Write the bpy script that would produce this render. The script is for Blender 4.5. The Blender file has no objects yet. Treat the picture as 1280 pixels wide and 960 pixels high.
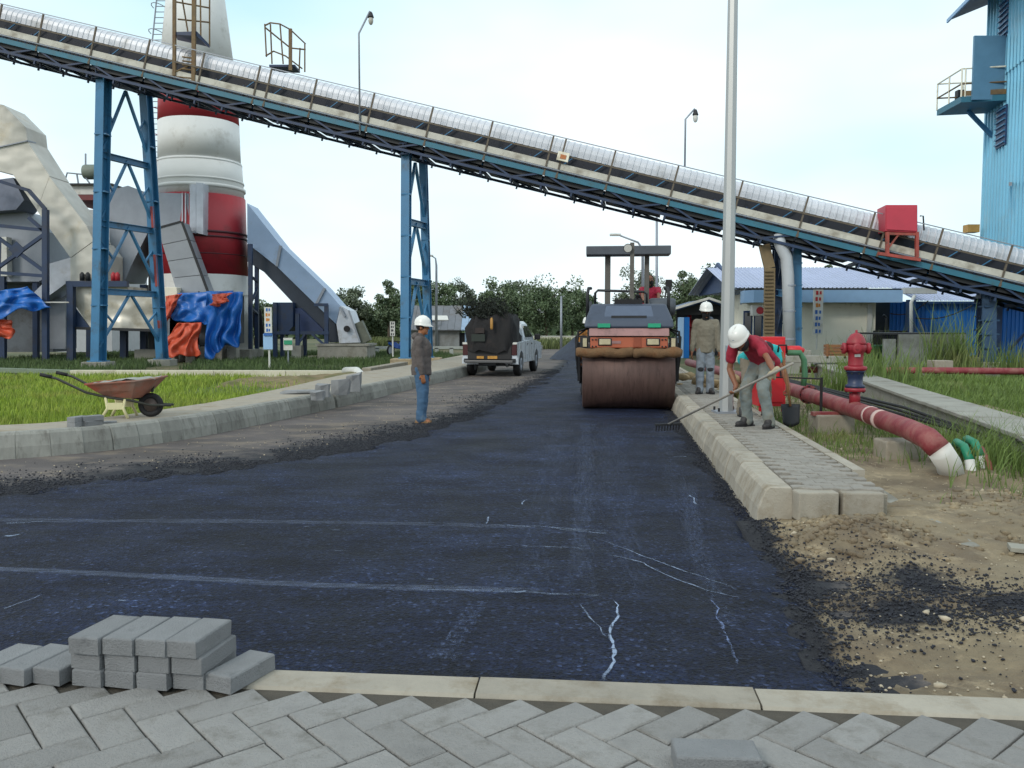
import bpy, bmesh, math, random
import numpy as np
from mathutils import Vector, Matrix, Euler, noise as mnoise
V = Vector
R = math.radians
random.seed(7)
rng = np.random.default_rng(7)
S = bpy.context.scene
col = S.collection

# ------------------------------------------------------------------ camera, sky, sun, exposure
FPX, PITCH, CAMZ = 1060.0, R(3.78), 1.5
cam_d = bpy.data.cameras.new('camera')
cam_d.sensor_width = 36.0
cam_d.lens = 36.0 * FPX / 1280.0
cam_d.clip_start, cam_d.clip_end = 0.05, 3000
cam = bpy.data.objects.new('camera', cam_d)
col.objects.link(cam)
cam.location = (0, 0, CAMZ)
cam.rotation_euler = (R(90) - PITCH, 0, 0)
S.camera = cam

SUN_EL, SUN_AZ = 34.0, 215.0          # azimuth of the sun, clockwise from +Y
w = bpy.data.worlds.new('World')
S.world = w
w.use_nodes = True
nt = w.node_tree
nt.nodes.clear()
out = nt.nodes.new('ShaderNodeOutputWorld')
bg = nt.nodes.new('ShaderNodeBackground')
sky = nt.nodes.new('ShaderNodeTexSky')
sky.sky_type = 'NISHITA'
sky.sun_disc = False
sky.sun_elevation = R(SUN_EL)
sky.sun_rotation = R(SUN_AZ)
sky.air_density, sky.dust_density, sky.ozone_density = 1.0, 1.6, 1.0
tc = nt.nodes.new('ShaderNodeTexCoord')
mp = nt.nodes.new('ShaderNodeMapping')
mp.inputs['Scale'].default_value = (1.0, 1.0, 2.6)
mp.inputs['Location'].default_value = (1.3, 0.2, 0.1)
cn = nt.nodes.new('ShaderNodeTexNoise')
cn.inputs['Scale'].default_value = 1.5
cn.inputs['Detail'].default_value = 4
cn.inputs['Roughness'].default_value = 0.48
cr = nt.nodes.new('ShaderNodeValToRGB')
cr.color_ramp.elements[0].position = 0.24
cr.color_ramp.elements[0].color = (0.0, 0.0, 0.0, 1)
cr.color_ramp.elements[1].position = 0.63
cr.color_ramp.elements[1].color = (1, 1, 1, 1)
mx = nt.nodes.new('ShaderNodeMixRGB')
mx.inputs[2].default_value = (9.5, 10.0, 10.3, 1)      # bright cloud sheet
veil = nt.nodes.new('ShaderNodeMixRGB')                # thin high haze over the clear sky
veil.inputs[0].default_value = .72
veil.inputs[2].default_value = (6.0, 9.4, 10.4, 1)
L = nt.links.new
L(tc.outputs['Generated'], mp.inputs['Vector'])
L(mp.outputs['Vector'], cn.inputs['Vector'])
L(cn.outputs['Fac'], cr.inputs['Fac'])
L(cr.outputs['Color'], mx.inputs['Fac'])
L(sky.outputs['Color'], veil.inputs[1])
L(veil.outputs['Color'], mx.inputs[1])
L(mx.outputs['Color'], bg.inputs['Color'])
bg.inputs['Strength'].default_value = 0.105
L(bg.outputs['Background'], out.inputs['Surface'])

sd = bpy.data.lights.new('sun', 'SUN')
sd.energy = 1.2
sd.angle = R(14)
sd.color = (1.0, 0.92, 0.80)
so = bpy.data.objects.new('sun', sd)
col.objects.link(so)
so.location = (0, 0, 60)
_az, _el = R(SUN_AZ), R(SUN_EL)
sdir = V((math.sin(_az) * math.cos(_el), math.cos(_az) * math.cos(_el), math.sin(_el)))
so.rotation_euler = sdir.to_track_quat('Z', 'Y').to_euler()

S.view_settings.view_transform = 'Standard'
S.view_settings.look = 'None'
S.view_settings.gamma = 1
S.view_settings.use_curve_mapping = False
S.view_settings.exposure = 0.22

# ------------------------------------------------------------------ pixel helpers (photo 1280 x 960)
_c, _s = math.cos(PITCH), math.sin(PITCH)
def at(px, py, Y):
    a, b = (px - 640) / FPX, (480 - py) / FPX
    t = Y / (_c + b * _s)
    return V((a * t, Y, CAMZ + t * (b * _c - _s)))
def gnd(px, py, z=0.0):
    a, b = (px - 640) / FPX, (480 - py) / FPX
    t = (z - CAMZ) / (b * _c - _s)
    return V((a * t, t * (_c + b * _s), z))
RAZ = 0.0896                                   # the road's direction: dx per dy
def fbm(x, y, sc, o=4, z=0.0):
    return mnoise.fractal(V((x * sc, y * sc, z)), 1.0, 2.1, o)

# ------------------------------------------------------------------ mesh helpers
class MB:
    def __init__(s):
        s.v, s.f = [], []
    def add(s, vs, fs):
        n = len(s.v)
        s.v += [tuple(x) for x in vs]
        s.f += [tuple(i + n for i in q) for q in fs]
        return s
    def box(s, c, d, rot=None):
        x, y, z = d[0] / 2, d[1] / 2, d[2] / 2
        vs = [V((a, b, e)) for a in (-x, x) for b in (-y, y) for e in (-z, z)]
        if rot is not None:
            vs = [rot @ v for v in vs]
        vs = [v + V(c) for v in vs]
        return s.add(vs, [(0, 1, 3, 2), (4, 6, 7, 5), (0, 4, 5, 1), (2, 3, 7, 6), (0, 2, 6, 4), (1, 5, 7, 3)])
    def frame(s, p, q, up):
        d = (V(q) - V(p)).normalized()
        u = V(up)
        if abs(d.dot(u)) > 0.98:
            u = V((0, 1, 0)) if abs(d.y) < 0.9 else V((1, 0, 0))
        sd_ = d.cross(u).normalized()
        return d, sd_, sd_.cross(d).normalized()
    def beam(s, p, q, wd, h, up=(0, 0, 1)):
        p, q = V(p), V(q)
        d, a, b = s.frame(p, q, up)
        vs = [e + a * (i * wd / 2) + b * (j * h / 2) for e in (p, q) for i, j in ((-1, -1), (1, -1), (1, 1), (-1, 1))]
        return s.add(vs, [(3, 2, 1, 0), (4, 5, 6, 7), (0, 1, 5, 4), (1, 2, 6, 5), (2, 3, 7, 6), (3, 0, 4, 7)])
    def ibeam(s, p, q, wd, h, t=0.02, up=(0, 0, 1)):
        p, q = V(p), V(q)
        d, a, b = s.frame(p, q, up)
        for o, ww, hh in ((b * (h / 2 - t / 2), wd, t), (-b * (h / 2 - t / 2), wd, t), (V((0, 0, 0)), t, h - 2 * t)):
            s.beam(p + o, q + o, ww, hh, up)
        return s
    def tube(s, pts, r, n=8, closed=False):
        pts = [V(p) for p in pts]
        m = len(pts)
        rs = r if isinstance(r, (list, tuple)) else [r] * m
        rings, prev = [], None
        for i, p in enumerate(pts):
            a = pts[(i - 1) % m] if (i > 0 or closed) else p
            b = pts[(i + 1) % m] if (i < m - 1 or closed) else p
            d = (b - a).normalized()
            if prev is None:
                u = V((0, 0, 1)) if abs(d.z) < 0.9 else V((1, 0, 0))
                u = d.cross(u).normalized()
            else:
                u = (prev - d * prev.dot(d)).normalized()
            prev = u
            v2 = d.cross(u)
            rings.append([p + (u * math.cos(2 * math.pi * k / n) + v2 * math.sin(2 * math.pi * k / n)) * rs[i] for k in range(n)])
        return s.loft(rings, cap=not closed, loop=closed)
    def loft(s, rings, cap=True, loop=False, wrap=True):
        n, m = len(rings[0]), len(rings)
        vs = [p for r in rings for p in r]
        fs = []
        for i in range(m if loop else m - 1):
            j = (i + 1) % m
            for k in range(n if wrap else n - 1):
                l = (k + 1) % n
                fs.append((i * n + k, i * n + l, j * n + l, j * n + k))
        if cap and not loop:
            fs.append(tuple(range(n - 1, -1, -1)))
            fs.append(tuple((m - 1) * n + k for k in range(n)))
        return s.add(vs, fs)
    def lathe(s, prof, n=24, M=None, c=(0, 0, 0), cap=True):
        M = M or Matrix.Translation(V(c))
        rings = [[M @ V((max(r, 1e-4) * math.cos(2 * math.pi * k / n), max(r, 1e-4) * math.sin(2 * math.pi * k / n), z)) for k in range(n)] for r, z in prof]
        return s.loft(rings, cap)
    def prism(s, poly, a, b):
        """poly: 3D points of one face; extruded by the vector b - a"""
        d = V(b) - V(a)
        p0 = [V(p) for p in poly]
        return s.loft([p0, [p + d for p in p0]])
    def ball(s, c, r, n=12, m=8, rot=None):
        c = V(c)
        r = V(r) if not isinstance(r, (int, float)) else V((r, r, r))
        rings = []
        for i in range(m + 1):
            t = math.pi * i / m
            ring = []
            for k in range(n):
                p = V((r.x * max(math.sin(t), .02) * math.cos(2 * math.pi * k / n), r.y * max(math.sin(t), .02) * math.sin(2 * math.pi * k / n), -r.z * math.cos(t)))
                ring.append(c + (rot @ p if rot is not None else p))
            rings.append(ring)
        return s.loft(rings)
    def cap(s, p, q, r1, r2, n=12):
        """tapered capsule"""
        p, q = V(p), V(q)
        d = (q - p)
        ln = d.length or 1e-4
        d = d / ln
        u = d.cross(V((0, 0, 1)) if abs(d.z) < .9 else V((1, 0, 0))).normalized()
        v2 = d.cross(u)
        rings = []
        for c, r, a0, a1 in ((p, r1, -90, 0), (q, r2, 0, 90)):
            for t in np.linspace(a0, a1, 5):
                t = R(t)
                rr = max(r * math.cos(t), r * .03)
                rings.append([c + d * (r * math.sin(t)) + (u * math.cos(2 * math.pi * k / n) + v2 * math.sin(2 * math.pi * k / n)) * rr for k in range(n)])
        return s.loft(rings)
    def sheet(s, fn, nu, nv):
        vs = [fn(i / nu, j / nv) for i in range(nu + 1) for j in range(nv + 1)]
        fs = [(i * (nv + 1) + j, (i + 1) * (nv + 1) + j, (i + 1) * (nv + 1) + j + 1, i * (nv + 1) + j + 1) for i in range(nu) for j in range(nv)]
        return s.add(vs, fs)
    def mesh(s, name, smooth=False):
        me = bpy.data.meshes.new(name)
        me.from_pydata(s.v, [], s.f)
        me.validate()
        bm = bmesh.new()
        bm.from_mesh(me)
        bmesh.ops.recalc_face_normals(bm, faces=bm.faces)
        bm.to_mesh(me)
        bm.free()
        if smooth:
            me.polygons.foreach_set('use_smooth', [True] * len(me.polygons))
        return me
    def build(s, name, m, parent=None, smooth=False, bevel=0, thick=0, remesh=0, sm=0):
        me = s.mesh(name, smooth or remesh > 0)
        return link(name, me, m, parent, bevel, thick, remesh, sm, smooth)

WORLD = {}
def link(name, me, m, parent=None, bevel=0, thick=0, remesh=0, sm=0, smooth=False):
    o = bpy.data.objects.new(name, me)
    col.objects.link(o)
    if m is not None and not me.materials:
        me.materials.append(m)
    if thick:
        q = o.modifiers.new('Solidify', 'SOLIDIFY')
        q.thickness, q.offset = thick, 0
    if remesh:
        q = o.modifiers.new('Remesh', 'REMESH')
        q.mode, q.voxel_size, q.use_smooth_shade = 'VOXEL', remesh, True
        if sm:
            q = o.modifiers.new('Smooth', 'SMOOTH')
            q.factor, q.iterations = .5, sm
    if bevel:
        q = o.modifiers.new('Bevel', 'BEVEL')
        q.width, q.segments, q.limit_method = bevel, 2, 'ANGLE'
        q.angle_limit = R(40)
    if smooth and not remesh:
        e = o.modifiers.new('WeightedNormal', 'WEIGHTED_NORMAL') if bevel else None
    if parent is not None:
        o.parent = parent
        top = parent
        inv = WORLD.get(parent.name)
        if inv is not None:
            o.matrix_parent_inverse = inv
            WORLD[o.name] = Matrix.Identity(4)
    return o
def tag(o, label=None, cat=None, group=None, kind=None):
    if label: o['label'] = label
    if cat: o['category'] = cat
    if group: o['group'] = group
    if kind: o['kind'] = kind
    return o
def thing(name, label, cat, loc=(0, 0, 0), rz=0.0, group=None, world=False, scale=1.0):
    """An Empty at a thing's base. world=True: its parts are given in world coordinates."""
    o = bpy.data.objects.new(name, None)
    o.empty_display_size = .3
    col.objects.link(o)
    o.location = loc
    o.rotation_euler = (0, 0, rz)
    o.scale = (scale,) * 3
    if world:
        WORLD[o.name] = Matrix.Translation(-V(loc))
    return tag(o, label, cat, group)
def inst(me, name, parent, M):
    o = bpy.data.objects.new(name, me)
    col.objects.link(o)
    if parent is not None:
        o.parent = parent
    if parent is not None and parent.name in WORLD:
        o.matrix_parent_inverse = WORLD[parent.name]
    o.matrix_basis = M
    return o
def dup(root, loc, rz=None, label=None, name=None):
    """copy of a thing with its parts and sub-parts"""
    def rec(o, par):
        c = o.copy()
        col.objects.link(c)
        if par is not None:
            c.parent = par
            c.matrix_parent_inverse = o.matrix_parent_inverse
        for ch in list(o.children):
            rec(ch, c)
        return c
    r = rec(root, None)
    r.location = loc
    if rz is not None: r.rotation_euler = (0, 0, rz)
    if label: r['label'] = label
    return r
def rawmesh(name, v, f, m, smooth=False, attr=None):
    """numpy arrays -> object; f: (n,3) or (n,4)"""
    v = np.asarray(v, dtype=np.float32)
    f = np.asarray(f, dtype=np.int32)
    k = f.shape[1]
    me = bpy.data.meshes.new(name)
    me.vertices.add(len(v))
    me.vertices.foreach_set('co', v.ravel())
    me.loops.add(f.size)
    me.loops.foreach_set('vertex_index', f.ravel())
    me.polygons.add(len(f))
    me.polygons.foreach_set('loop_start', np.arange(0, f.size, k, dtype=np.int32))
    me.polygons.foreach_set('loop_total', np.full(len(f), k, dtype=np.int32))
    if smooth:
        me.polygons.foreach_set('use_smooth', np.ones(len(f), dtype=bool))
    if attr is not None:
        a = me.attributes.new('shade', 'FLOAT', 'POINT')
        a.data.foreach_set('value', np.asarray(attr, dtype=np.float32))
    me.update()
    me.validate()
    me.materials.append(m)
    o = bpy.data.objects.new(name, me)
    col.objects.link(o)
    return o

# ------------------------------------------------------------------ materials
def lin(h):
    if not isinstance(h, str):
        return tuple(h)[:3]
    h = h.lstrip('#')
    r = [int(h[i:i + 2], 16) / 255 for i in (0, 2, 4)]
    return tuple(x / 12.92 if x <= .04045 else ((x + .055) / 1.055) ** 2.4 for x in r)
MATS = {}
def mat(name, c, rough=.6, metal=0., var=.15, scale=3., bump=0., bscale=60., rnd=0., dirt=0., dirtc='#4a4034', dscale=1.2, stretch=None, c2=None, c2scale=1., c2lo=.45, c2hi=.6, alpha=None, spec=.5, trans=0., attr=False, bdist=.02, bdet=6):
    if name in MATS:
        return MATS[name]
    m = bpy.data.materials.new(name)
    MATS[name] = m
    m.use_nodes = True
    n, l = m.node_tree.nodes, m.node_tree.links.new
    p = n['Principled BSDF']
    c = lin(c)
    tcn = n.new('ShaderNodeTexCoord')
    vec = tcn.outputs['Object']
    if rnd:
        oi = n.new('ShaderNodeObjectInfo')
        va = n.new('ShaderNodeVectorMath'); va.operation = 'ADD'
        cmb = n.new('ShaderNodeVectorMath'); cmb.operation = 'SCALE'
        cmb.inputs[0].default_value = (37, 17, 53)
        l(oi.outputs['Random'], cmb.inputs['Scale'])
        l(vec, va.inputs[0]); l(cmb.outputs[0], va.inputs[1])
        vec = va.outputs[0]
    if stretch:
        mm = n.new('ShaderNodeMapping'); mm.inputs['Scale'].default_value = stretch
        l(vec, mm.inputs['Vector']); vec = mm.outputs['Vector']
    def nz(sc, det=5, ro=.6):
        t = n.new('ShaderNodeTexNoise')
        t.inputs['Scale'].default_value = sc
        t.inputs['Detail'].default_value = det
        t.inputs['Roughness'].default_value = ro
        l(vec, t.inputs['Vector'])
        return t.outputs['Fac']
    def ramp(fac, a, b, ca=(0, 0, 0, 1), cb=(1, 1, 1, 1)):
        r_ = n.new('ShaderNodeValToRGB')
        r_.color_ramp.elements[0].position, r_.color_ramp.elements[1].position = a, b
        r_.color_ramp.elements[0].color, r_.color_ramp.elements[1].color = ca, cb
        l(fac, r_.inputs['Fac'])
        return r_.outputs['Color']
    def mixc(fac, a, b, mode='MIX'):
        x = n.new('ShaderNodeMixRGB'); x.blend_type = mode
        if isinstance(fac, float): x.inputs[0].default_value = fac
        else: l(fac, x.inputs[0])
        for i, q in ((1, a), (2, b)):
            if isinstance(q, tuple): x.inputs[i].default_value = (*q[:3], 1)
            else: l(q, x.inputs[i])
        return x.outputs['Color']
    cur = c
    if c2 is not None:
        cur = mixc(ramp(nz(c2scale), c2lo, c2hi), cur, lin(c2))
    if var:
        g = nz(scale)
        cur = mixc(1.0, cur if not isinstance(cur, tuple) else tuple(cur), ramp(g, .25, .75, (1 - var,) * 3 + (1,), (1 + var,) * 3 + (1,)), 'MULTIPLY')
    if dirt:
        cur = mixc(ramp(nz(dscale, 7, .7), .62 - .35 * dirt, .72), cur, lin(dirtc))
    if rnd:
        r2 = ramp(oi.outputs['Random'], 0, 1, (1 - rnd,) * 3 + (1,), (1 + rnd,) * 3 + (1,))
        cur = mixc(1.0, cur, r2, 'MULTIPLY')
    if attr:
        at_ = n.new('ShaderNodeAttribute'); at_.attribute_name = 'shade'
        cur = mixc(1.0, cur, ramp(at_.outputs['Fac'], 0, 1, (.55, .6, .5, 1), (1.5, 1.4, 1.3, 1)), 'MULTIPLY')
    if isinstance(cur, tuple): p.inputs['Base Color'].default_value = (*cur, 1)
    else: l(cur, p.inputs['Base Color'])
    p.inputs['Metallic'].default_value = metal
    p.inputs['Specular IOR Level'].default_value = spec
    if var:
        mr = n.new('ShaderNodeMapRange')
        mr.inputs['To Min'].default_value, mr.inputs['To Max'].default_value = max(.03, rough - .12), min(1, rough + .12)
        l(g, mr.inputs['Value']); l(mr.outputs[0], p.inputs['Roughness'])
    else:
        p.inputs['Roughness'].default_value = rough
    if trans:
        p.inputs['Transmission Weight'].default_value = trans
    if alpha is not None:
        p.inputs['Alpha'].default_value = alpha
    if bump:
        b = n.new('ShaderNodeBump')
        b.inputs['Strength'].default_value = bump
        b.inputs['Distance'].default_value = bdist
        l(nz(bscale, bdet, .65), b.inputs['Height'])
        l(b.outputs['Normal'], p.inputs['Normal'])
    return m

def asphalt_mat():
    m = bpy.data.materials.new('fresh_asphalt'); m.use_nodes = True
    n, l = m.node_tree.nodes, m.node_tree.links.new
    p = n['Principled BSDF']
    t_ = n.new('ShaderNodeTexCoord')
    def nz(sc, det, ro=.6, st=None):
        x = n.new('ShaderNodeTexNoise'); x.inputs['Scale'].default_value = sc; x.inputs['Detail'].default_value = det; x.inputs['Roughness'].default_value = ro
        if st:
            mm = n.new('ShaderNodeMapping'); mm.inputs['Scale'].default_value = st
            l(t_.outputs['Object'], mm.inputs['Vector']); l(mm.outputs[0], x.inputs['Vector'])
        else: l(t_.outputs['Object'], x.inputs['Vector'])
        return x.outputs['Fac']
    def ramp(f, *st):
        r_ = n.new('ShaderNodeValToRGB'); e = r_.color_ramp.elements
        while len(e) < len(st): e.new(.5)
        for k, (pos, c_) in enumerate(st): e[k].position = pos; e[k].color = (*c_, 1)
        l(f, r_.inputs['Fac']); return r_.outputs['Color']
    def mul(a_, b_):
        x = n.new('ShaderNodeMixRGB'); x.blend_type = 'MULTIPLY'; x.inputs[0].default_value = 1
        l(a_, x.inputs[1]); l(b_, x.inputs[2]); return x.outputs['Color']
    c_ = ramp(nz(.8, 6, .65), (.32, (.0045, .0070, .018)), (.52, (.0095, .0155, .042)), (.70, (.018, .031, .082)))
    vo = n.new('ShaderNodeTexVoronoi'); vo.inputs['Scale'].default_value = 62; l(t_.outputs['Object'], vo.inputs['Vector'])
    sp = n.new('ShaderNodeSeparateColor'); l(vo.outputs['Color'], sp.inputs['Color'])
    c_ = mul(c_, ramp(sp.outputs[0], (.0, (.25, .25, .25)), (.6, (.9, .9, .9)), (.93, (1.3, 1.3, 1.3)), (1.0, (5.0, 4.4, 3.4))))
    c_ = mul(c_, ramp(nz(3.5, 5, .7, (.35, 1.6, 1)), (.35, (.55, .55, .55)), (.7, (1.5, 1.5, 1.5))))
    l(c_, p.inputs['Base Color'])
    p.inputs['Specular IOR Level'].default_value = .22
    rr = n.new('ShaderNodeMapRange'); rr.inputs['To Min'].default_value = .5; rr.inputs['To Max'].default_value = .85
    l(nz(1.7, 5), rr.inputs['Value']); l(rr.outputs[0], p.inputs['Roughness'])
    b1 = n.new('ShaderNodeBump'); b1.inputs['Strength'].default_value = 1; b1.inputs['Distance'].default_value = .012; l(vo.outputs['Distance'], b1.inputs['Height'])
    b2 = n.new('ShaderNodeBump'); b2.inputs['Strength'].default_value = .8; b2.inputs['Distance'].default_value = .03; l(nz(22, 6, .7), b2.inputs['Height']); l(b1.outputs['Normal'], b2.inputs['Normal'])
    l(b2.outputs['Normal'], p.inputs['Normal'])
    return m
m_asph = asphalt_mat()
def add_spill(m, c_, noise_sc=3.0):
    """a stain of spilled asphalt, its shape given by the vertex attribute 'spill'"""
    n, l = m.node_tree.nodes, m.node_tree.links.new
    p = n['Principled BSDF']; src = p.inputs['Base Color'].links[0].from_socket
    at_ = n.new('ShaderNodeAttribute'); at_.attribute_name = 'spill'
    tcx = n.new('ShaderNodeTexCoord'); t_ = n.new('ShaderNodeTexNoise'); t_.inputs['Scale'].default_value = noise_sc; t_.inputs['Detail'].default_value = 8; t_.inputs['Roughness'].default_value = .75
    l(tcx.outputs['Object'], t_.inputs['Vector'])
    ad = n.new('ShaderNodeMath'); ad.operation = 'ADD'; l(at_.outputs['Fac'], ad.inputs[0]); l(t_.outputs['Fac'], ad.inputs[1])
    mr = n.new('ShaderNodeMapRange'); mr.inputs['From Min'].default_value = .85; mr.inputs['From Max'].default_value = 1.05; l(ad.outputs[0], mr.inputs['Value'])
    x = n.new('ShaderNodeMixRGB'); l(mr.outputs[0], x.inputs[0]); l(src, x.inputs[1]); x.inputs[2].default_value = (*c_, 1)
    l(x.outputs['Color'], p.inputs['Base Color'])
def set_attr(o, name, vals):
    a_ = o.data.attributes.new(name, 'FLOAT', 'POINT'); a_.data.foreach_set('value', np.asarray(vals, dtype=np.float32))
m_crumb = mat('asphalt_crumb', (.009, .011, .02), .7, var=.3, scale=8, bump=.4, bscale=70)
m_road = mat('old_road_surface', '#5c5655', .9, var=.3, scale=1.3, bump=.8, bscale=35, c2='#4a4442', c2scale=.55, c2lo=.42, c2hi=.62, dirt=.36, dirtc='#7f7363', dscale=2.6, stretch=(.5, 1, 1))
m_dirt = mat('sandy_dirt', '#83765f', .95, var=.3, scale=2.5, bump=.9, bscale=30, c2='#6a5d4b', c2scale=1.4, dirt=.25, dirtc='#a8987c', dscale=4)
add_spill(m_road, (.011, .012, .018), 2.2); add_spill(m_dirt, (.012, .013, .018), 5)
m_ground = mat('ground_earth_grass', '#4b5130', .95, var=.35, scale=.6, bump=.6, bscale=8, c2='#6a6046', c2scale=.12, c2lo=.5, c2hi=.64)
m_lawnsoil = mat('lawn_soil', '#4d5c22', .95, var=.3, scale=2, bump=.6, bscale=20)
m_conc = mat('grey_concrete', '#8b8a82', .88, var=.18, scale=2.5, bump=.35, bscale=45, dirt=.3, dirtc='#6c675c', dscale=1.7, rnd=.08)
m_concw = mat('warm_concrete', '#968f82', .9, var=.2, scale=2.2, bump=.5, bscale=40, dirt=.35, dirtc='#776a55', dscale=2.2, rnd=.08)
m_kerb = mat('kerb_concrete', '#85857f', .9, var=.16, scale=5, bump=.4, bscale=60, dirt=.3, dirtc='#62605a', dscale=4, rnd=.15)
m_kerbw = mat('sandy_kerb_concrete', '#989286', .9, var=.16, scale=5, bump=.4, bscale=60, dirt=.35, dirtc='#7c705c', dscale=4, rnd=.12)
m_paver = mat('grey_paver', '#949391', .9, var=.2, scale=7, bump=.8, bscale=110, dirt=.36, dirtc='#75736e', dscale=7, rnd=.13)
m_block = mat('fresh_paver_block', '#828486', .9, var=.12, scale=8, bump=.7, bscale=140, rnd=.08, dirt=.15, dirtc='#6b6d70', dscale=9)
m_sand = mat('joint_sand', '#4c473f', .95, var=.3, scale=12, bump=.6, bscale=80)
m_blue = mat('blue_steel_paint', '#356f97', .45, var=.14, scale=1.5, dirt=.18, dirtc='#3d4c55', dscale=1.2, bump=.05)
m_dblue = mat('dark_blue_steel', '#1c3252', .5, var=.2, scale=2, dirt=.3, dirtc='#30323a', dscale=1.5)
m_teal = mat('teal_steel', '#2c6a80', .5, var=.15, scale=2, dirt=.2, dirtc='#3a5a60')
m_galv = mat('galvanised_sheet', '#b4bac4', .42, .4, var=.16, scale=2.2, bump=.12, bscale=3, dirt=.2, dirtc='#8e8b84', dscale=.8)
m_crump = mat('crumpled_foil_cladding', '#c2c0b8', .55, .2, var=.16, scale=.9, bump=.6, bscale=.6, dirt=.18, dirtc='#b0a48a', dscale=.45, bdist=.4, bdet=2)
m_galvd = mat('dull_galvanised', '#8f959f', .5, .35, var=.15, scale=1.5, bump=.1, bscale=4)
m_red = mat('red_paint', '#a32630', .5, var=.12, scale=2, dirt=.12, dirtc='#6d2a2c', bump=.05)
m_pink = mat('faded_red_paint', '#b93a4c', .55, var=.1, scale=2)
m_pipe = mat('weathered_red_pipe', '#7c2b33', .62, var=.25, scale=5, bump=.3, bscale=30, dirt=.5, dirtc='#8f6259', dscale=4)
m_white = mat('white_paint', '#c9c9c4', .55, var=.08, scale=2, dirt=.2, dirtc='#a19c8e', dscale=1.1)
m_cream = mat('cream_paint', '#e6e2d0', .6, var=.08, scale=2, dirt=.15, dirtc='#a89f88')
m_rust = mat('rusty_yellow_steel', '#725e40', .7, var=.3, scale=5, dirt=.45, dirtc='#5d4330', dscale=4)
m_black = mat('black_rubber', '#17171a', .75, var=.2, scale=6)
m_dark = mat('dark_steel', '#26282c', .55, .2, var=.25, scale=4)
m_glass = mat('dark_glass', '#0e1216', .08, var=0, spec=.8)
m_kick = mat('pale_kick_plate', '#bcbab0', .6, var=.15, scale=2, dirt=.35, dirtc='#8d877a', dscale=1.4)
# ------------------------------------------------------------------ the ground and the road
def smooth_line(pts, step):
    """Catmull-Rom through the points, resampled at even arc length"""
    P = [V((p[0], p[1], 0)) for p in pts]
    P = [P[0] * 2 - P[1]] + P + [P[-1] * 2 - P[-2]]
    o = []
    for i in range(1, len(P) - 2):
        for t in np.linspace(0, 1, 24, endpoint=False):
            a, b, c, d = P[i - 1], P[i], P[i + 1], P[i + 2]
            o.append(.5 * ((2 * b) + (c - a) * t + (2 * a - 5 * b + 4 * c - d) * t * t + (3 * b - 3 * c + d - a) * t ** 3))
    o.append(P[-2])
    s_ = [0]
    for i in range(1, len(o)):
        s_.append(s_[-1] + (o[i] - o[i - 1]).length)
    n = max(1, int(round(s_[-1] / step)))
    tt = np.linspace(0, s_[-1], n + 1)
    return [V((float(np.interp(t, s_, [p.x for p in o])), float(np.interp(t, s_, [p.y for p in o])), 0)) for t in tt]
def struct(o):
    return tag(o, kind='structure')

g = MB()
NR = 40
rad = [0, 6, 12, 20, 30, 45, 65, 95, 140, 210, 330, 600, 1200]
rings = [[V((max(r, .01) * math.cos(2 * math.pi * k / NR), max(r, .01) * math.sin(2 * math.pi * k / NR) + 20, -.06)) for k in range(NR)] for r in rad]
g.loft(rings, cap=False)
struct(g.build('ground', m_ground))

KL = smooth_line([(-16, 7.7), (-9, 8.75), (-5.8, 9.6), (-4.55, 11.0), (-3.9, 13.2), (-3.15, 16.7), (-2.4, 21.2), (-1.3, 27.4), (0.1, 40), (2.4, 62)], .2)
def kr_x(y): return 1.87 + .115 * (y - 6.5)                 # base of the right-hand kerb
def in_poly(P, poly):
    x, y = P[:, 0], P[:, 1]
    inside = np.zeros(len(P), bool)
    dist = np.full(len(P), 1e9)
    n = len(poly)
    for i in range(n):
        x0, y0 = poly[i]; x1, y1 = poly[(i + 1) % n]
        c_ = ((y0 > y) != (y1 > y)) & (x < (x1 - x0) * (y - y0) / (y1 - y0 + 1e-12) + x0)
        inside ^= c_
        dx, dy = x1 - x0, y1 - y0
        t = np.clip(((x - x0) * dx + (y - y0) * dy) / (dx * dx + dy * dy + 1e-12), 0, 1)
        dist = np.minimum(dist, np.hypot(x - x0 - t * dx, y - y0 - t * dy))
    return np.where(inside, dist, -dist)

left_edge = smooth_line([gnd(*p).xy for p in ((-330, 648), (-100, 630), (0, 622), (120, 608), (250, 594), (380, 576), (480, 557), (560, 536), (620, 509), (670, 482), (697, 464), (712, 450))] + [(3.3, 46)], .3)
right_edge = [(kr_x(46) - .02, 46), (kr_x(20) - .02, 20), (kr_x(9) - .03, 9), (kr_x(6.9) - .03, 6.9)] + [tuple(gnd(*p).xy) for p in ((965, 700), (1000, 770), (1040, 850))]
AS_POLY = [(p.x, p.y) for p in left_edge] + right_edge + [(right_edge[-1][0] + .05, 2.7), (-12, 3.4)]
AS_EDGE = right_edge
ys = [2.8]
while ys[-1] < 45: ys.append(ys[-1] + max(.05, .009 * ys[-1]))
xs = np.arange(-11.5, 6.6, .07)
X, Y = np.meshgrid(xs, np.array(ys))
P = np.stack([X.ravel(), Y.ravel()], 1)
sdist = in_poly(P, AS_POLY)
nz1 = np.array([mnoise.noise(V((x * 1.7, y * 1.7, 0))) for x, y in P]) 
nz2 = np.array([mnoise.noise(V((x * 7, y * 7, 3))) for x, y in P])
nz3 = np.array([mnoise.noise(V((x * 18, y * 18, 8))) for x, y in P]) if False else nz2[::-1] * 0
leftish = np.clip((1.0 - (P[:, 0] - .0896 * P[:, 1])) / 1.5, 0, 1)
sdj = sdist + nz1 * (.10 + .22 * leftish) + nz2 * (.07 + .1 * leftish)
t = np.clip((sdj + .05) / .22, 0, 1)
Z = .034 * t * t * (3 - 2 * t) + np.where(sdj < .3, nz2 * .012, nz2 * .0015) + nz1 * .002
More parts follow.
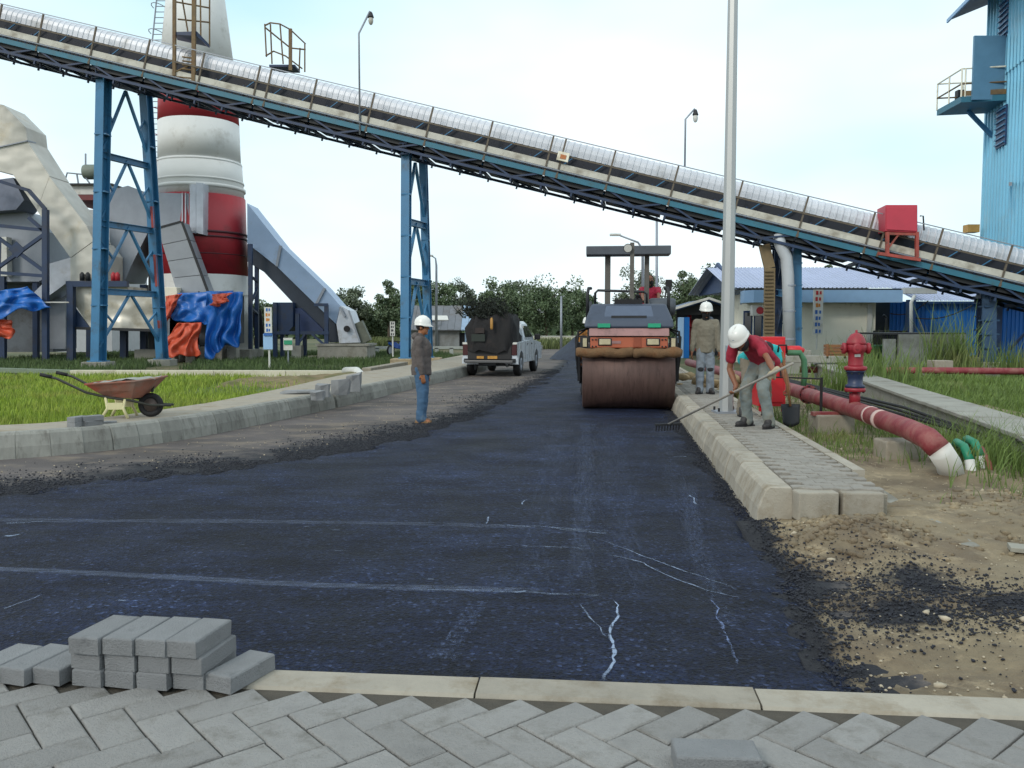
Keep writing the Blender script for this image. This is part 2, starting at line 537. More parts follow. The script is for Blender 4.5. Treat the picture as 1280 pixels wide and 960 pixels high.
Z = np.maximum(Z, .004) * (sdj > -.05) - .02 * (sdj <= -.05)
nx = len(xs)
idx = np.arange(len(P)).reshape(len(ys), nx)
q = np.stack([idx[:-1, :-1], idx[:-1, 1:], idx[1:, 1:], idx[1:, :-1]], -1).reshape(-1, 4)
q = q[(sdj[q] > -.08).all(1)]
used, inv = np.unique(q, return_inverse=True)
asph = rawmesh('asphalt', np.stack([P[used, 0], P[used, 1], Z[used]], 1), inv.reshape(-1, 4), m_asph, True)
struct(asph)

ROAD_POLY = [(p.x - .1, p.y + .06) for p in KL] + [(9.5, 64), (kr_x(40) + .1, 40), (kr_x(12) + .1, 12), (2.6, 3.0), (2.6, 2.3), (-16, 4.2)]
yr = [2.4]
while yr[-1] < 62: yr.append(yr[-1] + max(.1, .012 * yr[-1]))
xr_ = np.arange(-16, 9, .12)
Xr, Yr = np.meshgrid(xr_, np.array(yr)); Pr = np.stack([Xr.ravel(), Yr.ravel()], 1)
sr = in_poly(Pr, ROAD_POLY); sa_ = in_poly(Pr, AS_POLY)
nr = np.array([mnoise.noise(V((x * .9, y * .9, 11))) for x, y in Pr])
zr = np.where(sa_ < -.1, .006 * nr, 0) + np.where(sa_ < -.1, .004 * np.array([mnoise.noise(V((x * 3, y * 3, 1))) for x, y in Pr]), 0)
idx = np.arange(len(Pr)).reshape(len(yr), len(xr_))
q = np.stack([idx[:-1, :-1], idx[:-1, 1:], idx[1:, 1:], idx[1:, :-1]], -1).reshape(-1, 4)
q = q[(sr[q] > -.08).all(1)]
used, inv = np.unique(q, return_inverse=True)
road = rawmesh('road', np.stack([Pr[used, 0], Pr[used, 1], zr[used]], 1), inv.reshape(-1, 4), m_road, True)
dm = np.maximum(0, -sa_[used]); lx = Pr[used, 0] - .0896 * Pr[used, 1]
wid = np.interp(Pr[used, 0], [-2.5, -.5, .5], [1.7, .9, .45])
spl = .76 * np.exp(-(dm / wid) ** 1.3) + .12 * nr[used]
for c_ in ((545, 533, .5), (600, 521, .6), (645, 498, .9), (520, 540, .4)):
    g0 = gnd(c_[0], c_[1]); spl = np.maximum(spl, .62 * np.exp(-((Pr[used, 0] - g0.x) ** 2 + ((Pr[used, 1] - g0.y) * .7) ** 2) / c_[2] ** 2))
set_attr(road, 'spill', spl)
struct(road)

# dirt shoulder on the right
def edge_x(y):
    pts = sorted([(p[1], p[0]) for p in AS_EDGE])
    return float(np.interp(y, [a for a, b in pts], [b for a, b in pts]))
def dirt_h(x, y):
    d = x - edge_x(y)
    h = .045 + min(max(d, 0) * .05, .06)
    g_ = lambda cx, cy, r, a: a * math.exp(-((x - cx) ** 2 + (y - cy) ** 2) / (r * r))
    h += g_(2.35, 5.75, .48, .13) + g_(4.35, 8.6, .8, .03) + g_(4.3, 6.1, .6, .12) + g_(1.9, 4.0, .35, .03) + g_(2.7, 3.4, .5, .06)
    h += .05 * fbm(x, y, .9) + .028 * fbm(x, y, 3.2, z=5) + .012 * fbm(x, y, 9, z=9)
    if y > 8.6: h = h * .8 + .02
    return h - .03
dx = []
ysd = [2.85]
while ysd[-1] < 26: ysd.append(ysd[-1] + max(.045, .009 * ysd[-1]))
nxd = 110
vs = []
for y in ysd:
    x0 = edge_x(y) - .12 if y < 6.6 else (kr_x(y) + .3)
    for k in range(nxd):
        u = k / (nxd - 1)
        x = x0 + (8.6 - x0) * (u ** 1.35)
        z = dirt_h(x, y)
        if k == 0: z = -.03
        vs.append((x, y, z))
idx = np.arange(len(vs)).reshape(len(ysd), nxd)
q = np.stack([idx[:-1, :-1], idx[:-1, 1:], idx[1:, 1:], idx[1:, :-1]], -1).reshape(-1, 4)
dsh = struct(rawmesh('dirt_shoulder', vs, q, m_dirt, True))
SP = ((2.35, 4.75, .38, .5), (2.0, 4.3, .4, .45), (2.6, 4.3, .45, .25), (1.75, 4.9, .25, .5), (2.85, 3.95, .3, .25), (3.2, 3.4, .5, .25), (3.5, 4.6, .25, .15))
spl = []
for x, y, z in vs:
    v_ = max(.62 * math.exp(-((x - a_) / c_) ** 2 - ((y - b_) / d_) ** 2) for a_, b_, c_, d_ in SP)
    if y < 6.7: v_ = max(v_, .75 * math.exp(-max(0, x - edge_x(y)) / .14))
    spl.append(v_)
set_attr(dsh, 'spill', spl)

# lumps: clods, pebbles and asphalt crumbs
def ico():
    bm = bmesh.new()
    bmesh.ops.create_icosphere(bm, subdivisions=1, radius=1)
    v = np.array([x.co[:] for x in bm.verts]); f = np.array([[x.index for x in y.verts] for y in bm.faces])
    bm.free()
    return v, f
ICO_V, ICO_F = ico()
def lumps(name, pos, size, m, flat=.7):
    pos = np.asarray(pos, float); size = np.asarray(size, float)
    n = len(pos)
    v = ICO_V[None] * (1 + .35 * rng.standard_normal((n, len(ICO_V), 1)).clip(-1, 1))
    a = rng.uniform(0, 6.28, n)
    c_, s_ = np.cos(a)[:, None], np.sin(a)[:, None]
    x = v[..., 0] * rng.uniform(.7, 1.4, n)[:, None]; y = v[..., 1]
    v = np.stack([x * c_ - y * s_, x * s_ + y * c_, v[..., 2] * flat], -1) * size[:, None, None] + pos[:, None]
    f = (ICO_F[None] + (np.arange(n) * len(ICO_V))[:, None, None]).reshape(-1, 3)
    return tag(rawmesh(name, v.reshape(-1, 3), f, m), kind='stuff')

pos, sz = [], []
for i in range(len(left_edge) - 1):                      # loose rim along the left edge of the new asphalt
    a, b = left_edge[i], left_edge[i + 1]
    nrm = V((-(b - a).y, (b - a).x, 0)).normalized()
    if a.y > 30: break
    big = 1.0 if a.x < -1.2 else .55
    for k in range(int(560 * big)):
        tt = random.random(); o = abs(random.gauss(0, .55 * big)) - .12
        p = a.lerp(b, tt) + nrm * o
        if fbm(p.x, p.y, 1.1) > -.25:
            pos.append((p.x, p.y, .02)); sz.append(random.choice((.003, .004, .005, .007, .011)))
for k in range(3000):                                    # patches round the man and by the heap of crumbs
    c_ = random.choice(((560, 532, .25), (610, 520, .45), (640, 500, .7), (520, 538, .4), (650, 495, .5)))
    p = gnd(c_[0], c_[1]) + V((random.gauss(0, c_[2]), random.gauss(0, c_[2] * .9), .012))
    pos.append(p[:]); sz.append(random.uniform(.004, .013))
for k in range(20000):                                    # rim against the right kerb and the spill on the dirt
    if k % 2:
        y = random.uniform(3.3, 15); e = edge_x(y)
        x = e + random.gauss(.0, .07) + (.06 if y < 6.6 else -.06)
        z = .03 if y > 6.6 else max(.02, dirt_h(x, y) + .01)
    else:
        c_ = random.choice(((2.35, 4.75, .22, .4), (2.0, 4.3, .25, .3), (2.5, 4.3, .35, .22), (1.75, 4.9, .16, .4), (2.75, 3.95, .2, .2), (3.2, 3.4, .4, .2)))
        x, y = c_[0] + random.gauss(0, c_[2]), c_[1] + random.gauss(0, c_[3])
        z = dirt_h(x, y) + .006
        if y < 3.2: continue
    pos.append((x, y, z)); sz.append(random.choice((.002, .003, .004, .005, .009)))
lumps('asphalt_crumbs', pos, sz, m_crumb)
pos, sz = [], []
m_pebble = mat('pale_pebbles', '#a79c88', .9, var=.3, scale=6)
for k in range(1500):
    y = 3.2 + 8 * random.random() ** 1.6; x = edge_x(y) + .15 + 4 * random.random() ** 1.3
    if 6.2 < y and x < kr_x(y) + 1.2: continue
    pos.append((x, y, dirt_h(x, y) + .004)); sz.append(random.choice((.004, .005, .006, .008, .022 if k % 11 == 0 else .006)))
for k in range(500):
    p = random.choice(KL[20:150]); 
    pos.append((p.x + random.uniform(.0, 2.0), p.y - random.uniform(.1, 1.6), .005)); sz.append(random.uniform(.004, .011))
lumps('pebbles', pos, sz, m_pebble)
pos = [(random.gauss(2.3, .35), random.gauss(5.7, .25)) for k in range(400)] + [(random.uniform(3.3, 5.2), random.uniform(5.4, 7.4)) for k in range(350)]
pos = [(x, y) for x, y in pos if x > edge_x(y) + .12 and not (y > 6.25 and x < kr_x(y) + 1.1)]
lumps('soil_clods', [(x, y, dirt_h(x, y)) for x, y in pos], [random.choice((.012, .018, .03)) for _ in pos], m_dirt)

# whitish dust streaks on the asphalt
def streak_mat(name, c, lo, hi, sc, stretch):
    m = bpy.data.materials.new(name); m.use_nodes = True
    n, l = m.node_tree.nodes, m.node_tree.links.new
    p = n['Principled BSDF']
    p.inputs['Base Color'].default_value = (*lin(c), 1); p.inputs['Roughness'].default_value = .9
    at_ = n.new('ShaderNodeAttribute'); at_.attribute_name = 'shade'
    tcx = n.new('ShaderNodeTexCoord'); mm = n.new('ShaderNodeMapping'); mm.inputs['Scale'].default_value = stretch
    t_ = n.new('ShaderNodeTexNoise'); t_.inputs['Scale'].default_value = sc; t_.inputs['Detail'].default_value = 7; t_.inputs['Roughness'].default_value = .75
    l(tcx.outputs['Object'], mm.inputs['Vector']); l(mm.outputs[0], t_.inputs['Vector'])
    mul = n.new('ShaderNodeMath'); mul.operation = 'MULTIPLY'
    l(t_.outputs['Fac'], mul.inputs[0]); l(at_.outputs['Fac'], mul.inputs[1])
    mr = n.new('ShaderNodeMapRange'); mr.inputs['From Min'].default_value = lo; mr.inputs['From Max'].default_value = hi
    mr.inputs['To Max'].default_value = .85
    l(mul.outputs[0], mr.inputs['Value']); l(mr.outputs[0], p.inputs['Alpha'])
    return m
m_st1 = streak_mat('dry_dust_trickle', '#8fa0bb', .27, .56, 26, (1, 1, 1))
m_st2 = streak_mat('faint_tyre_dust', '#8c9bb8', .30, 1.3, 9, (.6, 6, 1))
m_st3 = streak_mat('speckled_dust', '#7f93be', .40, .80, 55, (1, .5, 1))
def ribbon(pts, wd, m, strength=1.0):
    line = smooth_line([gnd(p[0], p[1], .036).xy for p in pts], .04)
    vs, sh, fs = [], [], []
    n = len(line)
    ph = random.uniform(0, 50)
    wob = min(.03, (wd[0] + wd[1]) * .35) if wd[0] < .2 else .008
    for i, p in enumerate(line):
        a, b = line[max(0, i - 1)], line[min(n - 1, i + 1)]
        nrm = V((-(b - a).y, (b - a).x, 0)).normalized()
        p = p + nrm * (wob * fbm(p.x * 1.0 + ph, p.y, 7.0))
        u = i / (n - 1)
        ww = (wd[0] + (wd[1] - wd[0]) * u) * ((.35 + 1.6 * abs(mnoise.noise(V((p.x * 6 + ph, p.y * 6, 0))))) if wd[0] < .2 else (.6 + .7 * abs(mnoise.noise(V((p.x * 1.1 + ph, p.y, 0))))))
        e = min(1, min(u, 1 - u) * 8)
        for j, s_ in ((-1, 0), (-.4, 1), (.4, 1), (1, 0)):
            q_ = p + nrm * (j * ww / 2)
            vs.append((q_.x, q_.y, .039)); sh.append(s_ * e * strength)
        if i:
            for j in range(3):
                k = (i - 1) * 4 + j
                fs.append((k, k + 1, k + 5, k + 4))
    o = rawmesh('dust_streak', vs, fs, m, attr=sh)
    o.parent = asph
    return o
def rb(pts, wd, m, s_=1.0):
    return ribbon(pts, wd if isinstance(wd, tuple) else (wd, wd), m, s_)
rb([(718, 752), (738, 772), (752, 790), (764, 800)], .02, m_st1, 1.1)
rb([(765, 745), (770, 768), (762, 790), (765, 806), (764, 828), (752, 846), (768, 858)], (.028, .04), m_st1, 1.25)
rb([(600, 655), (680, 659), (745, 663), (776, 664)], (.05, .12), m_st1, .75)
rb([(690, 660), (735, 666), (764, 666)], .05, m_st1, .9)
rb([(730, 668), (775, 684), (850, 712), (905, 731), (935, 744)], .02, m_st1, .95)
rb([(730, 690), (790, 700), (840, 722), (885, 738), (930, 748), (935, 742)], .02, m_st1, .95)
rb([(612, 682), (690, 684), (780, 690)], (.04, .1), m_st1, .62)
rb([(640, 704), (700, 710), (776, 714)], (.03, .07), m_st1, .62)
rb([(490, 736), (640, 740), (730, 744), (782, 748)], (.03, .12), m_st1, .8)
rb([(862, 618), (872, 632)], .03, m_st1, 1.0)
rb([(652, 632), (656, 626), (662, 624)], .03, m_st1, 1.0)
rb([(606, 656), (610, 645)], .025, m_st1, .9)
rb([(838, 571), (862, 571)], .07, m_st1, .8)
rb([(0, 764), (40, 748), (54, 742)], .025, m_st1, .8)
rb([(-200, 640), (0, 650), (300, 652), (560, 656), (770, 664)], .3, m_st2, .8)
rb([(-200, 660), (100, 668), (400, 680), (640, 690), (775, 698)], .3, m_st2, .55)
rb([(-200, 704), (100, 716), (400, 732), (640, 738), (780, 748)], .26, m_st2, .9)
rb([(-200, 690), (200, 700), (600, 712), (760, 722)], .25, m_st2, .5)
rb([(0, 655), (60, 652)], .14, m_st1, .7)
rb([(0, 671), (30, 668)], .08, m_st1, .9)
rb([(605, 745), (575, 790), (545, 838)], .34, m_st3, .82)
rb([(640, 750), (625, 800), (615, 842)], .34, m_st3, .72)
rb([(860, 590), (870, 680), (895, 745), (920, 800), (935, 850)], .34, m_st3, .8)
rb([(885, 740), (900, 775), (925, 843)], .03, m_st3, 1.2)
rb([(720, 560), (740, 640), (775, 740)], .3, m_st3, .68)
rb([(655, 500), (672, 498), (700, 497)], .3, m_st1, .5)
rb([(610, 568), (650, 570), (740, 568)], .12, m_st1, .5)
m_st4 = streak_mat('lengthwise_dust', '#7f93bd', .30, 1.6, 8, (6, .5, 1))
for a_, b_, w_, q_ in (((700, 520), (640, 850), .5, .8), ((760, 520), (800, 850), .6, .8), ((820, 525), (930, 850), .4, .8), ((670, 540), (420, 850), .5, .6), ((735, 520), (720, 850), .4, .9)):
    rb([a_, ((a_[0] * 2 + b_[0]) / 3, (a_[1] * 2 + b_[1]) / 3), b_], w_ * 1.3, m_st4, q_ * .8)
for k in range(46):
    x_, y_ = random.uniform(20, 930), random.uniform(600, 840)
    rb([(x_, y_), (x_ + random.uniform(5, 26), y_ + random.uniform(-1, 1))], random.uniform(.015, .05), m_st1, random.uniform(.5, .85))

# ------------------------------------------------------------------ kerbs and pavements
def stone_mesh(name, wb, wt, h, ch=.02, m=m_kerb):
    """unit-length kerb stone: base front edge at y=0, battered face, top at h"""
    prof = [(0, -.04), (.02, h * .45), (wb - wt - .012, h - .03), (wb - wt + .02, h), (wb - .012, h), (wb, h - .012), (wb, -.04)]
    b = MB()
    b.loft([[V((x, y + (ch * .35 if k in (0, 3) and y < wb * .7 else 0), z - (ch * .4 if k in (0, 3) and z > h * .4 else 0))) for y, z in prof] for k, x in enumerate((-.496, -.496 + ch, .496 - ch, .496))])
    me = b.mesh(name)
    me.materials.append(m)
    return me
def kerb_run(line, length, me, parent, i0, i1, flip=1, jit=.006):
    """stones along a polyline of even steps"""
    acc = [0]
    for i in range(1, len(line)): acc.append(acc[-1] + (line[i] - line[i - 1]).length)
    f = lambda s_: V((float(np.interp(s_, acc, [p.x for p in line])), float(np.interp(s_, acc, [p.y for p in line])), 0))
    s_ = i0
    while s_ < i1:
        a, b = f(s_), f(s_ + length)
        d = (b - a).normalized()
        ang = math.atan2(d.y, d.x)
        mid = (a + b) / 2
        M = Matrix.Translation(mid + V((random.uniform(-jit, jit), random.uniform(-jit, jit), random.uniform(-jit, jit)))) @ Matrix.Rotation(ang + random.uniform(-.008, .008), 4, 'Z') @ Matrix.Diagonal((length, flip, 1, 1))
        inst(me, 'kerb_stone', parent, M)
        s_ += length
def kroot(name):
    return None
KH = .3
pav_l = MB()
acc = 0
top, back = [], []
for i, p in enumerate(KL):
    a, b = KL[max(0, i - 1)], KL[min(len(KL) - 1, i + 1)]
    n_ = V((-(b - a).y, (b - a).x, 0)).normalized()
    wd = 1.15 if p.y < 13.5 else 1.15 + min((p.y - 13.5) * .12, 1.0)
    top.append(p + n_ * .2 + V((0, 0, .285))); back.append(p + n_ * wd + V((0, 0, .285)))
for i in range(len(KL) - 1):
    pav_l.add([top[i], top[i + 1], back[i + 1], back[i]], [(0, 1, 2, 3)])
    pav_l.add([back[i], back[i + 1], back[i + 1] - V((0, 0, .4)), back[i] - V((0, 0, .4))], [(0, 1, 2, 3)])
BACK_L = back
pave_left = struct(pav_l.build('pavement', m_concw))
acc_l = [0]
for i in range(1, len(KL)): acc_l.append(acc_l[-1] + (KL[i] - KL[i - 1]).length)
s_at = lambda y: float(np.interp(y, [p.y for p in KL], acc_l))
me_short = stone_mesh('kerb_stone_mesh', .25, .17, KH)
me_long = stone_mesh('long_kerb_stone_mesh', .25, .17, KH)
kerb_run(KL, .36, me_short, pave_left, s_at(8.6), s_at(15.8))
kerb_run(KL, 1.0, me_long, pave_left, s_at(15.8) + .2, s_at(60))

# right-hand pavement: bed, kerb, interlocking pavers, edging
KRL = [V((kr_x(y), y, 0)) for y in np.arange(6.38, 52, .5)]
PW = .66
bed = MB()
for i in range(len(KRL) - 1):
    a, b = KRL[i], KRL[i + 1]
    o1, o2 = V((.2, 0, .235)), V((.2 + PW + .14, 0, .235))
    if i == 0: o1 = o1; 
    bed.add([a + o1, a + o2, b + o2, b + o1], [(0, 1, 2, 3)])
    bed.add([a + o2, b + o2, b + o2 - V((0, 0, .3)), a + o2 - V((0, 0, .3))], [(0, 1, 2, 3)])
bed.add([KRL[0] + V((.2, 0, .235)), KRL[0] + V((.2 + PW + .14, 0, .235)), KRL[0] + V((.2 + PW + .14, 0, -.1)), KRL[0] + V((.2, 0, -.1))], [(0, 1, 2, 3)])
pave_right = struct(bed.build('pavement', m_concw))
me_kr = stone_mesh('roadside_kerb_stone', .27, .19, KH, m=m_kerbw)
kerb_run(KRL, .62, me_kr, pave_right, 0, 45, flip=-1)
def uni(L_, W_, d, T):
    xs_ = [-.5, -.25, 0, .25, .5]; zz = [0, d, 0, -d, 0]
    a = [V((x * L_, -W_ / 2 + z, 0)) for x, z in zip(xs_, zz)]
    b = [V((x * L_, W_ / 2 + z, 0)) for x, z in zip(xs_, zz)][::-1]
    out_ = a + b
    sh = [V((p.x * .97, p.y * .95, 0)) for p in out_]
    mb = MB()
    mb.loft([[p + V((0, 0, 0)) for p in out_], [p + V((0, 0, T - .006)) for p in out_], [p + V((0, 0, T)) for p in sh]])
    me = mb.mesh('interlocking_paver'); me.materials.append(m_paver2)
    return me
m_paver2 = mat('sandy_paver', '#8a867f', .9, var=.12, scale=9, bump=.4, bscale=90, dirt=.3, dirtc='#736c61', dscale=5, rnd=.07)
me_uni = uni(.2185, .1088, .016, .06)
far = MB()
ang = math.atan2(1, .115) - math.pi / 2
cnt = 0
y = 6.42
row = 0
while y < 44:
    for k in range(4):
        off = .275 + (k + (.5 if row % 2 else .0)) * .22 + .1
        if off > .275 + PW - .02: continue
        p = V((kr_x(y) + off, y - off * .115, .238 + random.uniform(-.002, .003)))
        M = Matrix.Translation(p) @ Matrix.Rotation(ang + random.uniform(-.012, .012), 4, 'Z')
        if cnt < 290:
            inst(me_uni, 'paver', pave_right, M)
        else:
            far.box(p + V((0, 0, .03)), (.212, .104, .058), Matrix.Rotation(ang, 3, 'Z'))
        cnt += 1
    y += .11
    row += 1
o = tag(far.build('pavers_farther_along', m_paver2, pave_right), kind='stuff')
me_edge = MB().box((0, 0, .2), (.985, .1, .2)).mesh('edging_stone'); me_edge.materials.append(m_kerbw)
for k in range(30):
    y = 7.6 + k
    if y > 40: break
    inst(me_edge, 'edging_stone', pave_right, Matrix.Translation((kr_x(y) + .275 + PW + .06, y, .003)) @ Matrix.Rotation(math.atan2(1, .115), 4, 'Z'))

# loose end blocks of the unfinished pavement
me_endb = MB().box((0, 0, .11), (.3, .16, .22)).mesh('end_block'); me_endb.materials.append(m_kerbw)
for k, (x, lb) in enumerate(((2.27, 'sandy concrete block closing the pavement end, beside the kerb stone'), (2.60, 'sandy concrete block closing the pavement end, at the trench side'))):
    o = inst(me_endb, 'concrete_block', None, Matrix.Translation((x, 6.28 - k * .015, .065)) @ Matrix.Rotation(.02 - .05 * k, 4, 'Z'))
    q_ = o.modifiers.new('Bevel', 'BEVEL'); q_.width, q_.segments = .012, 2
    tag(o, lb, 'concrete block')

# ------------------------------------------------------------------ foreground paving
PZ = .2
E1 = V((1, -.093, 0)).normalized(); E2 = V((.093, 1, 0)).normalized()
O0 = V((0, 3.085, 0))
def fg(u, v, z=0.0): return O0 + E1 * u + E2 * v + V((0, 0, z))
plat = MB()
plat.add([fg(-5, -.16, PZ - .014), fg(5, -.16, PZ - .014), fg(5, -2.6, PZ - .014), fg(-5, -2.6, PZ - .014)], [(0, 1, 2, 3)])
plat.add([fg(-5, -.15, PZ - .014), fg(5, -.15, PZ - .014), fg(5, -.15, -.1), fg(-5, -.15, -.1)], [(0, 1, 2, 3)])
plaza = struct(plat.build('paved_apron', m_sand))
fk = MB()
L0 = .5
prof = [(0, -.1), (0, PZ - .01), (-.012, PZ), (-.15, PZ - .002), (-.163, PZ - .014), (-.163, -.1)]
fk.loft([[V((x, y_, z)) for y_, z in prof] for x in (-.496, .496)])
me_fk = fk.mesh('flush_kerb_stone'); me_fk.materials.append(m_kerbw)
a1 = math.atan2(E1.y, E1.x)
for k in range(-5, 5):
    M = Matrix.Translation(fg(k + .38, random.uniform(-.004, .004), random.uniform(-.003, .003))) @ Matrix.Rotation(a1 + random.uniform(-.004, .004), 4, 'Z')
    o = inst(me_fk, 'kerb_stone', plaza, M)
BW, BL, BT = .137, .274, .076
def brick_mesh(name, m, seed, BL_=BL, BW_=BW, BT_=BT):
    rr = random.Random(seed)
    b = MB()
    c_ = .006
    lo = [(-1, -1), (1, -1), (1, 1), (-1, 1)]
    x, y = BL_ / 2 - .003, BW_ / 2 - .003
    j = lambda: rr.uniform(-.0015, .0015)
    rr_ = []
    for z, s_ in ((-BT_, 0), (-c_, 0), (-.0015, -.0035), (0, -c_ - .002)):
        rr_.append([V((a * (x + s_) + j(), b_ * (y + s_) + j(), z)) for a, b_ in lo])
    b.loft(rr_)
    me = b.mesh(name); me.materials.append(m)
    return me
me_pv = [brick_mesh('herringbone_paver', m_paver, k) for k in range(4)]
a45 = a1 - R(45) + R(.15)
e1, e2 = V((math.cos(a45), math.sin(a45), 0)), V((-math.sin(a45), math.cos(a45), 0))
base = fg(-.05, -.165)
lev = []
for i in range(-12, 13):
    for j in range(-8, 9):
        for cx, cy in ((1, .5), (.5, 2)):
            p = base + (e1 * (cx + i + 2 * j) + e2 * (cy + i - 2 * j)) * BW
            if abs((p - O0).dot(E1)) < .8: lev.append((p - O0).dot(E2) + (BL + BW) / 2 * .7071)
e_ = max(q_ for q_ in lev if q_ < -.12)
base = base + E2 * (-.172 - e_)
cnt = 0
for i in range(-40, 41):
    for j in range(-20, 21):
        for kind in (0, 1):
            cx, cy = (1, .5) if kind == 0 else (.5, 2)
            cx += i + 2 * j; cy += i - 2 * j
            p = base + (e1 * cx + e2 * cy) * BW
            u, v = (p - O0).dot(E1), (p - O0).dot(E2)
            if abs(u) > 2.35 or v < -1.5: continue
            ext = v + (BL + BW) / 2 * .7071
            if ext > -.15: continue
            M = Matrix.Translation(p + V((0, 0, PZ + random.uniform(-.003, .003)))) @ Matrix.Rotation(a45 + (R(90) if kind else 0) + random.uniform(-.008, .008), 4, 'Z') @ Matrix.Rotation(random.uniform(-.01, .01), 4, 'X')
            inst(me_pv[(i * 7 + j * 3 + kind) % 4], 'paver', plaza, M)
            cnt += 1
print('foreground pavers', cnt)
# ------------------------------------------------------------------ the inclined conveyor
CA, CB = at(0, 46, 32.8), at(1280, 358, 27.6)
cu = (CB - CA).normalized()
cv = V((-cu.y, cu.x, 0)).normalized()
cw = cu.cross(cv).normalized()
MC = Matrix((( cu.x, cv.x, cw.x, CA.x), (cu.y, cv.y, cw.y, CA.y), (cu.z, cv.z, cw.z, CA.z), (0, 0, 0, 1)))
S0, S1, BAY = -5.0, 41.2, 2.2
conv = thing('conveyor', 'long inclined belt conveyor with ribbed metal cover crossing above the road', 'conveyor', (CA + cu * 20).xy.to_3d(), world=True)
def cbox(name, m, boxes, tube=None, parent=conv, smooth=False):
    b = MB()
    for (s0, s1, v0, v1, w0, w1) in boxes:
        b.box(((s0 + s1) / 2, (v0 + v1) / 2, (w0 + w1) / 2), (s1 - s0, v1 - v0, w1 - w0))
    for pts, r in (tube or []):
        b.tube(pts, r, 6)
    me = b.mesh(name); me.materials.append(m)
    return me
m_cover = mat('ribbed_cover_sheet', '#c6c9d0', .5, .25, var=.12, scale=1.2, dirt=.2, dirtc='#9a9a98', dscale=.8, rnd=.07)
def cover_mesh():
    b = MB()
    nu, nv = 100, 12
    def fn(i, j):
        s_ = i * BAY * 1.0
        t_ = math.pi * j
        ph = (s_ / .22) % 1
        a = .022 if min(ph, 1 - ph) < .13 else 0
        q = [(.5, .74), (.5, .84), (.505, .96), (.54, 1.1), (.63, 1.2), (.78, 1.27), (1.0, 1.3), (1.22, 1.27), (1.37, 1.2), (1.46, 1.1), (1.495, .96), (1.5, .84), (1.5, .74)][round(j * 12)]
        d_ = V((q[0] - 1.0, q[1] - .7)).normalized() * a
        return V((s_, q[0] + d_.x, q[1] + d_.y))
    b.sheet(fn, nu, nv)
    me = b.mesh('cover_sheet'); me.materials.append(m_cover)
    return me
me_cover = cover_mesh()
m_hoop = mat('dull_brown_post', '#5f564a', .7, var=.25, scale=5)
me_post = cbox('post', m_hoop, [(-.028, .028, -.05, 0, -.15, 1.2), (-.04, .04, -.06, .02, -.2, -.1)])
me_cpost = cbox('cover_post', m_rust, [(-.02, .02, .42, .46, .1, 1.0)])
me_kick = cbox('kick_plate', m_kick, [(.02, BAY - .02, -.01, .01, .11, .33)])
me_xb = cbox('cross_beam', m_dblue, [(-.04, .04, -.02, 2.0, -.56, -.46), (-.03, .03, .3, .36, -.70, -.54), (-.03, .03, 1.6, 1.66, -.68, -.54), (-.03, .03, -.02, .05, -.68, -.54)])
bi = MB()
for v_ in (.6, 1.0, 1.4):
    bi.box((0, v_, .35), (.06, .36, .12))
for v_ in (.45, 1.55): bi.box((0, v_, .2), (.06, .06, .5))
me_idl = bi.mesh('idler_frame'); me_idl.materials.append(m_dblue)
me_dg = []
for v_ in (.02, 1.98):
    for b in (MB().beam((0, v_, -.12), (BAY / 2, v_, -.5), .06, .06), MB().beam((BAY / 2, v_, -.5), (BAY, v_, -.12), .06, .06)):
        me_dg.append(b.mesh('brace')); me_dg[-1].materials.append(m_dblue)
me_pan = cbox('dark_underside_sheet', m_dark, [(.03, BAY - .16, .16, 1.84, -.42, -.40)])  # dark sheet added so the open underside looks dark and solid
me_panel = cbox('dark_gap_sheet', m_dark, [(.02, BAY - .05, .10, .12, -.34, .03)])  # dark sheet added over the gap so no bright sky shows
b = MB()
b.beam((0, .05, -.5), (BAY, 1.95, -.5), .08, .05)
me_lat = b.mesh('lateral_brace'); me_lat.materials.append(m_dblue)
b = MB()
b.beam((.15, .4, .3), (.55, .4, .74), .04, .03)
me_bk = b.mesh('cover_bracket'); me_bk.materials.append(m_blue)
b = MB()
for k in range(7): b.box((k * .314 + .1, 0, .05), (.05, .03, .12))
me_sp = b.mesh('spacer'); me_sp.materials.append(m_dblue)
s_ = S0
k = 0
while s_ < S1 - .1:
    T = lambda x: MC @ Matrix.Translation((x, 0, 0))
    inst(me_cover, 'cover_sheet', conv, T(s_))
    inst(me_post, 'post', conv, T(s_))
    inst(me_kick, 'kick_plate', conv, T(s_))
    [inst(q_, 'brace', conv, T(s_)) for q_ in me_dg]; inst(me_pan, 'dark_underside_sheet', conv, T(s_)); inst(me_panel, 'dark_gap_sheet', conv, T(s_)); inst(me_lat, 'lateral_brace', conv, T(s_)); tag(inst(me_sp, 'spacers', conv, T(s_)), kind='stuff')
    inst(me_bk, 'cover_bracket', conv, T(s_ + .3)); inst(me_bk, 'cover_bracket', conv, T(s_ + 1.4))
    if k % 5 == 2: inst(me_post, 'post', conv, T(s_ + .45))
    for h_ in (0, 1.1):
        inst(me_xb, 'cross_beam', conv, T(s_ + h_)); inst(me_idl, 'idler_frame', conv, T(s_ + h_ + .4))
    s_ += BAY; k += 1
LN = [(S0, S1)]
def clong(name, m, v0, v1, w0, w1):
    return inst(cbox(name, m, [(S0, S1, v0, v1, w0, w1)]), name, conv, MC)
clong('stringer', m_teal, -.04, .02, -.2, -.02); clong('stringer', m_blue, 1.98, 2.04, -.2, 0)
clong('bottom_chord', m_dblue, -.03, .05, -.55, -.46); clong('bottom_chord', m_dblue, 1.95, 2.03, -.55, -.46)
clong('belt', m_black, .55, 1.45, .42, .45); clong('return_belt', m_black, .55, 1.45, -.3, -.27)
clong('walkway', m_dark, .13, .46, -.03, .0); clong('walkway', m_dark, 1.52, 1.94, -.03, .0)
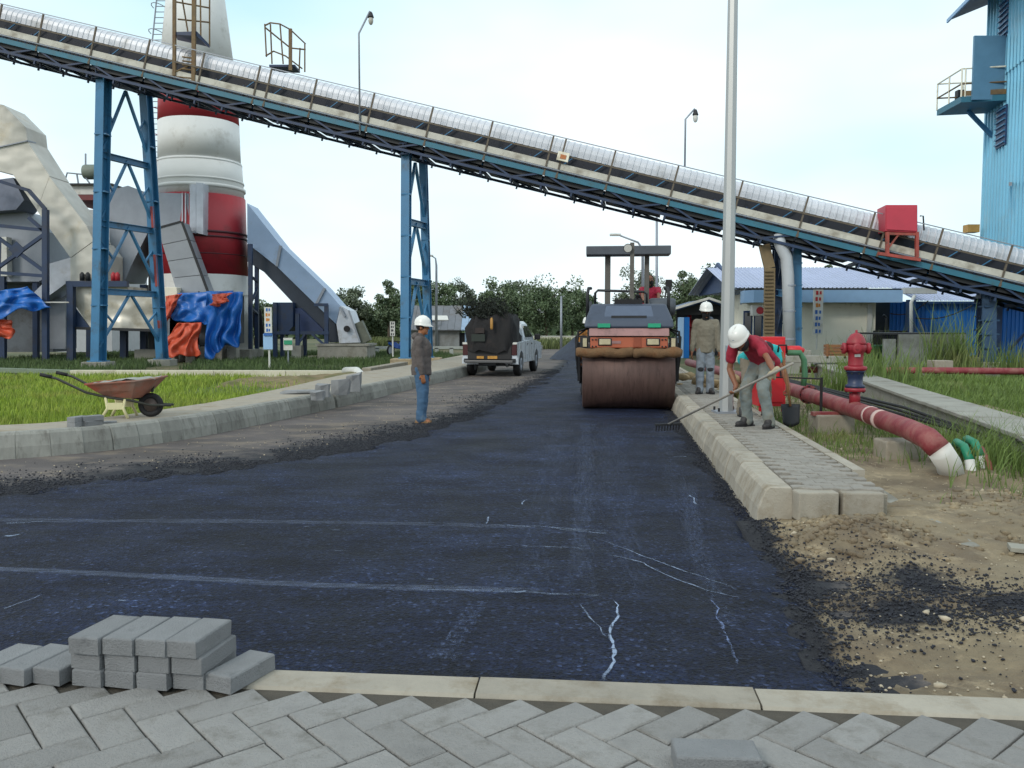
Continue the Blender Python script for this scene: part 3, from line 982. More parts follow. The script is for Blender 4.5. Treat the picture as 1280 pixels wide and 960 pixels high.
clong('shade_sheet', mat('painted_shade_navy', '#1d212c', .7, var=.2), .52, .55, .02, .80)  # dark sheet standing in for the shaded interior below the cover
clong('middle_rail', m_hoop, -.07, -.03, .58, .63)
clong('top_rail', m_galvd, -.06, -.03, 1.17, 1.2); clong('top_rail', m_galvd, 1.99, 2.02, 1.08, 1.11)
inst(cbox('conduit', m_galvd, [], [([(S0, -.09, .06), (S1, -.09, .06)], .025)]), 'conduit', conv, MC)

def cpt(px, py, vv=0.0):
    """the conveyor's near side seen at this pixel"""
    Y = 30.0
    for _ in range(8):
        p = at(px, py, Y)
        Y -= ((p - CA).dot(cv) - vv) / cv.y
    return at(px, py, Y)

# lamps standing on the conveyor
def conveyor_lamp(px, y_top, y_bot, vv, lean, label):
    b0 = cpt(px, y_bot, vv); tp = at(px, y_top, b0.y)
    r = thing('conveyor_lamp', label, 'lamp', b0, world=True)
    b = MB()
    kn = b0.lerp(tp, .82); kn.x = b0.x
    e = V((tp.x + lean * .35, tp.y, tp.z))
    b.tube([b0, kn, e], .035, 6); b.build('pole', m_galvd, r, True)
    b = MB(); h_ = e + V((.03, 0, -.12))
    b.lathe([(.03, .1), (.06, .06), (.1, -.06), (.11, -.1)], 10, c=h_); b.build('lamp_shade', m_dark, r, True)
    b = MB(); b.ball(h_ + V((0, 0, -.2)), (.09, .09, .16), 10, 6); b.build('glass_globe', m_white, r, True)
conveyor_lamp(450, 14, 168, -.05, 1, 'thin bent lamp post on the conveyor rail, left of the slim middle trestle')
conveyor_lamp(856, 136, 208, 1.5, 1, 'thin bent lamp post rising behind the conveyor cover near the street lamp pole')

# rusty access platform and far guard rail
def bars(lines, r=.03, n=6):
    return Multi([MB().tube(ln, r, n) for ln in lines])
class Multi:
    def __init__(s, l): s.l = l
    def build(s, *a, **k):
        return [b.build(*a, **k) for b in s.l]
def beams(lst):
    return Multi([MB().beam(*x) for x in lst])
pf = thing('access_platform', 'rusty yellow ladder platform on the conveyor side, in front of the chimney', 'platform', cpt(230, 100), world=True)
pp = lambda x, y, d=-.12: at(x, y, 31.9 + d)
MB().beam(pp(218, -60), pp(218, 95), .11, .11).build('post', m_rust, pf)
MB().beam(pp(243, -60, -.2), pp(242, 102, -.2), .13, .13).build('post', m_rust, pf)
bars([[pp(218, -60, .9), pp(262, -52, .9), pp(262, 58, .9)], [pp(218, 2, .4), pp(262, 10, .9)], [pp(250, -55, .5), pp(251, 48, .5)], [pp(222, 24, .4), pp(262, 28, .9)], [pp(228, 0, .2), pp(236, 46, .2)]]).build('guard_rail', m_rust, pf)
b = MB(); b.add([pp(218, 40), pp(246, 39, -.2), pp(262, 56, .2), pp(258, 54, .9), pp(222, 46, .8), pp(218, 43), pp(246, 45, -.2), pp(262, 60, .2), pp(258, 58, .9), pp(222, 50, .8)], [(0, 1, 2, 3, 4), (9, 8, 7, 6, 5), (0, 1, 6, 5), (1, 2, 7, 6), (2, 3, 8, 7), (3, 4, 9, 8), (4, 0, 5, 9)]); b.build('deck', m_dblue, pf)
bars([[pp(228, 86 + 3 * k - 8 * k, -.2), pp(242, 88 - 5 * k, -.2)] for k in range(4)] + [[pp(219, 90), pp(241, 80, -.2)], [pp(221, 96), pp(240, 98, -.2)]]).build('rung', m_rust, pf)
gr = thing('guard_rail', 'rounded rusty guard rail cage rising behind the conveyor cover', 'guard rail', cpt(356, 95, 1.9), world=True)
gp = lambda x, y, d=0.: at(x, y, 33.6 + d)
bars([[gp(331, 32), gp(338, 28.5, -.3), gp(350, 30, -.4), gp(363, 37, -.2), gp(382, 55, .2)], [gp(332, 70), gp(342, 64), gp(357, 70), gp(378, 86, .2)], [gp(331, 34), gp(363, 60, .5), gp(382, 62, .5)], [gp(331, 30), gp(333, 71)], [gp(350, 30, -.4), gp(354, 80, -.3)], [gp(381, 55, .2), gp(381, 90, .2)], [gp(338, 30, -.3), gp(340, 80)], [gp(375, 60, .4), gp(374, 88, .4)]], .03).build('rail', m_rust, gr)
MB().beam(gp(363, 36, -.2), gp(363, 88, -.2), .12, .1).build('post', m_rust, gr)
b = MB(); b.box(gp(356, 86, .3), (1.0, .8, .08)); b.build('deck', m_dblue, gr)

# ------------------------------------------------------------------ trestles
m_block1 = mat('trestle_footing', '#9d8e74', .9, var=.25, scale=2, bump=.4, bscale=30, dirt=.4, dirtc='#6a5a44', dscale=3)
def trestle(label, near, far_, levels, wn=.36, wf=.34, foot=(1, .9), m1=m_blue, m2=m_blue, fm=None):
    """near / far_ = (top px, top py, bottom px, bottom py, Y top, Y bottom)"""
    nt_, nb = at(near[0], near[1], near[4]), at(near[2], near[3], near[5])
    ft, fb = at(far_[0], far_[1], far_[4]), at(far_[2], far_[3], far_[5])
    r = thing('conveyor_trestle', label, 'trestle', ((nb + fb) / 2).xy.to_3d(), world=True)
    across = (ft - nt_).xy.to_3d().normalized()
    for t_, b_, w_, m in ((nt_, nb, wn, m1), (ft, fb, wf, m2)):
        q = MB().ibeam(b_, t_, w_, w_ * 1.0, .03, up=across)
        lg = q.build('leg', m, r)
        for k in range(1, 5):
            MB().box(b_.lerp(t_, k / 5), (w_ * 1.12, w_ * 1.12, .05)).build('flange_plate', m, lg)
        MB().box(b_ + V((0, 0, .02)), (w_ * 1.5, w_ * 1.5, .04)).build('base_plate', m, lg)
        f = MB().box(V((b_.x, b_.y, b_.z / 2 - .1)), (foot[0], foot[1], b_.z + .2))
        f.build('footing', fm or m_conc, r, bevel=.03)
    N = lambda t_: nt_.lerp(nb, t_)
    F = lambda t_: ft.lerp(fb, t_)
    MB().ibeam(N(0) + V((0, 0, .1)) - across * .4, F(0) + V((0, 0, .1)) + across * .4, .3, .4, .03).build('cap_beam', m_dblue, r)
    for i, t_ in enumerate(levels):
        if i: MB().ibeam(N(t_), F(t_), .2, .24, .02).build('cross_member', m1, r)
        if i + 1 < len(levels) or levels[-1] < .99:
            t2 = levels[i + 1] if i + 1 < len(levels) else .97
            mid = (N(t_) + F(t_)) / 2
            MB().beam(mid, N(t2 - .02), .11, .08).build('brace', m1, r)
            MB().beam(mid, F(t2 - .02), .11, .08).build('brace', m2, r)
            mm = .55
            MB().beam(mid.lerp(N(t2 - .02), mm), N(t_ + (t2 - t_) * .25), .07, .06).build('brace', m1, r)
            MB().beam(mid.lerp(F(t2 - .02), mm), F(t_ + (t2 - t_) * .25), .07, .06).build('brace', m2, r)
    return r
t1 = trestle('tall wide blue steel trestle standing on the lawn in front of the chimney', (130, 97, 123, 452, 32.7, 32.4), (182, 116, 203, 449, 34.7, 35.3), (.02, .27, .51, .75), .40, .36, (.95, .8), m_blue, m_blue)
# worn patches of primer on the far leg
for k, (t0, t1_) in enumerate(((.42, .50), (.60, .72), (.85, .88))):
    a, b_ = at(182, 116, 34.7), at(203, 449, 35.3)
    MB().beam(a.lerp(b_, t0) + V((.05, -.205, 0)), a.lerp(b_, t1_) + V((.05, -.205, 0)), .14, .03).build('primer_patch', mat('red_primer', '#93413f', .7, var=.3, scale=3), t1)
trestle('slim blue steel trestle on a brown footing beside the left pavement', (508, 192, 507, 448, 31.0, 30.6), (529, 200, 536, 447, 33.2, 33.4), (.03, .33, .62), .31, .28, (1.0, .9), m_blue, m_blue, m_block1)
trestle('blue trestle beside the white building with cable tray and silver pipe', (995, 302, 995, 437, 29.4, 29.4), (972, 300, 971, 430, 31.4, 31.4), (.03, .5), .30, .3, (.8, .8), m_blue, m_dblue)
trestle('dark low trestle under the conveyor in front of the bright blue wall', (1236, 366, 1236, 452, 28.4, 28.4), (1228, 362, 1228, 446, 30.5, 30.5), (.03,), .42, .36, (.8, .8), mat('dark_trestle_paint', '#27496a', .5, var=.2), m_dblue)

# cable tray and silver pipe at the third trestle
ct = thing('cable_tray', 'tan slotted cable tray climbing the trestle by the white building', 'cable tray', at(962, 437, 29.3), world=True)
b = MB()
pl_ = [at(961, 438, 29.1), at(962, 335, 29.1), at(955, 306, 29.2)]
for a, c_ in zip(pl_, pl_[1:]): b.beam(a, c_, .36, .1, up=(0, 1, 0))
b.build('tray', mat('tan_tray', '#75654a', .7, var=.2, scale=3), ct)
for k in range(22):
    p = at(961.3, 434 - k * 4.5, 29.02)
    MB().box(p, (.3, .04, .035)).build('rung', mat('tray_rung', '#5b4d38', .7), ct)
sp = thing('silver_pipe', 'thick bent silver insulated pipe rising beside the blue trestle leg', 'pipe', at(986, 437, 28.9), world=True)
MB().tube([at(987, 440, 28.9), at(985, 345, 28.9), at(983, 322, 28.9), at(975, 305, 28.9), at(973, 292, 28.9)], .2, 14).build('pipe_run', mat('pale_insulation', '#b4b9bf', .6, .1, var=.08), sp, True)
for yy in (425, 390, 358): MB().tube([at(986.5, yy, 28.9), at(986.5, yy - 2, 28.9)], .215, 14).build('joint_band', m_galvd, sp)

# red box on its stand beside the conveyor
rx = thing('red_box', 'faded red box on a red steel stand fixed to the conveyor', 'box', cpt(1128, 322), world=True)
q = lambda x, y, d=0.: at(x, y, 27.9 + d)
b = MB(); b.prism([q(1107, 256), q(1107, 289), q(1147, 291), q(1147, 256)], (0, 0, 0), (.15, 1.0, 0)); b.build('cabinet', m_pink, rx, bevel=.02)
b = MB(); b.prism([q(1108, 259, -.02), q(1108, 287, -.02), q(1146, 289, -.02), q(1146, 259, -.02)], (0, 0, 0), (0, -.02, 0)); b.build('cabinet_door', m_pink, rx, bevel=.008)
for x, d in ((1109, 0), (1146, 0), (1115, .9), (1144, .9)):
    MB().beam(q(x, 290, d), q(x, 322 if x > 1140 else 318, d), .1, .1).build('leg', mat('red_stand_paint', '#a3483f', .6, var=.2, dirt=.3), rx)
beams([(q(1098, 317), q(1150, 325), .14, .1), (q(1098, 317, .9), q(1150, 325, .9), .14, .1), (q(1109, 292), q(1146, 293), .08, .08), (q(1109, 312), q(1124, 292), .05, .05)]).build('base_frame', MATS['red_stand_paint'], rx)
MB().tube([q(1150, 270, .3), q(1154, 270, .3), q(1155, 288, .3)], .025, 6).build('conduit', m_dark, rx)

# small junction box on the conveyor
jb = thing('junction_box', 'small cream junction box with amber cover on the conveyor side', 'junction box', cpt(704, 196), world=True)
MB().box(cpt(704, 196, -.12), (.4, .12, .3), MC.to_3x3()).build('case', m_cream, jb)
MB().box(cpt(704, 196, -.19), (.2, .02, .14), MC.to_3x3()).build('cover', mat('amber_cover', '#b06a3a', .5), jb)

# ------------------------------------------------------------------ chimney
CY = 42.0
cx0 = (255.5 - 640) / FPX * CY
zc = lambda py: at(255.5, py, CY).z
ch = thing('chimney', 'tall red and white banded steel chimney behind the wide blue trestle', 'chimney', (cx0, CY, 0), world=True)
def band(y0, y1, r0, r1, m, name='shell_band', n=40):
    return MB().lathe([(r0, zc(y0)), (r1, zc(y1))], n, c=(cx0, CY, 0)).build(name, m, ch, True)
m_cw = mat('chimney_white', '#d2d3d1', .55, .0, var=.06, scale=.8, dirt=.15, dirtc='#b2b0aa', dscale=.6)
m_crd = mat('chimney_red', '#a12b35', .5, .05, var=.12, scale=.7, dirt=.12, dirtc='#7e2a30', dscale=.6)
band(440, 345, 2.17, 2.15, m_cw); band(345, 248, 2.15, 2.1, m_crd); band(248, 204, 2.05, 1.97, m_cw); band(204, 156, 1.92, 1.88, m_cw)
band(156, 105, 1.88, 1.80, m_crd); band(105, -40, 1.80, 1.18, m_cw); band(-40, -160, 1.18, 1.0, m_crd); band(-160, -260, 1.0, .95, m_cw)
for y, r, h_ in ((205, 1.98, .1), (228, 2.06, .1), (236, 2.12, .16), (293, 2.2, .1), (299, 2.2, .08), (320, 2.17, .05), (369, 2.18, .05), (437, 2.3, .12)):
    MB().lathe([(r - .1, zc(y) - h_), (r, zc(y) - h_ + .02), (r, zc(y)), (r - .1, zc(y) + .03)], 40, c=(cx0, CY, 0)).build('flange_ring', m_cw if y < 240 or y > 350 else mat('flange_dark_red', '#4a2028', .6), ch, True)
MB().lathe([(2.9, -.05), (2.9, .42), (2.85, .45)], 12, c=(cx0, CY, 0)).build('plinth', m_conc, ch)
cl = thing('caged_ladder', 'white caged ladder running up the left side of the chimney', 'ladder', at(196, 440, CY - 1), world=True)
lp = lambda x, y: at(x, y, CY - .3)
for x0, x1 in ((189.5, 208), (205, 214)):
    MB().tube([lp(x0, 250), lp(x0, 60), lp(x1, -120)], .035, 6).build('side_rail', m_galvd, cl)
for k in range(40):
    y = 246 - 7 * k; o = 0 if y > 60 else (60 - y) * .1
    MB().tube([lp(189.5 + o, y), lp(205 + o * .5, y)], .022, 5).build('rung', m_galvd, cl)
for k in range(9):
    y = 235 - 32 * k; o = 0 if y > 60 else (60 - y) * .1
    hp = [lp(189.5 + o, y) + V((-.1 + .75 * math.cos(a) * .4, -.1 - .7 * math.sin(a), 0)) + V((.35, 0, 0)) for a in np.linspace(0, math.pi, 7)]
    MB().tube(hp, .02, 5).build('cage_hoop', m_red if 130 < y < 180 else m_galvd, cl)

# ------------------------------------------------------------------ ducts and bag house on the left
def prismY(b, poly, Y0, dY):
    return b.prism([at(x, y, Y0) for x, y in poly], (0, 0, 0), (0, dY, 0))
du = thing('crumpled_duct', 'big crumpled silver clad duct sloping down to a hopper', 'duct', at(100, 447, 38.0).xy.to_3d(), world=True)
def crumple(poly, Y0, dY, amp, name, m, parent, sub=4):
    b = MB(); prismY(b, poly, Y0, dY)
    bm = bmesh.new(); me = b.mesh(name); bm.from_mesh(me)
    bmesh.ops.triangulate(bm, faces=[f for f in bm.faces if len(f.verts) > 4])
    amp *= .0
    for v_ in bm.verts:
        c_ = v_.co
        v_.co += V((fbm(c_.x, c_.z, .9) * amp, mnoise.noise(V((c_.x * 1.1, c_.y, c_.z * 1.1))) * amp * 1.5, fbm(c_.z, c_.x, .8, z=3) * amp))
    bm.to_mesh(me); bm.free()
    return link(name, me, m, parent)
crumple([(-90, 116), (4, 131), (32, 159), (34, 176), (62, 220), (46, 262), (16, 218), (-90, 190)], 38, 1.65, .05, 'upper_elbow', m_crump, du, 3)
crumple([(62, 221), (108, 282), (117, 301), (88, 322), (46, 263)], 38, 1.65, .06, 'sloping_section', m_crump, du, 4)
crumple([(117, 302), (129, 318), (129, 352), (88, 352), (88, 323)], 38, 1.9, .05, 'drop_section', m_crump, du, 4)
beams([(at(34, 176, 37.95), at(57, 182, 39.7), .06, .06), (at(-20, 188, 37.95), at(34, 176, 37.95), .05, .05)]).build('seam', m_galvd, du)
crumple([(92, 358), (160, 358), (160, 371), (201, 372), (201, 411), (113, 411), (92, 378)], 38, 2.0, .05, 'hopper', mat('hopper_cladding', '#b9b6ac', .42, .4, var=.15, scale=1.2, dirt=.25, dirtc='#9c937c', dscale=.8, bump=.9, bscale=.9, bdist=.35, bdet=1), du, 4)
beams([(at(84, 355, 37.7), at(160, 355, 37.7), .25, .25), (at(84, 355, 40), at(160, 355, 40), .25, .25)]).build('platform_beam', m_dblue, du)
for x, d in ((89, 37.7), (113, 39.6), (155, 39.6), (180, 40.5)):
    MB().beam(at(x, 356, d), V((at(x, 447, d).x, d, -.05)), .28, .28).build('leg', m_dblue, du)
for x in (103, 110, 142, 147): MB().lathe([(.11, 0), (.11, .28), (.04, .38)], 10, c=at(x, 351, 37.75)).build('bolt_cap', m_dark if x < 130 else m_red, du, True)
b = MB(); b.prism([at(90, 380, 37.9), at(112, 410, 37.9), at(90, 410, 37.9)], (0, 0, 0), (0, .1, 0)); b.build('gusset', m_dblue, du)
MB().beam(at(86, 410, 37.8), at(200, 413, 37.8), .15, .12).build('lower_beam', m_dark, du)

fd = thing('flue_duct', 'plain grey flue duct entering the left side of the chimney', 'duct', at(200, 447, 40.5).xy.to_3d(), world=True)
b = MB(); prismY(b, [(137, 238), (160, 232), (184, 241), (184, 292), (166, 328), (156, 352), (137, 352)], 40, 2.2); b.build('sloping_section', m_galvd, fd)
b = MB(); prismY(b, [(184.5, 240), (236, 242), (236, 288), (200, 291), (184.5, 291)], 39.9, 2.4); b.build('level_section', m_galvd, fd)
b = MB(); prismY(b, [(237, 230), (245, 231), (245, 292), (237, 290)], 39.7, 2.7); b.build('flange', m_galv, fd)
b = MB(); prismY(b, [(245.2, 228), (254, 229), (254, 293), (245.2, 291)], 39.5, 2.4); b.build('chimney_inlet', m_galv, fd)
for x in (228, 232): MB().beam(at(x, 241, 39.86), at(x, 288, 39.86), .06, .05).build('stiffener', m_galv, fd)
MB().beam(at(190, 300, 40.3), V((at(190, 447, 40.3).x, 40.3, -.05)), .25, .25).build('leg', m_dark, fd)
cd = thing('inclined_chute', 'narrow grey panelled chute leaning down from the flue duct', 'chute', at(235, 447, 38.6).xy.to_3d(), world=True)
c4 = [at(197, 285, 38.4), at(226, 277, 38.4), at(259, 366, 38.4), at(222, 368, 38.4)]
for k in range(4):
    t0, t1_ = k / 4 + .004, (k + 1) / 4 - .004
    f = [c4[0].lerp(c4[3], t0), c4[1].lerp(c4[2], t0), c4[1].lerp(c4[2], t1_), c4[0].lerp(c4[3], t1_)]
    b = MB(); b.prism(f, (0, 0, 0), (0, 1.0, 0)); b.build('panel', mat('chute_panel', '#8f949b', .5, .5, var=.12, scale=1.3, rnd=.15), cd)
beams([(c4[1] + V((.05, 0, 0)), c4[2] + V((.05, 0, 0)), .08, .1), (c4[0], c4[1], .08, .08)]).build('edge_frame', m_dark, cd)
b = MB(); b.box(at(233, 400, 38.8), (1.5, 1.0, 2.6)); b.build('lower_casing', m_galvd, cd)
MB().box(at(212, 372, 38.2), (.9, .6, .9)).build('white_cabinet', m_cream, cd, bevel=.02)

# inclined silver duct on the right of the chimney with its fan
m_ductb = mat('bluish_duct_sheet', '#93a8c4', .45, .3, var=.12, scale=1.2, dirt=.15, dirtc='#8d959f', bump=.3, bscale=1.2, bdist=.1, bdet=1)
rd = thing('fan_duct', 'long silver duct sloping from the chimney down to the fan', 'duct', at(435, 440, 41.5).xy.to_3d(), world=True)
top = [(309, 254), (351, 307), (406, 360), (425, 382)]; bot = [(309, 304), (346, 333), (395, 381), (420, 405)]
for k in range(3):
    b = MB(); prismY(b, [top[k], top[k + 1], bot[k + 1], bot[k]], 41, 1.7); b.build('duct_section', m_ductb, rd)
for k in (1, 2):
    MB().beam(at(*top[k], 40.95), at(*bot[k], 40.95), .12, .12).build('flange', m_galvd, rd)
b = MB(); prismY(b, [(309, 304.5), (346, 333.5), (395, 381.5), (419, 405), (423, 428), (412, 428), (375, 388), (330, 340), (309, 327)], 41.15, 1.5); b.build('underside_panel', mat('shadow_steel', '#3b424d', .55, .3, var=.2), rd)  # dark colour stands in for shade on the duct's underside
b = MB(); prismY(b, [(425.5, 382), (436, 388), (450, 428), (424, 429), (420.5, 405)], 40.6, 1.9); b.build('fan_casing', m_galv, rd)
b = MB(); b.lathe([(.001, 0), (.13, 0), (.15, .05), (.15, .12)], 16, M=Matrix.Translation(at(434, 411, 40.5)) @ Matrix.Rotation(R(90), 4, 'X')); b.build('inlet_hole', m_black, rd)
b = MB(); b.beam(at(436, 388, 40.5), at(450, 428, 40.5), .08, .08).beam(at(425, 384, 40.5), at(431, 396, 40.5), .1, .1); b.build('casing_rib', m_galvd, rd)
b = MB(); b.beam(at(446, 404, 40.9), at(457, 428, 40.9), .5, .6); b.build('motor_guard', mat('dirty_olive', '#5b5f55', .7, var=.3), rd)
MB().box(at(434, 439, 41.2) , (2.35, 2.4, .75)).build('plinth', m_conc, rd, bevel=.02)
MB().box(at(434, 430.5, 41.2), (2.5, 2.5, .1)).build('plinth_cap', m_conc, rd)
sf = thing('support_frame', 'dark blue support frame with tank under the sloping silver duct', 'support frame', at(375, 446, 41).xy.to_3d(), world=True)
b = MB(); prismY(b, [(345, 378), (366, 378), (366, 408), (360, 415), (350, 415), (345, 408)], 40.6, 1.5); b.build('tank', m_dblue, sf)
b = MB(); prismY(b, [(369, 385), (376, 385), (404, 412), (404, 417), (372, 416), (369, 412)], 40.9, 1.3); b.build('lower_chute', mat('deep_blue_chute', '#27375c', .5, var=.25), sf)
for x, y0, d in ((313, 305, 40.4), (321, 330, 41.5), (344, 378, 40.5), (353, 414, 41), (372, 392, 40.4), (381, 415, 41.4), (408, 381, 40.5)):
    MB().beam(at(x, y0, d), V((at(x, 440, d).x, d, -.05)), .18, .18).build('leg', m_dblue, sf)
beams([(at(341, 416, 40.45), at(411, 416, 40.45), .14, .16), (at(313, 345, 40.4), at(322, 352, 41.4), .1, .1), (at(313, 380, 40.4), at(322, 360, 41.4), .1, .1), (at(313, 384, 40.4), at(322, 392, 41.4), .1, .1), (at(388, 416, 40.4), at(408, 433, 40.4), .1, .1), (at(393, 381, 40.45), at(410, 381, 40.45), .14, .14), (at(372, 431, 40.4), at(381, 418, 40.4), .1, .1)]).build('brace', m_dblue, sf)
for x in (372, 405): MB().box(at(x, 441, 40.5), (.45, .5, .7)).build('footing', m_conc, sf)
for k in range(4): MB().beam(at(316 + 3 * k, 388, 42.2), at(322 + 3 * k, 434, 42.2), .12, .06).build('leaning_bar', m_dark, sf)

# dark steel frame and hopper at the far left
lf = thing('hopper_frame', 'dark blue braced steel frame with grey hopper by the crumpled duct', 'steel frame', at(30, 447, 37.2).xy.to_3d(), world=True)
fp = lambda x, y, d=0.: at(x, y, 37.0 + d)
for x, y0, d in ((57, 262, 0), (-30, 230, 0), (4, 300, 2.0), (45, 300, 2.2)):
    MB().beam(fp(x, y0, d), V((fp(x, 447, d).x, 37 + d, -.05)), .22, .22).build('leg', m_dblue, lf)
for a in (((-40, 278), (57, 288)), ((-40, 338), (57, 345)), ((57, 262), (36, 238)), ((57, 292), (-10, 340)), ((-40, 270), (57, 340)), ((36, 238), (-40, 214)), ((57, 290), (36, 272))):
    MB().beam(fp(*a[0], -.02), fp(*a[1], -.02), .14, .14).build('brace', m_dblue, lf)
b = MB(); b.box(fp(21, 312, -.1), (.5, .06, .5), Matrix.Rotation(R(45), 3, 'Y')); b.build('gusset', m_dblue, lf)
b = MB(); prismY(b, [(-60, 232), (16, 222), (30, 250), (20, 262), (-60, 268)], 38.2, 1.5); b.build('inlet_hood', mat('dark_hood', '#697080', .5, .4, var=.2), lf)
b = MB(); prismY(b, [(-60, 268), (30, 264), (60, 290), (60, 345), (48, 352), (-60, 352)], 39, 2.5); b.build('hopper', m_galvd, lf)
b = MB(); prismY(b, [(60, 330), (88, 322), (88, 350), (50, 378), (30, 378), (56, 352)], 38.8, 1.2); b.build('side_chute', m_galv, lf)
b = MB(); prismY(b, [(-60, 354), (70, 354), (66, 440), (-60, 440)], 40.6, 1.5); b.build('rear_wall', mat('mottled_grey_wall', '#5b6168', .8, var=.3, scale=1, dirt=.3, dirtc='#41403e'), lf)  # grey wall with darker blotches
b = MB(); prismY(b, [(58, 372), (82, 372), (82, 436), (62, 436)], 39.5, 1.0); b.build('side_casing', m_galvd, lf)
MB().tube([fp(-5, 378, -.3), fp(86, 378, -.3)], .03, 6).build('hand_rail', m_white, lf)
b = MB(); prismY(b, [(2, 296), (8, 296), (9, 345), (1, 345)], 38.5, .4); b.build('white_duct', m_white, lf)

# white process building far behind
pb = thing('process_building', 'small white rooftop plant building seen between duct and blue trestle', 'building', at(115, 447, 52).xy.to_3d(), world=True)
b = MB(); prismY(b, [(70, 262), (140, 262), (140, 440), (70, 440)], 52, 5); b.build('lower_wall', mat('pale_wall_panel', '#a9adb2', .7, var=.1), pb)
b = MB(); prismY(b, [(80, 231), (140, 231), (140, 243), (80, 243)], 51.9, 5); b.build('wall', m_white, pb)
b = MB(); prismY(b, [(76, 243.5), (140, 243.5), (140, 250), (76, 250)], 51.7, 5); b.build('red_awning', mat('maroon_roof', '#6d3638', .7), pb)
b = MB(); prismY(b, [(78, 229), (140, 229), (140, 230.8), (78, 230.8)], 51.6, 5); b.build('roof_edge', m_dark, pb)
b = MB(); b.lathe([(.0, -.5), (.42, -.5), (.45, -.4), (.45, .5), (.3, .6)], 14, M=Matrix.Translation(at(116, 215, 52)) @ Matrix.Rotation(R(90), 4, 'Y')); b.build('motor', mat('grey_green_motor', '#6f786e', .6), pb, True)
bars([[at(80, 230, 51.8), at(84, 216, 51.8), at(104, 218, 51.8), at(112, 229, 51.8)], [at(96, 217, 51.8), at(98, 230, 51.8)], [at(107, 208, 51.8), at(107, 192, 51.8)]], .05).build('hand_rail', m_galvd, pb)

# tarpaulins
def tarp(name, label, outline, Y, m, amp=.12, nu=26, nv=22, cat='tarpaulin', seed=0):
    """outline: four pixel corners (tl, tr, br, bl); bulging, folded sheet"""
    tl, tr, br, bl = outline
    b = MB()
    def fn(i, j):
        px = (tl[0] * (1 - i) + tr[0] * i) * (1 - j) + (bl[0] * (1 - i) + br[0] * i) * j
        py = (tl[1] * (1 - i) + tr[1] * i) * (1 - j) + (bl[1] * (1 - i) + br[1] * i) * j
        e = mnoise.noise(V((i * 3 + seed, j * 3, seed)))
        px += 9 * e * (j * .7 + .3); py += 6 * mnoise.noise(V((i * 4 + seed, j * 2, 7 + seed))) * (j + .15)
        bulge = math.sin(math.pi * i) * .35 * (.4 + j * .6)
        fold = amp * math.sin(i * 19 + 3 * math.sin(j * 4 + seed) + seed) * (.3 + j) + amp * 1.3 * mnoise.noise(V((i * 6 + seed, j * 5, 2)))
        return at(px, py, Y - bulge - fold)
    b.sheet(fn, nu, nv)
    o = b.build(name, m, None, True, thick=.02)
    return tag(o, label, cat)
m_tb = mat('blue_tarpaulin', '#1f63b4', .38, var=.15, scale=3, dirt=.12, dirtc='#5c83b4', dscale=2, bump=.2, bscale=9)
m_to = mat('orange_tarpaulin', '#c8553a', .5, var=.15, scale=3, dirt=.15, dirtc='#a2462f', bump=.2, bscale=9)
m_mach = mat('machine_grey', '#4c5158', .6, .3, var=.2)
cm = thing('covered_machine', 'grey machine base on concrete blocks under the tarpaulins by the chimney', 'machine', at(250, 447, 38.6).xy.to_3d(), world=True)
b = MB(); prismY(b, [(212, 372), (286, 368), (286, 430), (212, 432)], 38.3, 2.2); b.build('casing', m_mach, cm)
for x in (215, 240, 258, 274, 292): MB().box(at(x, 444, 38.5), (.4, .5, .8)).build('plinth_block', m_conc, cm)
b = MB(); prismY(b, [(168, 437), (312, 437), (312, 452), (168, 452)], 39.2, 1.6); b.build('base_slab', m_conc, cm)
tarp('tarpaulin', 'bright blue tarpaulin draped over the top of the machine beside the chimney', ((222, 367), (292, 363), (278, 408), (216, 400)), 37.9, m_tb, .1, seed=2)
tarp('tarpaulin', 'hanging bulging blue tarpaulin wrapped round the machine corner by the chimney', ((258, 364), (304, 365), (300, 428), (256, 448)), 37.6, m_tb, .2, seed=5)
tarp('tarpaulin', 'orange tarpaulin strip hanging under the blue one beside the blue trestle leg', ((207, 370), (228, 367), (208, 402), (202, 408)), 37.7, m_to, .08, seed=8)
tarp('tarpaulin', 'crumpled orange tarpaulin hanging to a point below the blue tarpaulin', ((222, 404), (252, 403), (246, 446), (196, 444)), 37.5, m_to, .12, seed=11)
tarp('tarpaulin', 'small orange flap folded over the blue tarpaulin by the chimney', ((265, 368), (290, 366), (284, 376), (266, 382)), 37.25, m_to, .05, seed=13)
tarp('tarpaulin', 'bright blue tarpaulin slung over the rail below the dark steel frame', ((-40, 370), (34, 358), (64, 384), (-40, 402)), 36.5, m_tb, .16, seed=17)
tarp('tarpaulin', 'dull orange cloth hanging under the blue tarpaulin by the steel frame', ((-40, 398), (14, 400), (17, 418), (-40, 432)), 36.6, m_to, .12, seed=19)
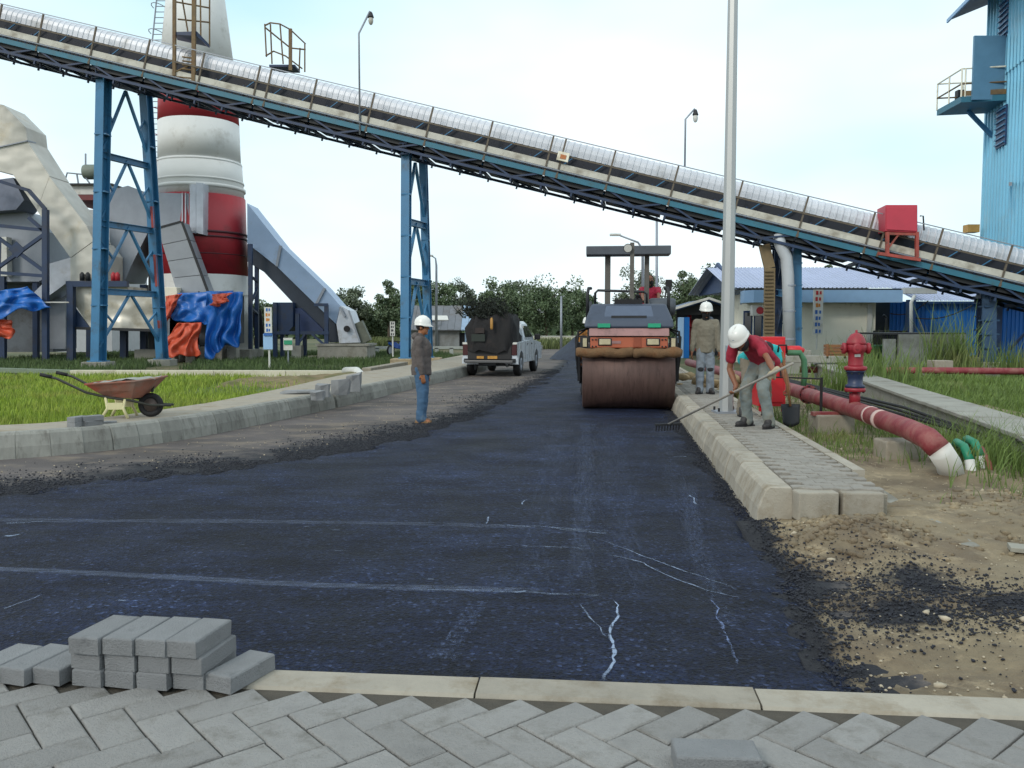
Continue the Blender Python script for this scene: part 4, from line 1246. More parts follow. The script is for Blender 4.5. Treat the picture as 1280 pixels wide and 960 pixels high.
# ------------------------------------------------------------------ right-hand buildings
def rib_sheet(name, m, wd, ht, pitch=.2, dep=.035):
    """trapezoid-ribbed sheet in local xz, facing -y"""
    n = int(round(wd / pitch)); prof = []
    for k in range(n):
        x = k * pitch
        prof += [(x, 0), (x + pitch * .55, 0), (x + pitch * .65, -dep), (x + pitch * .9, -dep)]
    prof.append((wd, 0))
    b = MB()
    b.loft([[V((x, y, z)) for x, y in prof] for z in (0, ht)], cap=False, wrap=False)
    me = b.mesh(name); me.materials.append(m)
    return me
def wall_sheets(name, m, parent, p0, p1, z0, z1, wd=1.0, pitch=.2, dep=.035, gap=0.0):
    p0, p1 = V(p0), V(p1)
    d = (p1 - p0).xy.to_3d(); n = max(1, int(round(d.length / wd))); w_ = d.length / n
    me = rib_sheet(name, m, w_ - gap, z1 - z0, w_ / max(1, round(w_ / pitch)), dep)
    a = math.atan2(d.y, d.x)
    for k in range(n):
        inst(me, name, parent, Matrix.Translation(V((p0.x, p0.y, z0)) + d.normalized() * (k * w_) + V((0, 0, 0))) @ Matrix.Rotation(a, 4, 'Z'))
def roof_sheets(name, m, parent, e0, e1, r0, wd=.9, pitch=.18):
    """from the eave line e0-e1 up to a ridge that starts at r0"""
    e0, e1, r0 = V(e0), V(e1), V(r0)
    ax = (e1 - e0); n = max(1, int(round(ax.length / wd))); w_ = ax.length / n
    up = r0 - e0; ln = up.length
    X_, Z_ = ax.normalized(), up.normalized(); Y_ = Z_.cross(X_)
    M0 = Matrix(((X_.x, Y_.x, Z_.x, 0), (X_.y, Y_.y, Z_.y, 0), (X_.z, Y_.z, Z_.z, 0), (0, 0, 0, 1)))
    me = rib_sheet(name, m, w_ - .01, ln, w_ / round(w_ / pitch), .03)
    for k in range(n):
        inst(me, name, parent, Matrix.Translation(e0 + X_ * (k * w_)) @ M0)

m_tower = mat('pale_blue_sheet', '#74b4d0', .45, .25, var=.1, scale=.7, dirt=.2, dirtc='#7eaabd', dscale=.5, rnd=.05)
m_lblue = mat('light_blue_fascia', '#8fb2d6', .55, var=.06)
m_roofw = mat('lavender_white_roof', '#a9b2cc', .5, .2, var=.08, scale=1, rnd=.05)
m_bwall = mat('bright_blue_sheet', '#1266b4', .45, .15, var=.1, scale=.8, rnd=.06)
m_navy = mat('navy_paint', '#1d3a63', .5, var=.12)
m_junk = mat('dull_grey_panels', '#7b7f7d', .7, var=.25, scale=1.5, dirt=.35, dirtc='#55574f')
m_wood = mat('brown_wood', '#7a5334', .8, var=.3, scale=4, stretch=(1, 1, 6))

wb = thing('white_building', 'low white workshop building with lavender ribbed roof and blue canopy', 'building', (at(1000, 440, 36).x, 38, 0), world=True)
X = lambda px, Y: at(px, 400, Y).x
b = MB(); b.box(((X(934, 36) + X(1086, 36)) / 2, 37.9, 1.45), (X(1086, 34.7) - X(934, 36), 6.4, 3.1)); b.build('wall', m_cream, wb)
b = MB(); b.prism([(X(918, 36), 35.6, 3.1), (X(918, 36), 43, 3.1), (X(918, 36), 39.3, 4.5)], (0, 0, 0), (.12, 0, 0)); b.build('gable', m_navy, wb)  # navy colour stands in for the shade on this gable end
zE, zR = at(1000, 360, 35).z, at(1000, 335, 39).z
roof_sheets('roof_sheet', m_roofw, wb, (X(913, 35) - .1, 35, zE), (X(1172, 35), 35, zE), (X(913, 35) - .1, 39, zR))
roof_sheets('roof_sheet', m_roofw, wb, (X(1172, 35), 43, zE), (X(913, 35) - .1, 43, zE), (X(1172, 35), 39, zR))
MB().box(((X(932, 35) + X(1170, 35)) / 2, 35.05, zE - .06), (X(1170, 35) - X(932, 35), .1, .08)).build('eave_trim', m_dark, wb)
fz0, fz1 = at(1000, 378, 34).z, at(1000, 362.5, 34).z
line = [V((X(926, 37), 37, 0)), V((X(926, 35.2), 35.2, 0)), V((X(931, 34.5), 34.5, 0)), V((X(942, 34.05), 34.05, 0)), V((X(960, 34), 34, 0)), V((X(1127, 34), 34, 0))]
b = MB(); b.loft([[p + V((0, 0, z)) for p in line] for z in (fz0, fz1)], cap=False, wrap=False); b.build('canopy_fascia', m_lblue, wb, thick=.08)
b = MB(); b.add([p + V((0, .02, fz0 + .06)) for p in line] + [V((X(1127, 34), 36, fz0 + .06))], [tuple(range(7))]); b.build('canopy_soffit', mat('grey_soffit', '#7f8c9b', .7), wb, thick=.05)
b = MB(); b.box(((X(1000, 34.6) + X(1085, 34.6)) / 2, 34.66, 1.15), (X(1085, 34.6) - X(1002, 34.6), .1, 2.3)); b.build('shutter', mat('cream_shutter', '#ebe7d6', .6, var=.05), wb)
MB().box((X(1086, 34.6), 34.6, 1.2), (.18, .2, 2.5)).build('pilaster', m_white, wb)
for x in (935, 948):
    w_ = MB().box((X(x, 34.65), 34.66, 1.6), (.36, .1, 1.2)).build('window', m_navy, wb)
    MB().box((X(x, 34.55), 34.6, 1.6), (.26, .04, 1.05)).build('pane', m_glass, w_)
ac = MB().box((X(948, 34.4), 34.4, 2.2), (.62, .34, .42)).build('air_conditioner', m_white, wb, bevel=.02)
MB().lathe([(.15, 0), (.15, .03)], 16, M=Matrix.Translation((X(950, 34.2), 34.215, 2.2)) @ Matrix.Rotation(R(90), 4, 'X')).build('fan_grille', m_red, ac)
MB().box((X(1148, 34.6), 34.6, (at(1148, 363.5, 34.6).z)), (X(1168, 34.6) - X(1128, 34.6), .3, .24)).build('beam_end', mat('pale_beam', '#b4b8b8', .7), wb)
b = MB().box((X(1138, 34.8), 34.8, 1.3), (.3, .25, 2.7)); b.build('post', m_navy, wb)
MB().box(((X(1090, 39) + X(1126, 39)) / 2, 38.8, 1.3), (1.6, .2, 2.8)).build('rear_panel', mat('shadow_panel', '#4b4f52', .8, var=.3), wb)  # dark grey paints in the shade of the recess
dp = thing('drain_pipe', 'slim white drain pipe in front of the dark navy post', 'pipe', (X(1139, 33), 33, 0), world=True)
MB().tube([at(1139, 452, 33), at(1139, 378, 33), at(1143, 370, 33.3)], .07, 8).build('pipe_run', m_white, dp, True)
gn = thing('generator', 'black generator set in the dark bay beside the grey panels', 'generator', (X(1116, 33), 33, 0), world=True)
MB().box((X(1116, 33), 33.2, .75), (1.0, .9, 1.3)).build('housing', m_black, gn, bevel=.04)
MB().box((X(1117, 32.6), 32.7, .9), (.7, .05, .6)).build('radiator', m_dark, gn)
MB().tube([(X(1108, 33), 33, 1.4), (X(1108, 33), 33, 1.9), (X(1104, 33), 33, 2.0)], .05, 8).build('exhaust', m_dark, gn)
gd = tag(MB().lathe([(.25, 0), (.29, .02), (.29, .3), (.27, .32), (.29, .34), (.29, .6), (.27, .62), (.29, .64), (.29, .85), (.25, .88)], 18, c=(X(1100, 31), 31, 0)).build('oil_drum', mat('green_drum', '#2f7f4a', .5, var=.15), None, True), 'green steel drum beside the black generator', 'drum')
wc = thing('grey_panel_box', 'grey concrete panel enclosure overgrown by tall grass under the blue wall', 'enclosure', (X(1157, 28), 28.5, 0), world=True)
for k, (a, c_) in enumerate(((1106, 1122), (1123, 1190), (1191, 1208))):
    z1 = at(1150, 418, 28).z - (.15 if k == 0 else 0)
    MB().box(((X(a, 28) + X(c_, 28)) / 2, 28 + .1 * (k == 0), z1 / 2 - .05), (X(c_, 28) - X(a, 28) - .02, .12, z1 + .1)).build('panel', m_junk, wc, bevel=.01)
MB().box(((X(1106, 28) + X(1208, 28)) / 2, 29.2, at(1150, 417, 28).z), (X(1208, 28) - X(1106, 28), 2.4, .06)).build('lid', m_dark, wc)

an = thing('blue_annex', 'bright blue sheet-metal building behind the low trestle, with lavender roof', 'building', (X(1200, 38), 39, 0), world=True)
zt = at(1200, 377, 38).z
wall_sheets('wall_sheet', m_bwall, an, (X(1112, 38), 38, 0), (X(1420, 38), 38, 0), -.05, zt, .95, .19)
roof_sheets('roof_sheet', m_roofw, an, (X(1145, 37.6), 37.6, zt + .02), (X(1420, 37.6), 37.6, zt + .02), (X(1145, 37.6), 41.5, at(1200, 352, 41.5).z))
MB().box(((X(1145, 37.6) + X(1420, 37.6)) / 2, 37.65, zt - .05), (X(1420, 37.6) - X(1145, 37.6), .08, .1)).build('eave_trim', m_navy, an)
MB().beam(at(1262, 437, 36), at(1295, 402, 36), .1, .1).build('raking_strut', m_navy, an)
for k, (a, c_) in enumerate((((1113, 392), (1160, 376)), ((1140, 397), (1215, 382)))):
    p0, p1 = at(*a, 35.5), at(*c_, 35.5)
    MB().tube([p0.lerp(p1, t_) - V((0, 0, .25 * math.sin(math.pi * t_))) for t_ in np.linspace(0, 1, 8)], .025, 5).build('cable', m_dark, an)

# the tall pale blue tower
tw = thing('blue_tower', 'tall pale blue corrugated tower building with balcony above the conveyor', 'building', (19.5, 31, 0), world=True)
TA, TB = V((580 / FPX * 34, 34, 0)), V((17.15, 26.6, 0))
tn = V((-(TB - TA).y, (TB - TA).x, 0)).normalized() * -1
if tn.x > 0: tn = -tn
def wp(px, py, off=0.0):
    a, b_ = (px - 640) / FPX, (480 - py) / FPX
    d = V((a, _c + b_ * _s, b_ * _c - _s)); o = V((0, 0, CAMZ))
    t_ = (TA + tn * off - o).dot(tn) / d.dot(tn)
    return o + d * t_
seam = 10.9
wall_sheets('wall_sheet', m_tower, tw, TA, TB, 3.3, seam, .93, .31, .06)
wall_sheets('upper_wall_sheet', m_tower, tw, TA + tn * .04, TB + tn * .04, seam - .1, 14.3, .93, .31, .06)
TF = TA + V((7, 1.2, 0))
wall_sheets('wall_sheet', m_tower, tw, TF, TA, 3.3, 14.3, .93, .31, .06)
b = MB(); b.prism([TA + tn * 1.2 + V((0, .6, 13.75)), TB + tn * 1.2 + V((0, -1, 13.75)), TB + V((2.5, -1, 15.2)), TA + V((2.5, .6, 15.2))], (0, 0, 0), (0, 0, .08)); b.build('roof', m_navy, tw)
MB().beam(TA + tn * 1.2 + V((0, .6, 13.75)), TB + tn * 1.2 + V((0, -1, 13.75)), .06, .14).build('gutter', m_lblue, tw)
MB().box(TA + V((3.4, -2.5, 8.5)), (5.4, 5, 10.4)).build('core_wall', m_tower, tw)
for k, (x0, y0, x1, y1) in enumerate(((1251, 4, 1261, 42), (1247, 138, 1257, 180))):
    a, c_ = wp(x0, y0, .07), wp(x1, y1, .07)
    zt_, zb = max(a.z, c_.z), min(a.z, c_.z)
    lv = MB().beam(a.xy.to_3d() + V((0, 0, (zt_ + zb) / 2)), c_.xy.to_3d() + V((0, 0, (zt_ + zb) / 2)), .06, zt_ - zb).build('louvre', m_navy, tw)
    for j in range(7):
        z = zb + (j + .5) * (zt_ - zb) / 7
        MB().beam(a.xy.to_3d() + tn * .06 + V((0, 0, z)), c_.xy.to_3d() + tn * .06 + V((0, 0, z)), .07, .05).build('slat', m_blue, lv)
wall_sheets('wall_sheet', m_tower, tw, TB, TB + V((7, 1.2, 0)), 3.3, 14.3, .93, .31, .06)
for p in (TA + V((.4, -.5, 0)), TB + V((.5, .6, 0)), TA + V((5.5, .2, 0)), TB + V((6, 1.4, 0))): MB().box((p.x, p.y, 1.7), (.4, .4, 3.5)).build('column', m_navy, tw)
MB().box(((TA.x + TB.x) / 2 + 3.3, (TA.y + TB.y) / 2 + .5, 3.25), (6.6, 6.6, .2)).build('floor_slab', m_navy, tw)
# balcony
zf = wp(1246, 117).z
w0, w1 = wp(1223, 141), wp(1246, 117)
w0 = TA + (TB - TA).normalized() * .35; w1 = TA + (TB - TA).normalized() * 2.3
w0.z = w1.z = at(1171, 138, 33.2).z
o0, o1 = w0 + tn * 1.85, w1 + tn * 1.55
b = MB(); b.prism([w0, w1, o1, o0], (0, 0, 0), (0, 0, .22)); bal = b.build('balcony', m_teal, tw)
up = V((0, 0, 1))
for a, c_ in ((o0, o1), (o0, w0), (o1, w1)):
    for h_ in (.45, 1.0): MB().tube([a + up * (h_ + .22), c_ + up * (h_ + .22)], .03, 6).build('hand_rail', m_cream if h_ > .9 else m_rust, bal)
for p in (o0, o0.lerp(o1, .5), o1, o0.lerp(w0, .5), o1.lerp(w1, .5), o1.lerp(w1, .08)): MB().tube([p + up * .2, p + up * 1.22], .03, 6).build('rail_post', m_cream, bal)
MB().beam(o1 + up * .32, w1 + up * .32, .03, .18).build('toe_board', m_rust, bal)
MB().beam(w0.lerp(w1, .3) - up * 1.0, w0.lerp(w1, .3) + tn * .9, .14, .14).build('bracket', m_blue, bal)
MB().box(w1 + tn * .75 + V((.1, -.0, 1.2)), (1.15, .1, 2.3)).build('door_screen', mat('slate_blue_door', '#5c86a3', .5, var=.1), bal)
MB().box(o0.lerp(w0, .45) + up * .75, (.3, .25, .35)).build('floodlight', m_dark, bal)
MB().beam(wp(1263, 230, .1), wp(1263, 230, .55), .1, .12).build('wall_lamp', m_galvd, tw)
MB().box(at(1214, 286, 33.5), (.45, .4, .3)).build('pulley_guard', mat('ochre_guard', '#b08a4a', .6), tw)

# navy carport behind the roller
cp = thing('carport', 'dark navy gabled shelter with white post behind the masked worker', 'shelter', (at(880, 440, 44).x, 45, 0), world=True)
for s_ in (0, 1):
    e = [at(838, 388, 43.5), at(886, 373.5, 43.5), at(930, 389, 43.5)]
    b = MB(); b.prism([e[s_], e[s_ + 1], e[s_ + 1] + V((0, 0, -.1)), e[s_] + V((0, 0, -.1))], (0, 0, 0), (0, 5, 0)); b.build('roof', m_navy, cp)
    MB().beam(e[s_] + V((0, -.03, .03)), e[s_ + 1] + V((0, -.03, .03)), .06, .12).build('roof_trim', m_white, cp)
b = MB(); b.prism([at(846, 387, 44), at(886, 376, 44), at(925, 388, 44), at(925, 393, 44), at(846, 394, 44)], (0, 0, 0), (0, .1, 0)); b.build('gable', m_dark, cp)
for x, m in ((851, m_lblue), (858, m_bwall), (926, m_white)): MB().box((at(x, 400, 43.8).x, 43.8, 1.0), (.27, .25, 2.1)).build('post', m, cp)
b = MB(); b.box((at(885, 400, 48).x, 48, 1.1), (3.6, .15, 2.3)); b.build('rear_wall', mat('carport_shadow_wall', '#393d45', .8, var=.2), cp)  # dark wall colour stands in for the shade inside the shelter
fp_ = thing('fire_pump', 'red fire pump piping inside the navy shelter', 'pump', (at(864, 440, 44.6).x, 44.6, 0), world=True)
for x, y0, y1 in ((862, 393, 437), (867, 400, 437)): MB().tube([at(x, y1, 44.6), at(x, y0, 44.6)], .1, 8).build('riser', m_red, fp_, True)
MB().tube([at(858, 408, 44.5), at(872, 408, 44.5)], .08, 8).build('header', m_red, fp_, True)
MB().box(at(866, 430, 44.6), (.7, .5, .7)).build('pump_body', m_red, fp_, bevel=.05)

# wooden crate, ledge, pier, far red pipe
cr_ = thing('wooden_crate', 'small brown wooden crate on the ledge behind the hydrant', 'crate', at(1045, 447, 25), world=True)
for k in range(4): MB().box(at(1045, 445.2 - 4.2 * k, 25), (.58, .42, .085)).build('slat', m_wood, cr_)
for x in (1034, 1056): MB().box(at(x, 439, 24.78), (.06, .06, .42)).build('corner_post', m_wood, cr_)
tag(MB().box((at(1020, 450, 25).x, 25.1, at(1020, 453, 25).z + .1), (1.9, .7, .2)).build('concrete_ledge', m_conc, bevel=.02), 'low grey concrete ledge carrying the wooden crate', 'ledge')
pier = tag(MB().box((at(1175, 455, 25.5).x, 25.5, .2), (.55, .5, .66)).build('concrete_pier', m_concw, bevel=.02), 'short cream concrete pier beside the far red pipe', 'pier')
rp = thing('far_red_pipe', 'thin red pipe running through the grass below the blue wall', 'pipe', at(1180, 470, 24).xy.to_3d(), world=True)
MB().tube([at(1000, 462, 25.5), at(1110, 463, 24.5), at(1200, 463.5, 24), at(1380, 465, 23.4)], .1, 10).build('pipe_run', m_pipe, rp, True)
for x in (1060, 1150, 1240): MB().box((at(x, 463, 24.4).x, 24.35, .05), (.25, .3, .42)).build('support', m_conc, rp)

# sign banner on the white building
def banner(name, label, pxc, y0, y1, wpx, Y, rows, pole_bottom, cols, extra=None):
    r = thing(name, label, 'sign', V((at(pxc, y1, Y).x, Y, 0)), world=True)
    a, c_ = at(pxc, y0, Y), at(pxc, y1, Y)
    w_ = wpx / FPX * Y
    MB().box(((a.x), Y, (a.z + c_.z) / 2), (w_, .06, a.z - c_.z)).build('board', m_white, r)
    MB().tube([V((a.x, Y + .06, max(-.05, at(pxc, pole_bottom, Y).z))), V((a.x, Y + .06, c_.z + .2))], .035, 8).build('post', m_white, r)
    hh = (a.z - c_.z) / rows
    for k in range(rows):
        m = cols[k % len(cols)]
        cz = a.z - (k + .5) * hh
        u = w_ * .16
        # worn print: two uneven patches of colour a row
        for q_ in ((-.9 - .3 * (k % 2), 1.5, .62), (1.3 - .3 * (k % 3), 1.2, .5)):
            MB().box((a.x + q_[0] * u, Y - .035, cz + .03 * hh * (k % 3)), (q_[1] * u, .01, hh * q_[2])).build('worn_print', m, r)
    return r
m_sr, m_sb, m_so, m_sk = mat('sign_red', '#b02f35', .6), mat('sign_blue', '#2b5fa5', .6), mat('sign_orange', '#c07a2c', .6), mat('sign_black', '#30343a', .6)
banner('sign_banner', 'tall narrow white sign with red and blue print before the white building', 1023, 362, 418, 12, 33.5, 7, 437, [m_sr, m_sr, m_so, m_sb, m_sb, m_sb, m_sb])
sg = banner('sign_post', 'narrow white roadside sign with stacked coloured squares near the chimney foot', 335, 384, 416, 9, 30.5, 5, 461, [m_sb, m_so, m_so, m_sb, m_sb])
MB().box(at(335, 427, 30.5), (.33, .05, .55)).build('lower_board', m_lblue, sg)
MB().box(at(335, 418, 30.45), (.3, .05, .09)).build('board_band', m_sb, sg)
banner('name_post', 'slim grey sign post by the fence left of the slim trestle', 490.5, 402, 420, 6, 40, 4, 446, [m_sk])
gs = thing('small_green_sign', 'small white and green notice board below the blue tank', 'sign', at(360, 450, 36).xy.to_3d(), world=True)
MB().box(at(360, 430, 36), (.38, .04, .52)).build('board', m_white, gs)
MB().box(at(360, 428, 35.96), (.34, .03, .18)).build('green_panel', mat('sign_green', '#2a8f6a', .6), gs)
MB().tube([V((at(360, 430, 36.05).x, 36.05, -.05)), at(360, 425, 36.05)], .03, 6).build('post', m_galvd, gs)

# ------------------------------------------------------------------ hydrant, pipes and channel on the right
hp = gnd(1068, 512, .45)
rpip = thing('hydrant_pipe', 'thick weathered red water pipe with white cement collar beside the pavement', 'pipe', (hp.x, hp.y, 0), world=True)
zc_ = .45
pts = [V((5.4, 26, zc_)), V((4.85, 17, zc_)), gnd(990, 487, zc_), hp, gnd(1135, 536, zc_), gnd(1160, 548, zc_), gnd(1174, 562, .36), gnd(1186, 580, .2), gnd(1194, 592, .08)]
MB().tube(pts[:7], .108, 18).build('pipe_run', m_pipe, rpip, True)
MB().tube([pts[6], pts[7], pts[8] - V((0, 0, .15))], [.111, .114, .118], 16).build('cement_collar', m_white, rpip, True)
for x, y in ((1088, 519), (1100, 524)):
    a = gnd(x, y, zc_); MB().tube([a, a + V((-.01, -.07, 0))], .113, 18).build('white_ring', mat('pale_joint', '#c3aaa4', .6), rpip, True)
for x, y in ((1010, 493),):
    a = gnd(x, y, zc_); fl = MB().tube([a, a + V((0, -.04, 0))], .15, 18).build('flange', m_pipe, rpip)
    for k in range(8):
        t_ = k * math.pi / 4; MB().box(a + V((.13 * math.cos(t_), -.02, .13 * math.sin(t_))), (.025, .075, .025)).build('bolt', m_dark, fl)
MB().box((4.35, 11.5, .15), (.5, .4, .36)).build('support_block', m_concw, rpip, bevel=.02)
MB().box((4.42, 11.45, .34), (.7, .12, .05)).build('saddle', m_pipe, rpip)
MB().box((gnd(1128, 570, .1).x, gnd(1128, 570, .1).y + .1, .12), (.42, .35, .3)).build('support_block', m_concw, rpip, bevel=.02)
MB().box((4.75, 16, .12), (.5, .4, .4)).build('support_block', m_concw, rpip, bevel=.02)
hy = thing('fire_hydrant', 'red fire hydrant with dark blue collar standing on the red pipe', 'hydrant', (hp.x, hp.y, zc_ + .08))
hy.scale = (.8, .8, 1.0)
m_hblue = mat('hydrant_blue', '#22304f', .45, var=.15)
m_hred = mat('hydrant_red', '#8d1f2d', .5, var=.18, scale=6, dirt=.25, dirtc='#6b3230', dscale=6, bump=.1, bscale=40)
ln = lambda name, prof, m, n=20: MB().lathe(prof, n).build(name, m, hy, True)
ln('riser', [(.085, 0), (.085, .16)], m_hred)
fl = ln('lower_flange', [(.1, .15), (.16, .155), (.16, .2), (.1, .205)], m_hred)
bc = ln('blue_collar', [(.15, .205), (.15, .235), (.115, .25), (.115, .34), (.13, .36), (.13, .4), (.15, .405), (.15, .425)], m_hblue)
for k in range(8):
    a = k * math.pi / 4
    MB().lathe([(.018, .14), (.018, .225)], 6, c=(.137 * math.cos(a), .137 * math.sin(a), 0)).build('bolt', m_dark, fl)
    MB().lathe([(.016, .38), (.016, .47)], 6, c=(.13 * math.cos(a), .13 * math.sin(a), 0)).build('bolt', m_dark, bc)
ln('upper_flange', [(.15, .427), (.175, .435), (.175, .475), (.13, .485)], m_hred)
ln('barrel', [(.122, .48), (.115, .5), (.115, .62), (.125, .66), (.15, .68), (.16, .7), (.16, .74), (.15, .76)], m_hred)
ln('bonnet', [(.158, .76), (.15, .79), (.125, .84), (.085, .885), (.04, .905), (.02, .91), (.02, .94), (.006, .945)], m_hred)
for k, a in enumerate((0, math.pi, -math.pi / 2 - .3)):
    M = Matrix.Rotation(a, 4, 'Z') @ Matrix.Translation((.1, 0, .71)) @ Matrix.Rotation(R(90), 4, 'Y')
    nz_ = MB().lathe([(.055, 0), (.055, .07), (.072, .075), (.072, .115), (.04, .12)], 14, M=M).build('outlet_cap', m_hred, hy, True)
    MB().lathe([(.02, .12), (.018, .15)], 5, M=M).build('cap_nut', m_hred, nz_)
MB().box((-.02, -.118, .62), (.09, .012, .035)).build('label_plate', m_white, hy)
# small post and cable by the pipe
ps = thing('black_post', 'thin black steel post beside the red pipe', 'post', gnd(1026, 513, .35), world=True)
MB().beam(gnd(1026, 517, .32), gnd(1026, 517, .32) + V((0, 0, .5)), .03, .03).build('upright', m_black, ps)
a = gnd(1026, 517, .32) + V((0, 0, .48)); MB().tube([a, a + V((-.35, .3, .0)), a + V((-.7, .9, -.02))], .012, 5).build('wire', m_black, ps)
for k in range(3):
    o_ = .12 * k
    cb = MB().tube([V((5.2 + o_ * .5, 9.6, .3)), V((5.1 + o_, 11.5, .38 + .02 * k)), V((5.3 + o_, 14.5, .42)), V((5.75 + o_, 20, .42))], .022, 6).build('cable', m_black, None, True)
    tag(cb, ['black cable lying nearest the red pipe beside the concrete channel', 'black cable lying in the middle between red pipe and concrete channel', 'black cable lying against the concrete channel'][k], 'cable')
gp1 = [at(1190, 566, 9.0), at(1196, 553, 8.6), at(1205, 558, 8.35), at(1212, 575, 8.2), at(1219, 599, 8.1)]
for k, dx_ in enumerate((0, 20)):
    r = thing('green_hose', ['green pipe with white lower end bending into the ground next to the red pipe collar', 'green pipe with white lower end bending down beside the thin brown pipe'][k], 'pipe', V((gp1[4].x + dx_ * .008, gp1[4].y, 0)), world=True)
    p = [q_ + V((dx_ * .008, k * .1, k * .02)) for q_ in gp1]
    MB().tube([p[0] + V((.1, .9, -.25)), p[0], p[1], p[2], p[3]], .042, 10).build('hose', mat('green_hose', '#17795a', .45, var=.12), r, True)
    MB().tube([p[3], p[4] - V((0, 0, .12))], [.046, .052], 10).build('white_end', m_white, r, True)
tag(MB().tube([at(1226, 560, 8.4), at(1236, 580, 8.2), at(1240, 600, 8.1)], .03, 8).build('thin_pipe', mat('brown_pipe', '#7c4a3c', .7), None, True), 'thin brown pipe in the weeds beside the green pipes', 'pipe')
chn = thing('cable_channel', 'long grey concrete cable channel running beside the red pipe', 'channel', (6.3, 14, 0), world=True)
c0, c1 = gnd(1280, 548, .4), gnd(1100, 484, .4)
cd_ = (c1 - c0).normalized(); cs = V((cd_.y, -cd_.x, 0))
for k in range(-2, 9):
    a = c0 + cd_ * (2.0 * k)
    a = V((a.x, a.y, 0)); e = a + cd_ * 1.985
    e.z = 0
    jz = random.uniform(-.01, .01)
    MB().beam(a + cs * .27 + V((0, 0, .17 + jz)), e + cs * .27 + V((0, 0, .17 + jz)), .54, .42).build('channel_unit', m_conc, chn)
    MB().beam(a + cs * .25 + V((0, 0, .405 + jz)), e + cs * .25 + V((0, 0, .405 + jz)), .62, .05).build('cover_slab', m_conc, chn, bevel=.008)
# narrow concrete edging of the trench beside the pavement end
te = thing('trench_wall', 'thin grey concrete trench edge sunk in the dirt beside the pavement', 'trench wall', (3.2, 7, 0), world=True)
for k in range(4): MB().beam((3.02 + .09 * k, 5.5 + .95 * k, -.075 - .015 * k), (3.02 + .09 * (k + .98), 5.5 + .95 * (k + .98), -.06), .13, .3).build('edge_unit', m_conc, te, bevel=.015)
tag(MB().box((3.55, 5.25, dirt_h(3.55, 5.25) + .02), (.75, .12, .03), Euler((.05, .05, -.35)).to_matrix()).build('wooden_plank', mat('grey_plank', '#8c8a80', .85, var=.2, scale=3, stretch=(1, 8, 1)), bevel=.004), 'weathered grey plank lying in the dirt by the trench edge', 'plank')

# red hose cabinet with green hose
hc = thing('hose_cabinet', 'bright red fire hose cabinet on the pavement behind the bending worker', 'cabinet', (gnd(965, 515, .3).x, 12.5, .3), world=True)
q = lambda x, y, d=0.: at(x, y, 12.4 + d)
b = MB(); prismY(b, [(948, 421), (982, 421), (982, 508), (948, 508)], 12.4, .35); b.build('cabinet_body', mat('bright_red', '#c41f28', .45, var=.06), hc, bevel=.01)
b = MB(); prismY(b, [(951, 426), (979, 426), (979, 503), (951, 503)], 12.37, .03); dr = b.build('cabinet_door', MATS['bright_red'], hc, bevel=.006)
MB().box(q(976, 466, -.05), (.02, .04, .1)).build('door_handle', m_dark, dr)
for x, d in ((951, .05), (979, .05), (951, .3), (979, .3)): MB().beam(q(x, 508, d), V((q(x, 508, d).x, 12.4 + d, .27)), .05, .05).build('leg', MATS['bright_red'], hc)
MB().tube([q(980, 437, .15), q(998, 437, .15), q(1003, 440, .15)], .06, 10).build('outlet_pipe', MATS['bright_red'], hc, True)
MB().tube([q(984, 441, .08), q(1000, 441, .08), q(1005, 450, .08), q(1006, 470, .08), q(1004, 482, .08)], .045, 8).build('hose', mat('dull_green_hose', '#3d6d4e', .6, var=.1), hc, True)

# street lamp pole on the right pavement
lb = gnd(907.5, 516, .295)
sl = thing('street_lamp', 'tall galvanised street lamp pole on the right pavement beside the workers', 'street lamp', lb, world=True)
MB().lathe([(.105, 0), (.1, .5), (.085, 3), (.06, 7.6)], 8, c=lb).build('pole', mat('galvanised_pole', '#a8abab', .45, .6, var=.1, scale=2, stretch=(1, 1, .3)), sl)
MB().box(lb + V((0, 0, .015)), (.34, .34, .03)).build('base_plate', m_galvd, sl)
for a in (45, 135, 225, 315): MB().lathe([(.016, .02), (.016, .08)], 6, c=lb + V((.19 * math.cos(R(a)), .19 * math.sin(R(a)), 0)) * 1.0).build('anchor_bolt', m_dark, sl)
MB().box(lb + V((0, -.1, .85)), (.09, .03, .22)).build('access_door', m_galvd, sl)
MB().tube([lb + V((0, 0, 7.55)), lb + V((-.2, 0, 7.9)), lb + V((-1.4, 0, 8.2))], .035, 8).build('arm', m_galvd, sl, True)
MB().box(lb + V((-1.6, 0, 8.2)), (.6, .22, .1)).build('lamp_head', m_galvd, sl, bevel=.03)

# ------------------------------------------------------------------ distant lamps, poles, shed, fence, heap
def far_lamp(label, px, y_kn, tipx, tipy, Y, base=440):
    a = V((at(px, base, Y).x, Y, -.05)); kn = at(px, y_kn + 9, Y); tp = at(tipx, tipy, Y)
    r = thing('street_lamp', label, 'street lamp', a, world=True)
    md = at(px + (tipx - px) * .2, y_kn, Y)
    MB().tube([a, kn, md, tp], [.09, .07, .05, .04], 8).build('pole', m_galvd, r, True)
    MB().box(tp + V((-.2 if tipx < px else .2, 0, .02)), (.55, .2, .12)).build('lamp_head', m_white, r, bevel=.03)
far_lamp('white street lamp in front of the grey shed behind the slim trestle', 545.5, 323, 540, 320, 55)
far_lamp('curved street lamp standing beyond the road roller', 803.5, 303, 774, 294, 43)
for px, y0, Y, lb_ in ((821, 262, 45, 'tall plain steel pole beyond the roller, reaching up to the conveyor'), (701.5, 370, 58, 'short plain white pole at the road end before the trees')):
    tag(MB().tube([V((at(px, 430, Y).x, Y, -.05)), at(px, y0, Y)], [.09, .06], 8).build('plain_pole', m_galvd, None, True), lb_, 'pole')

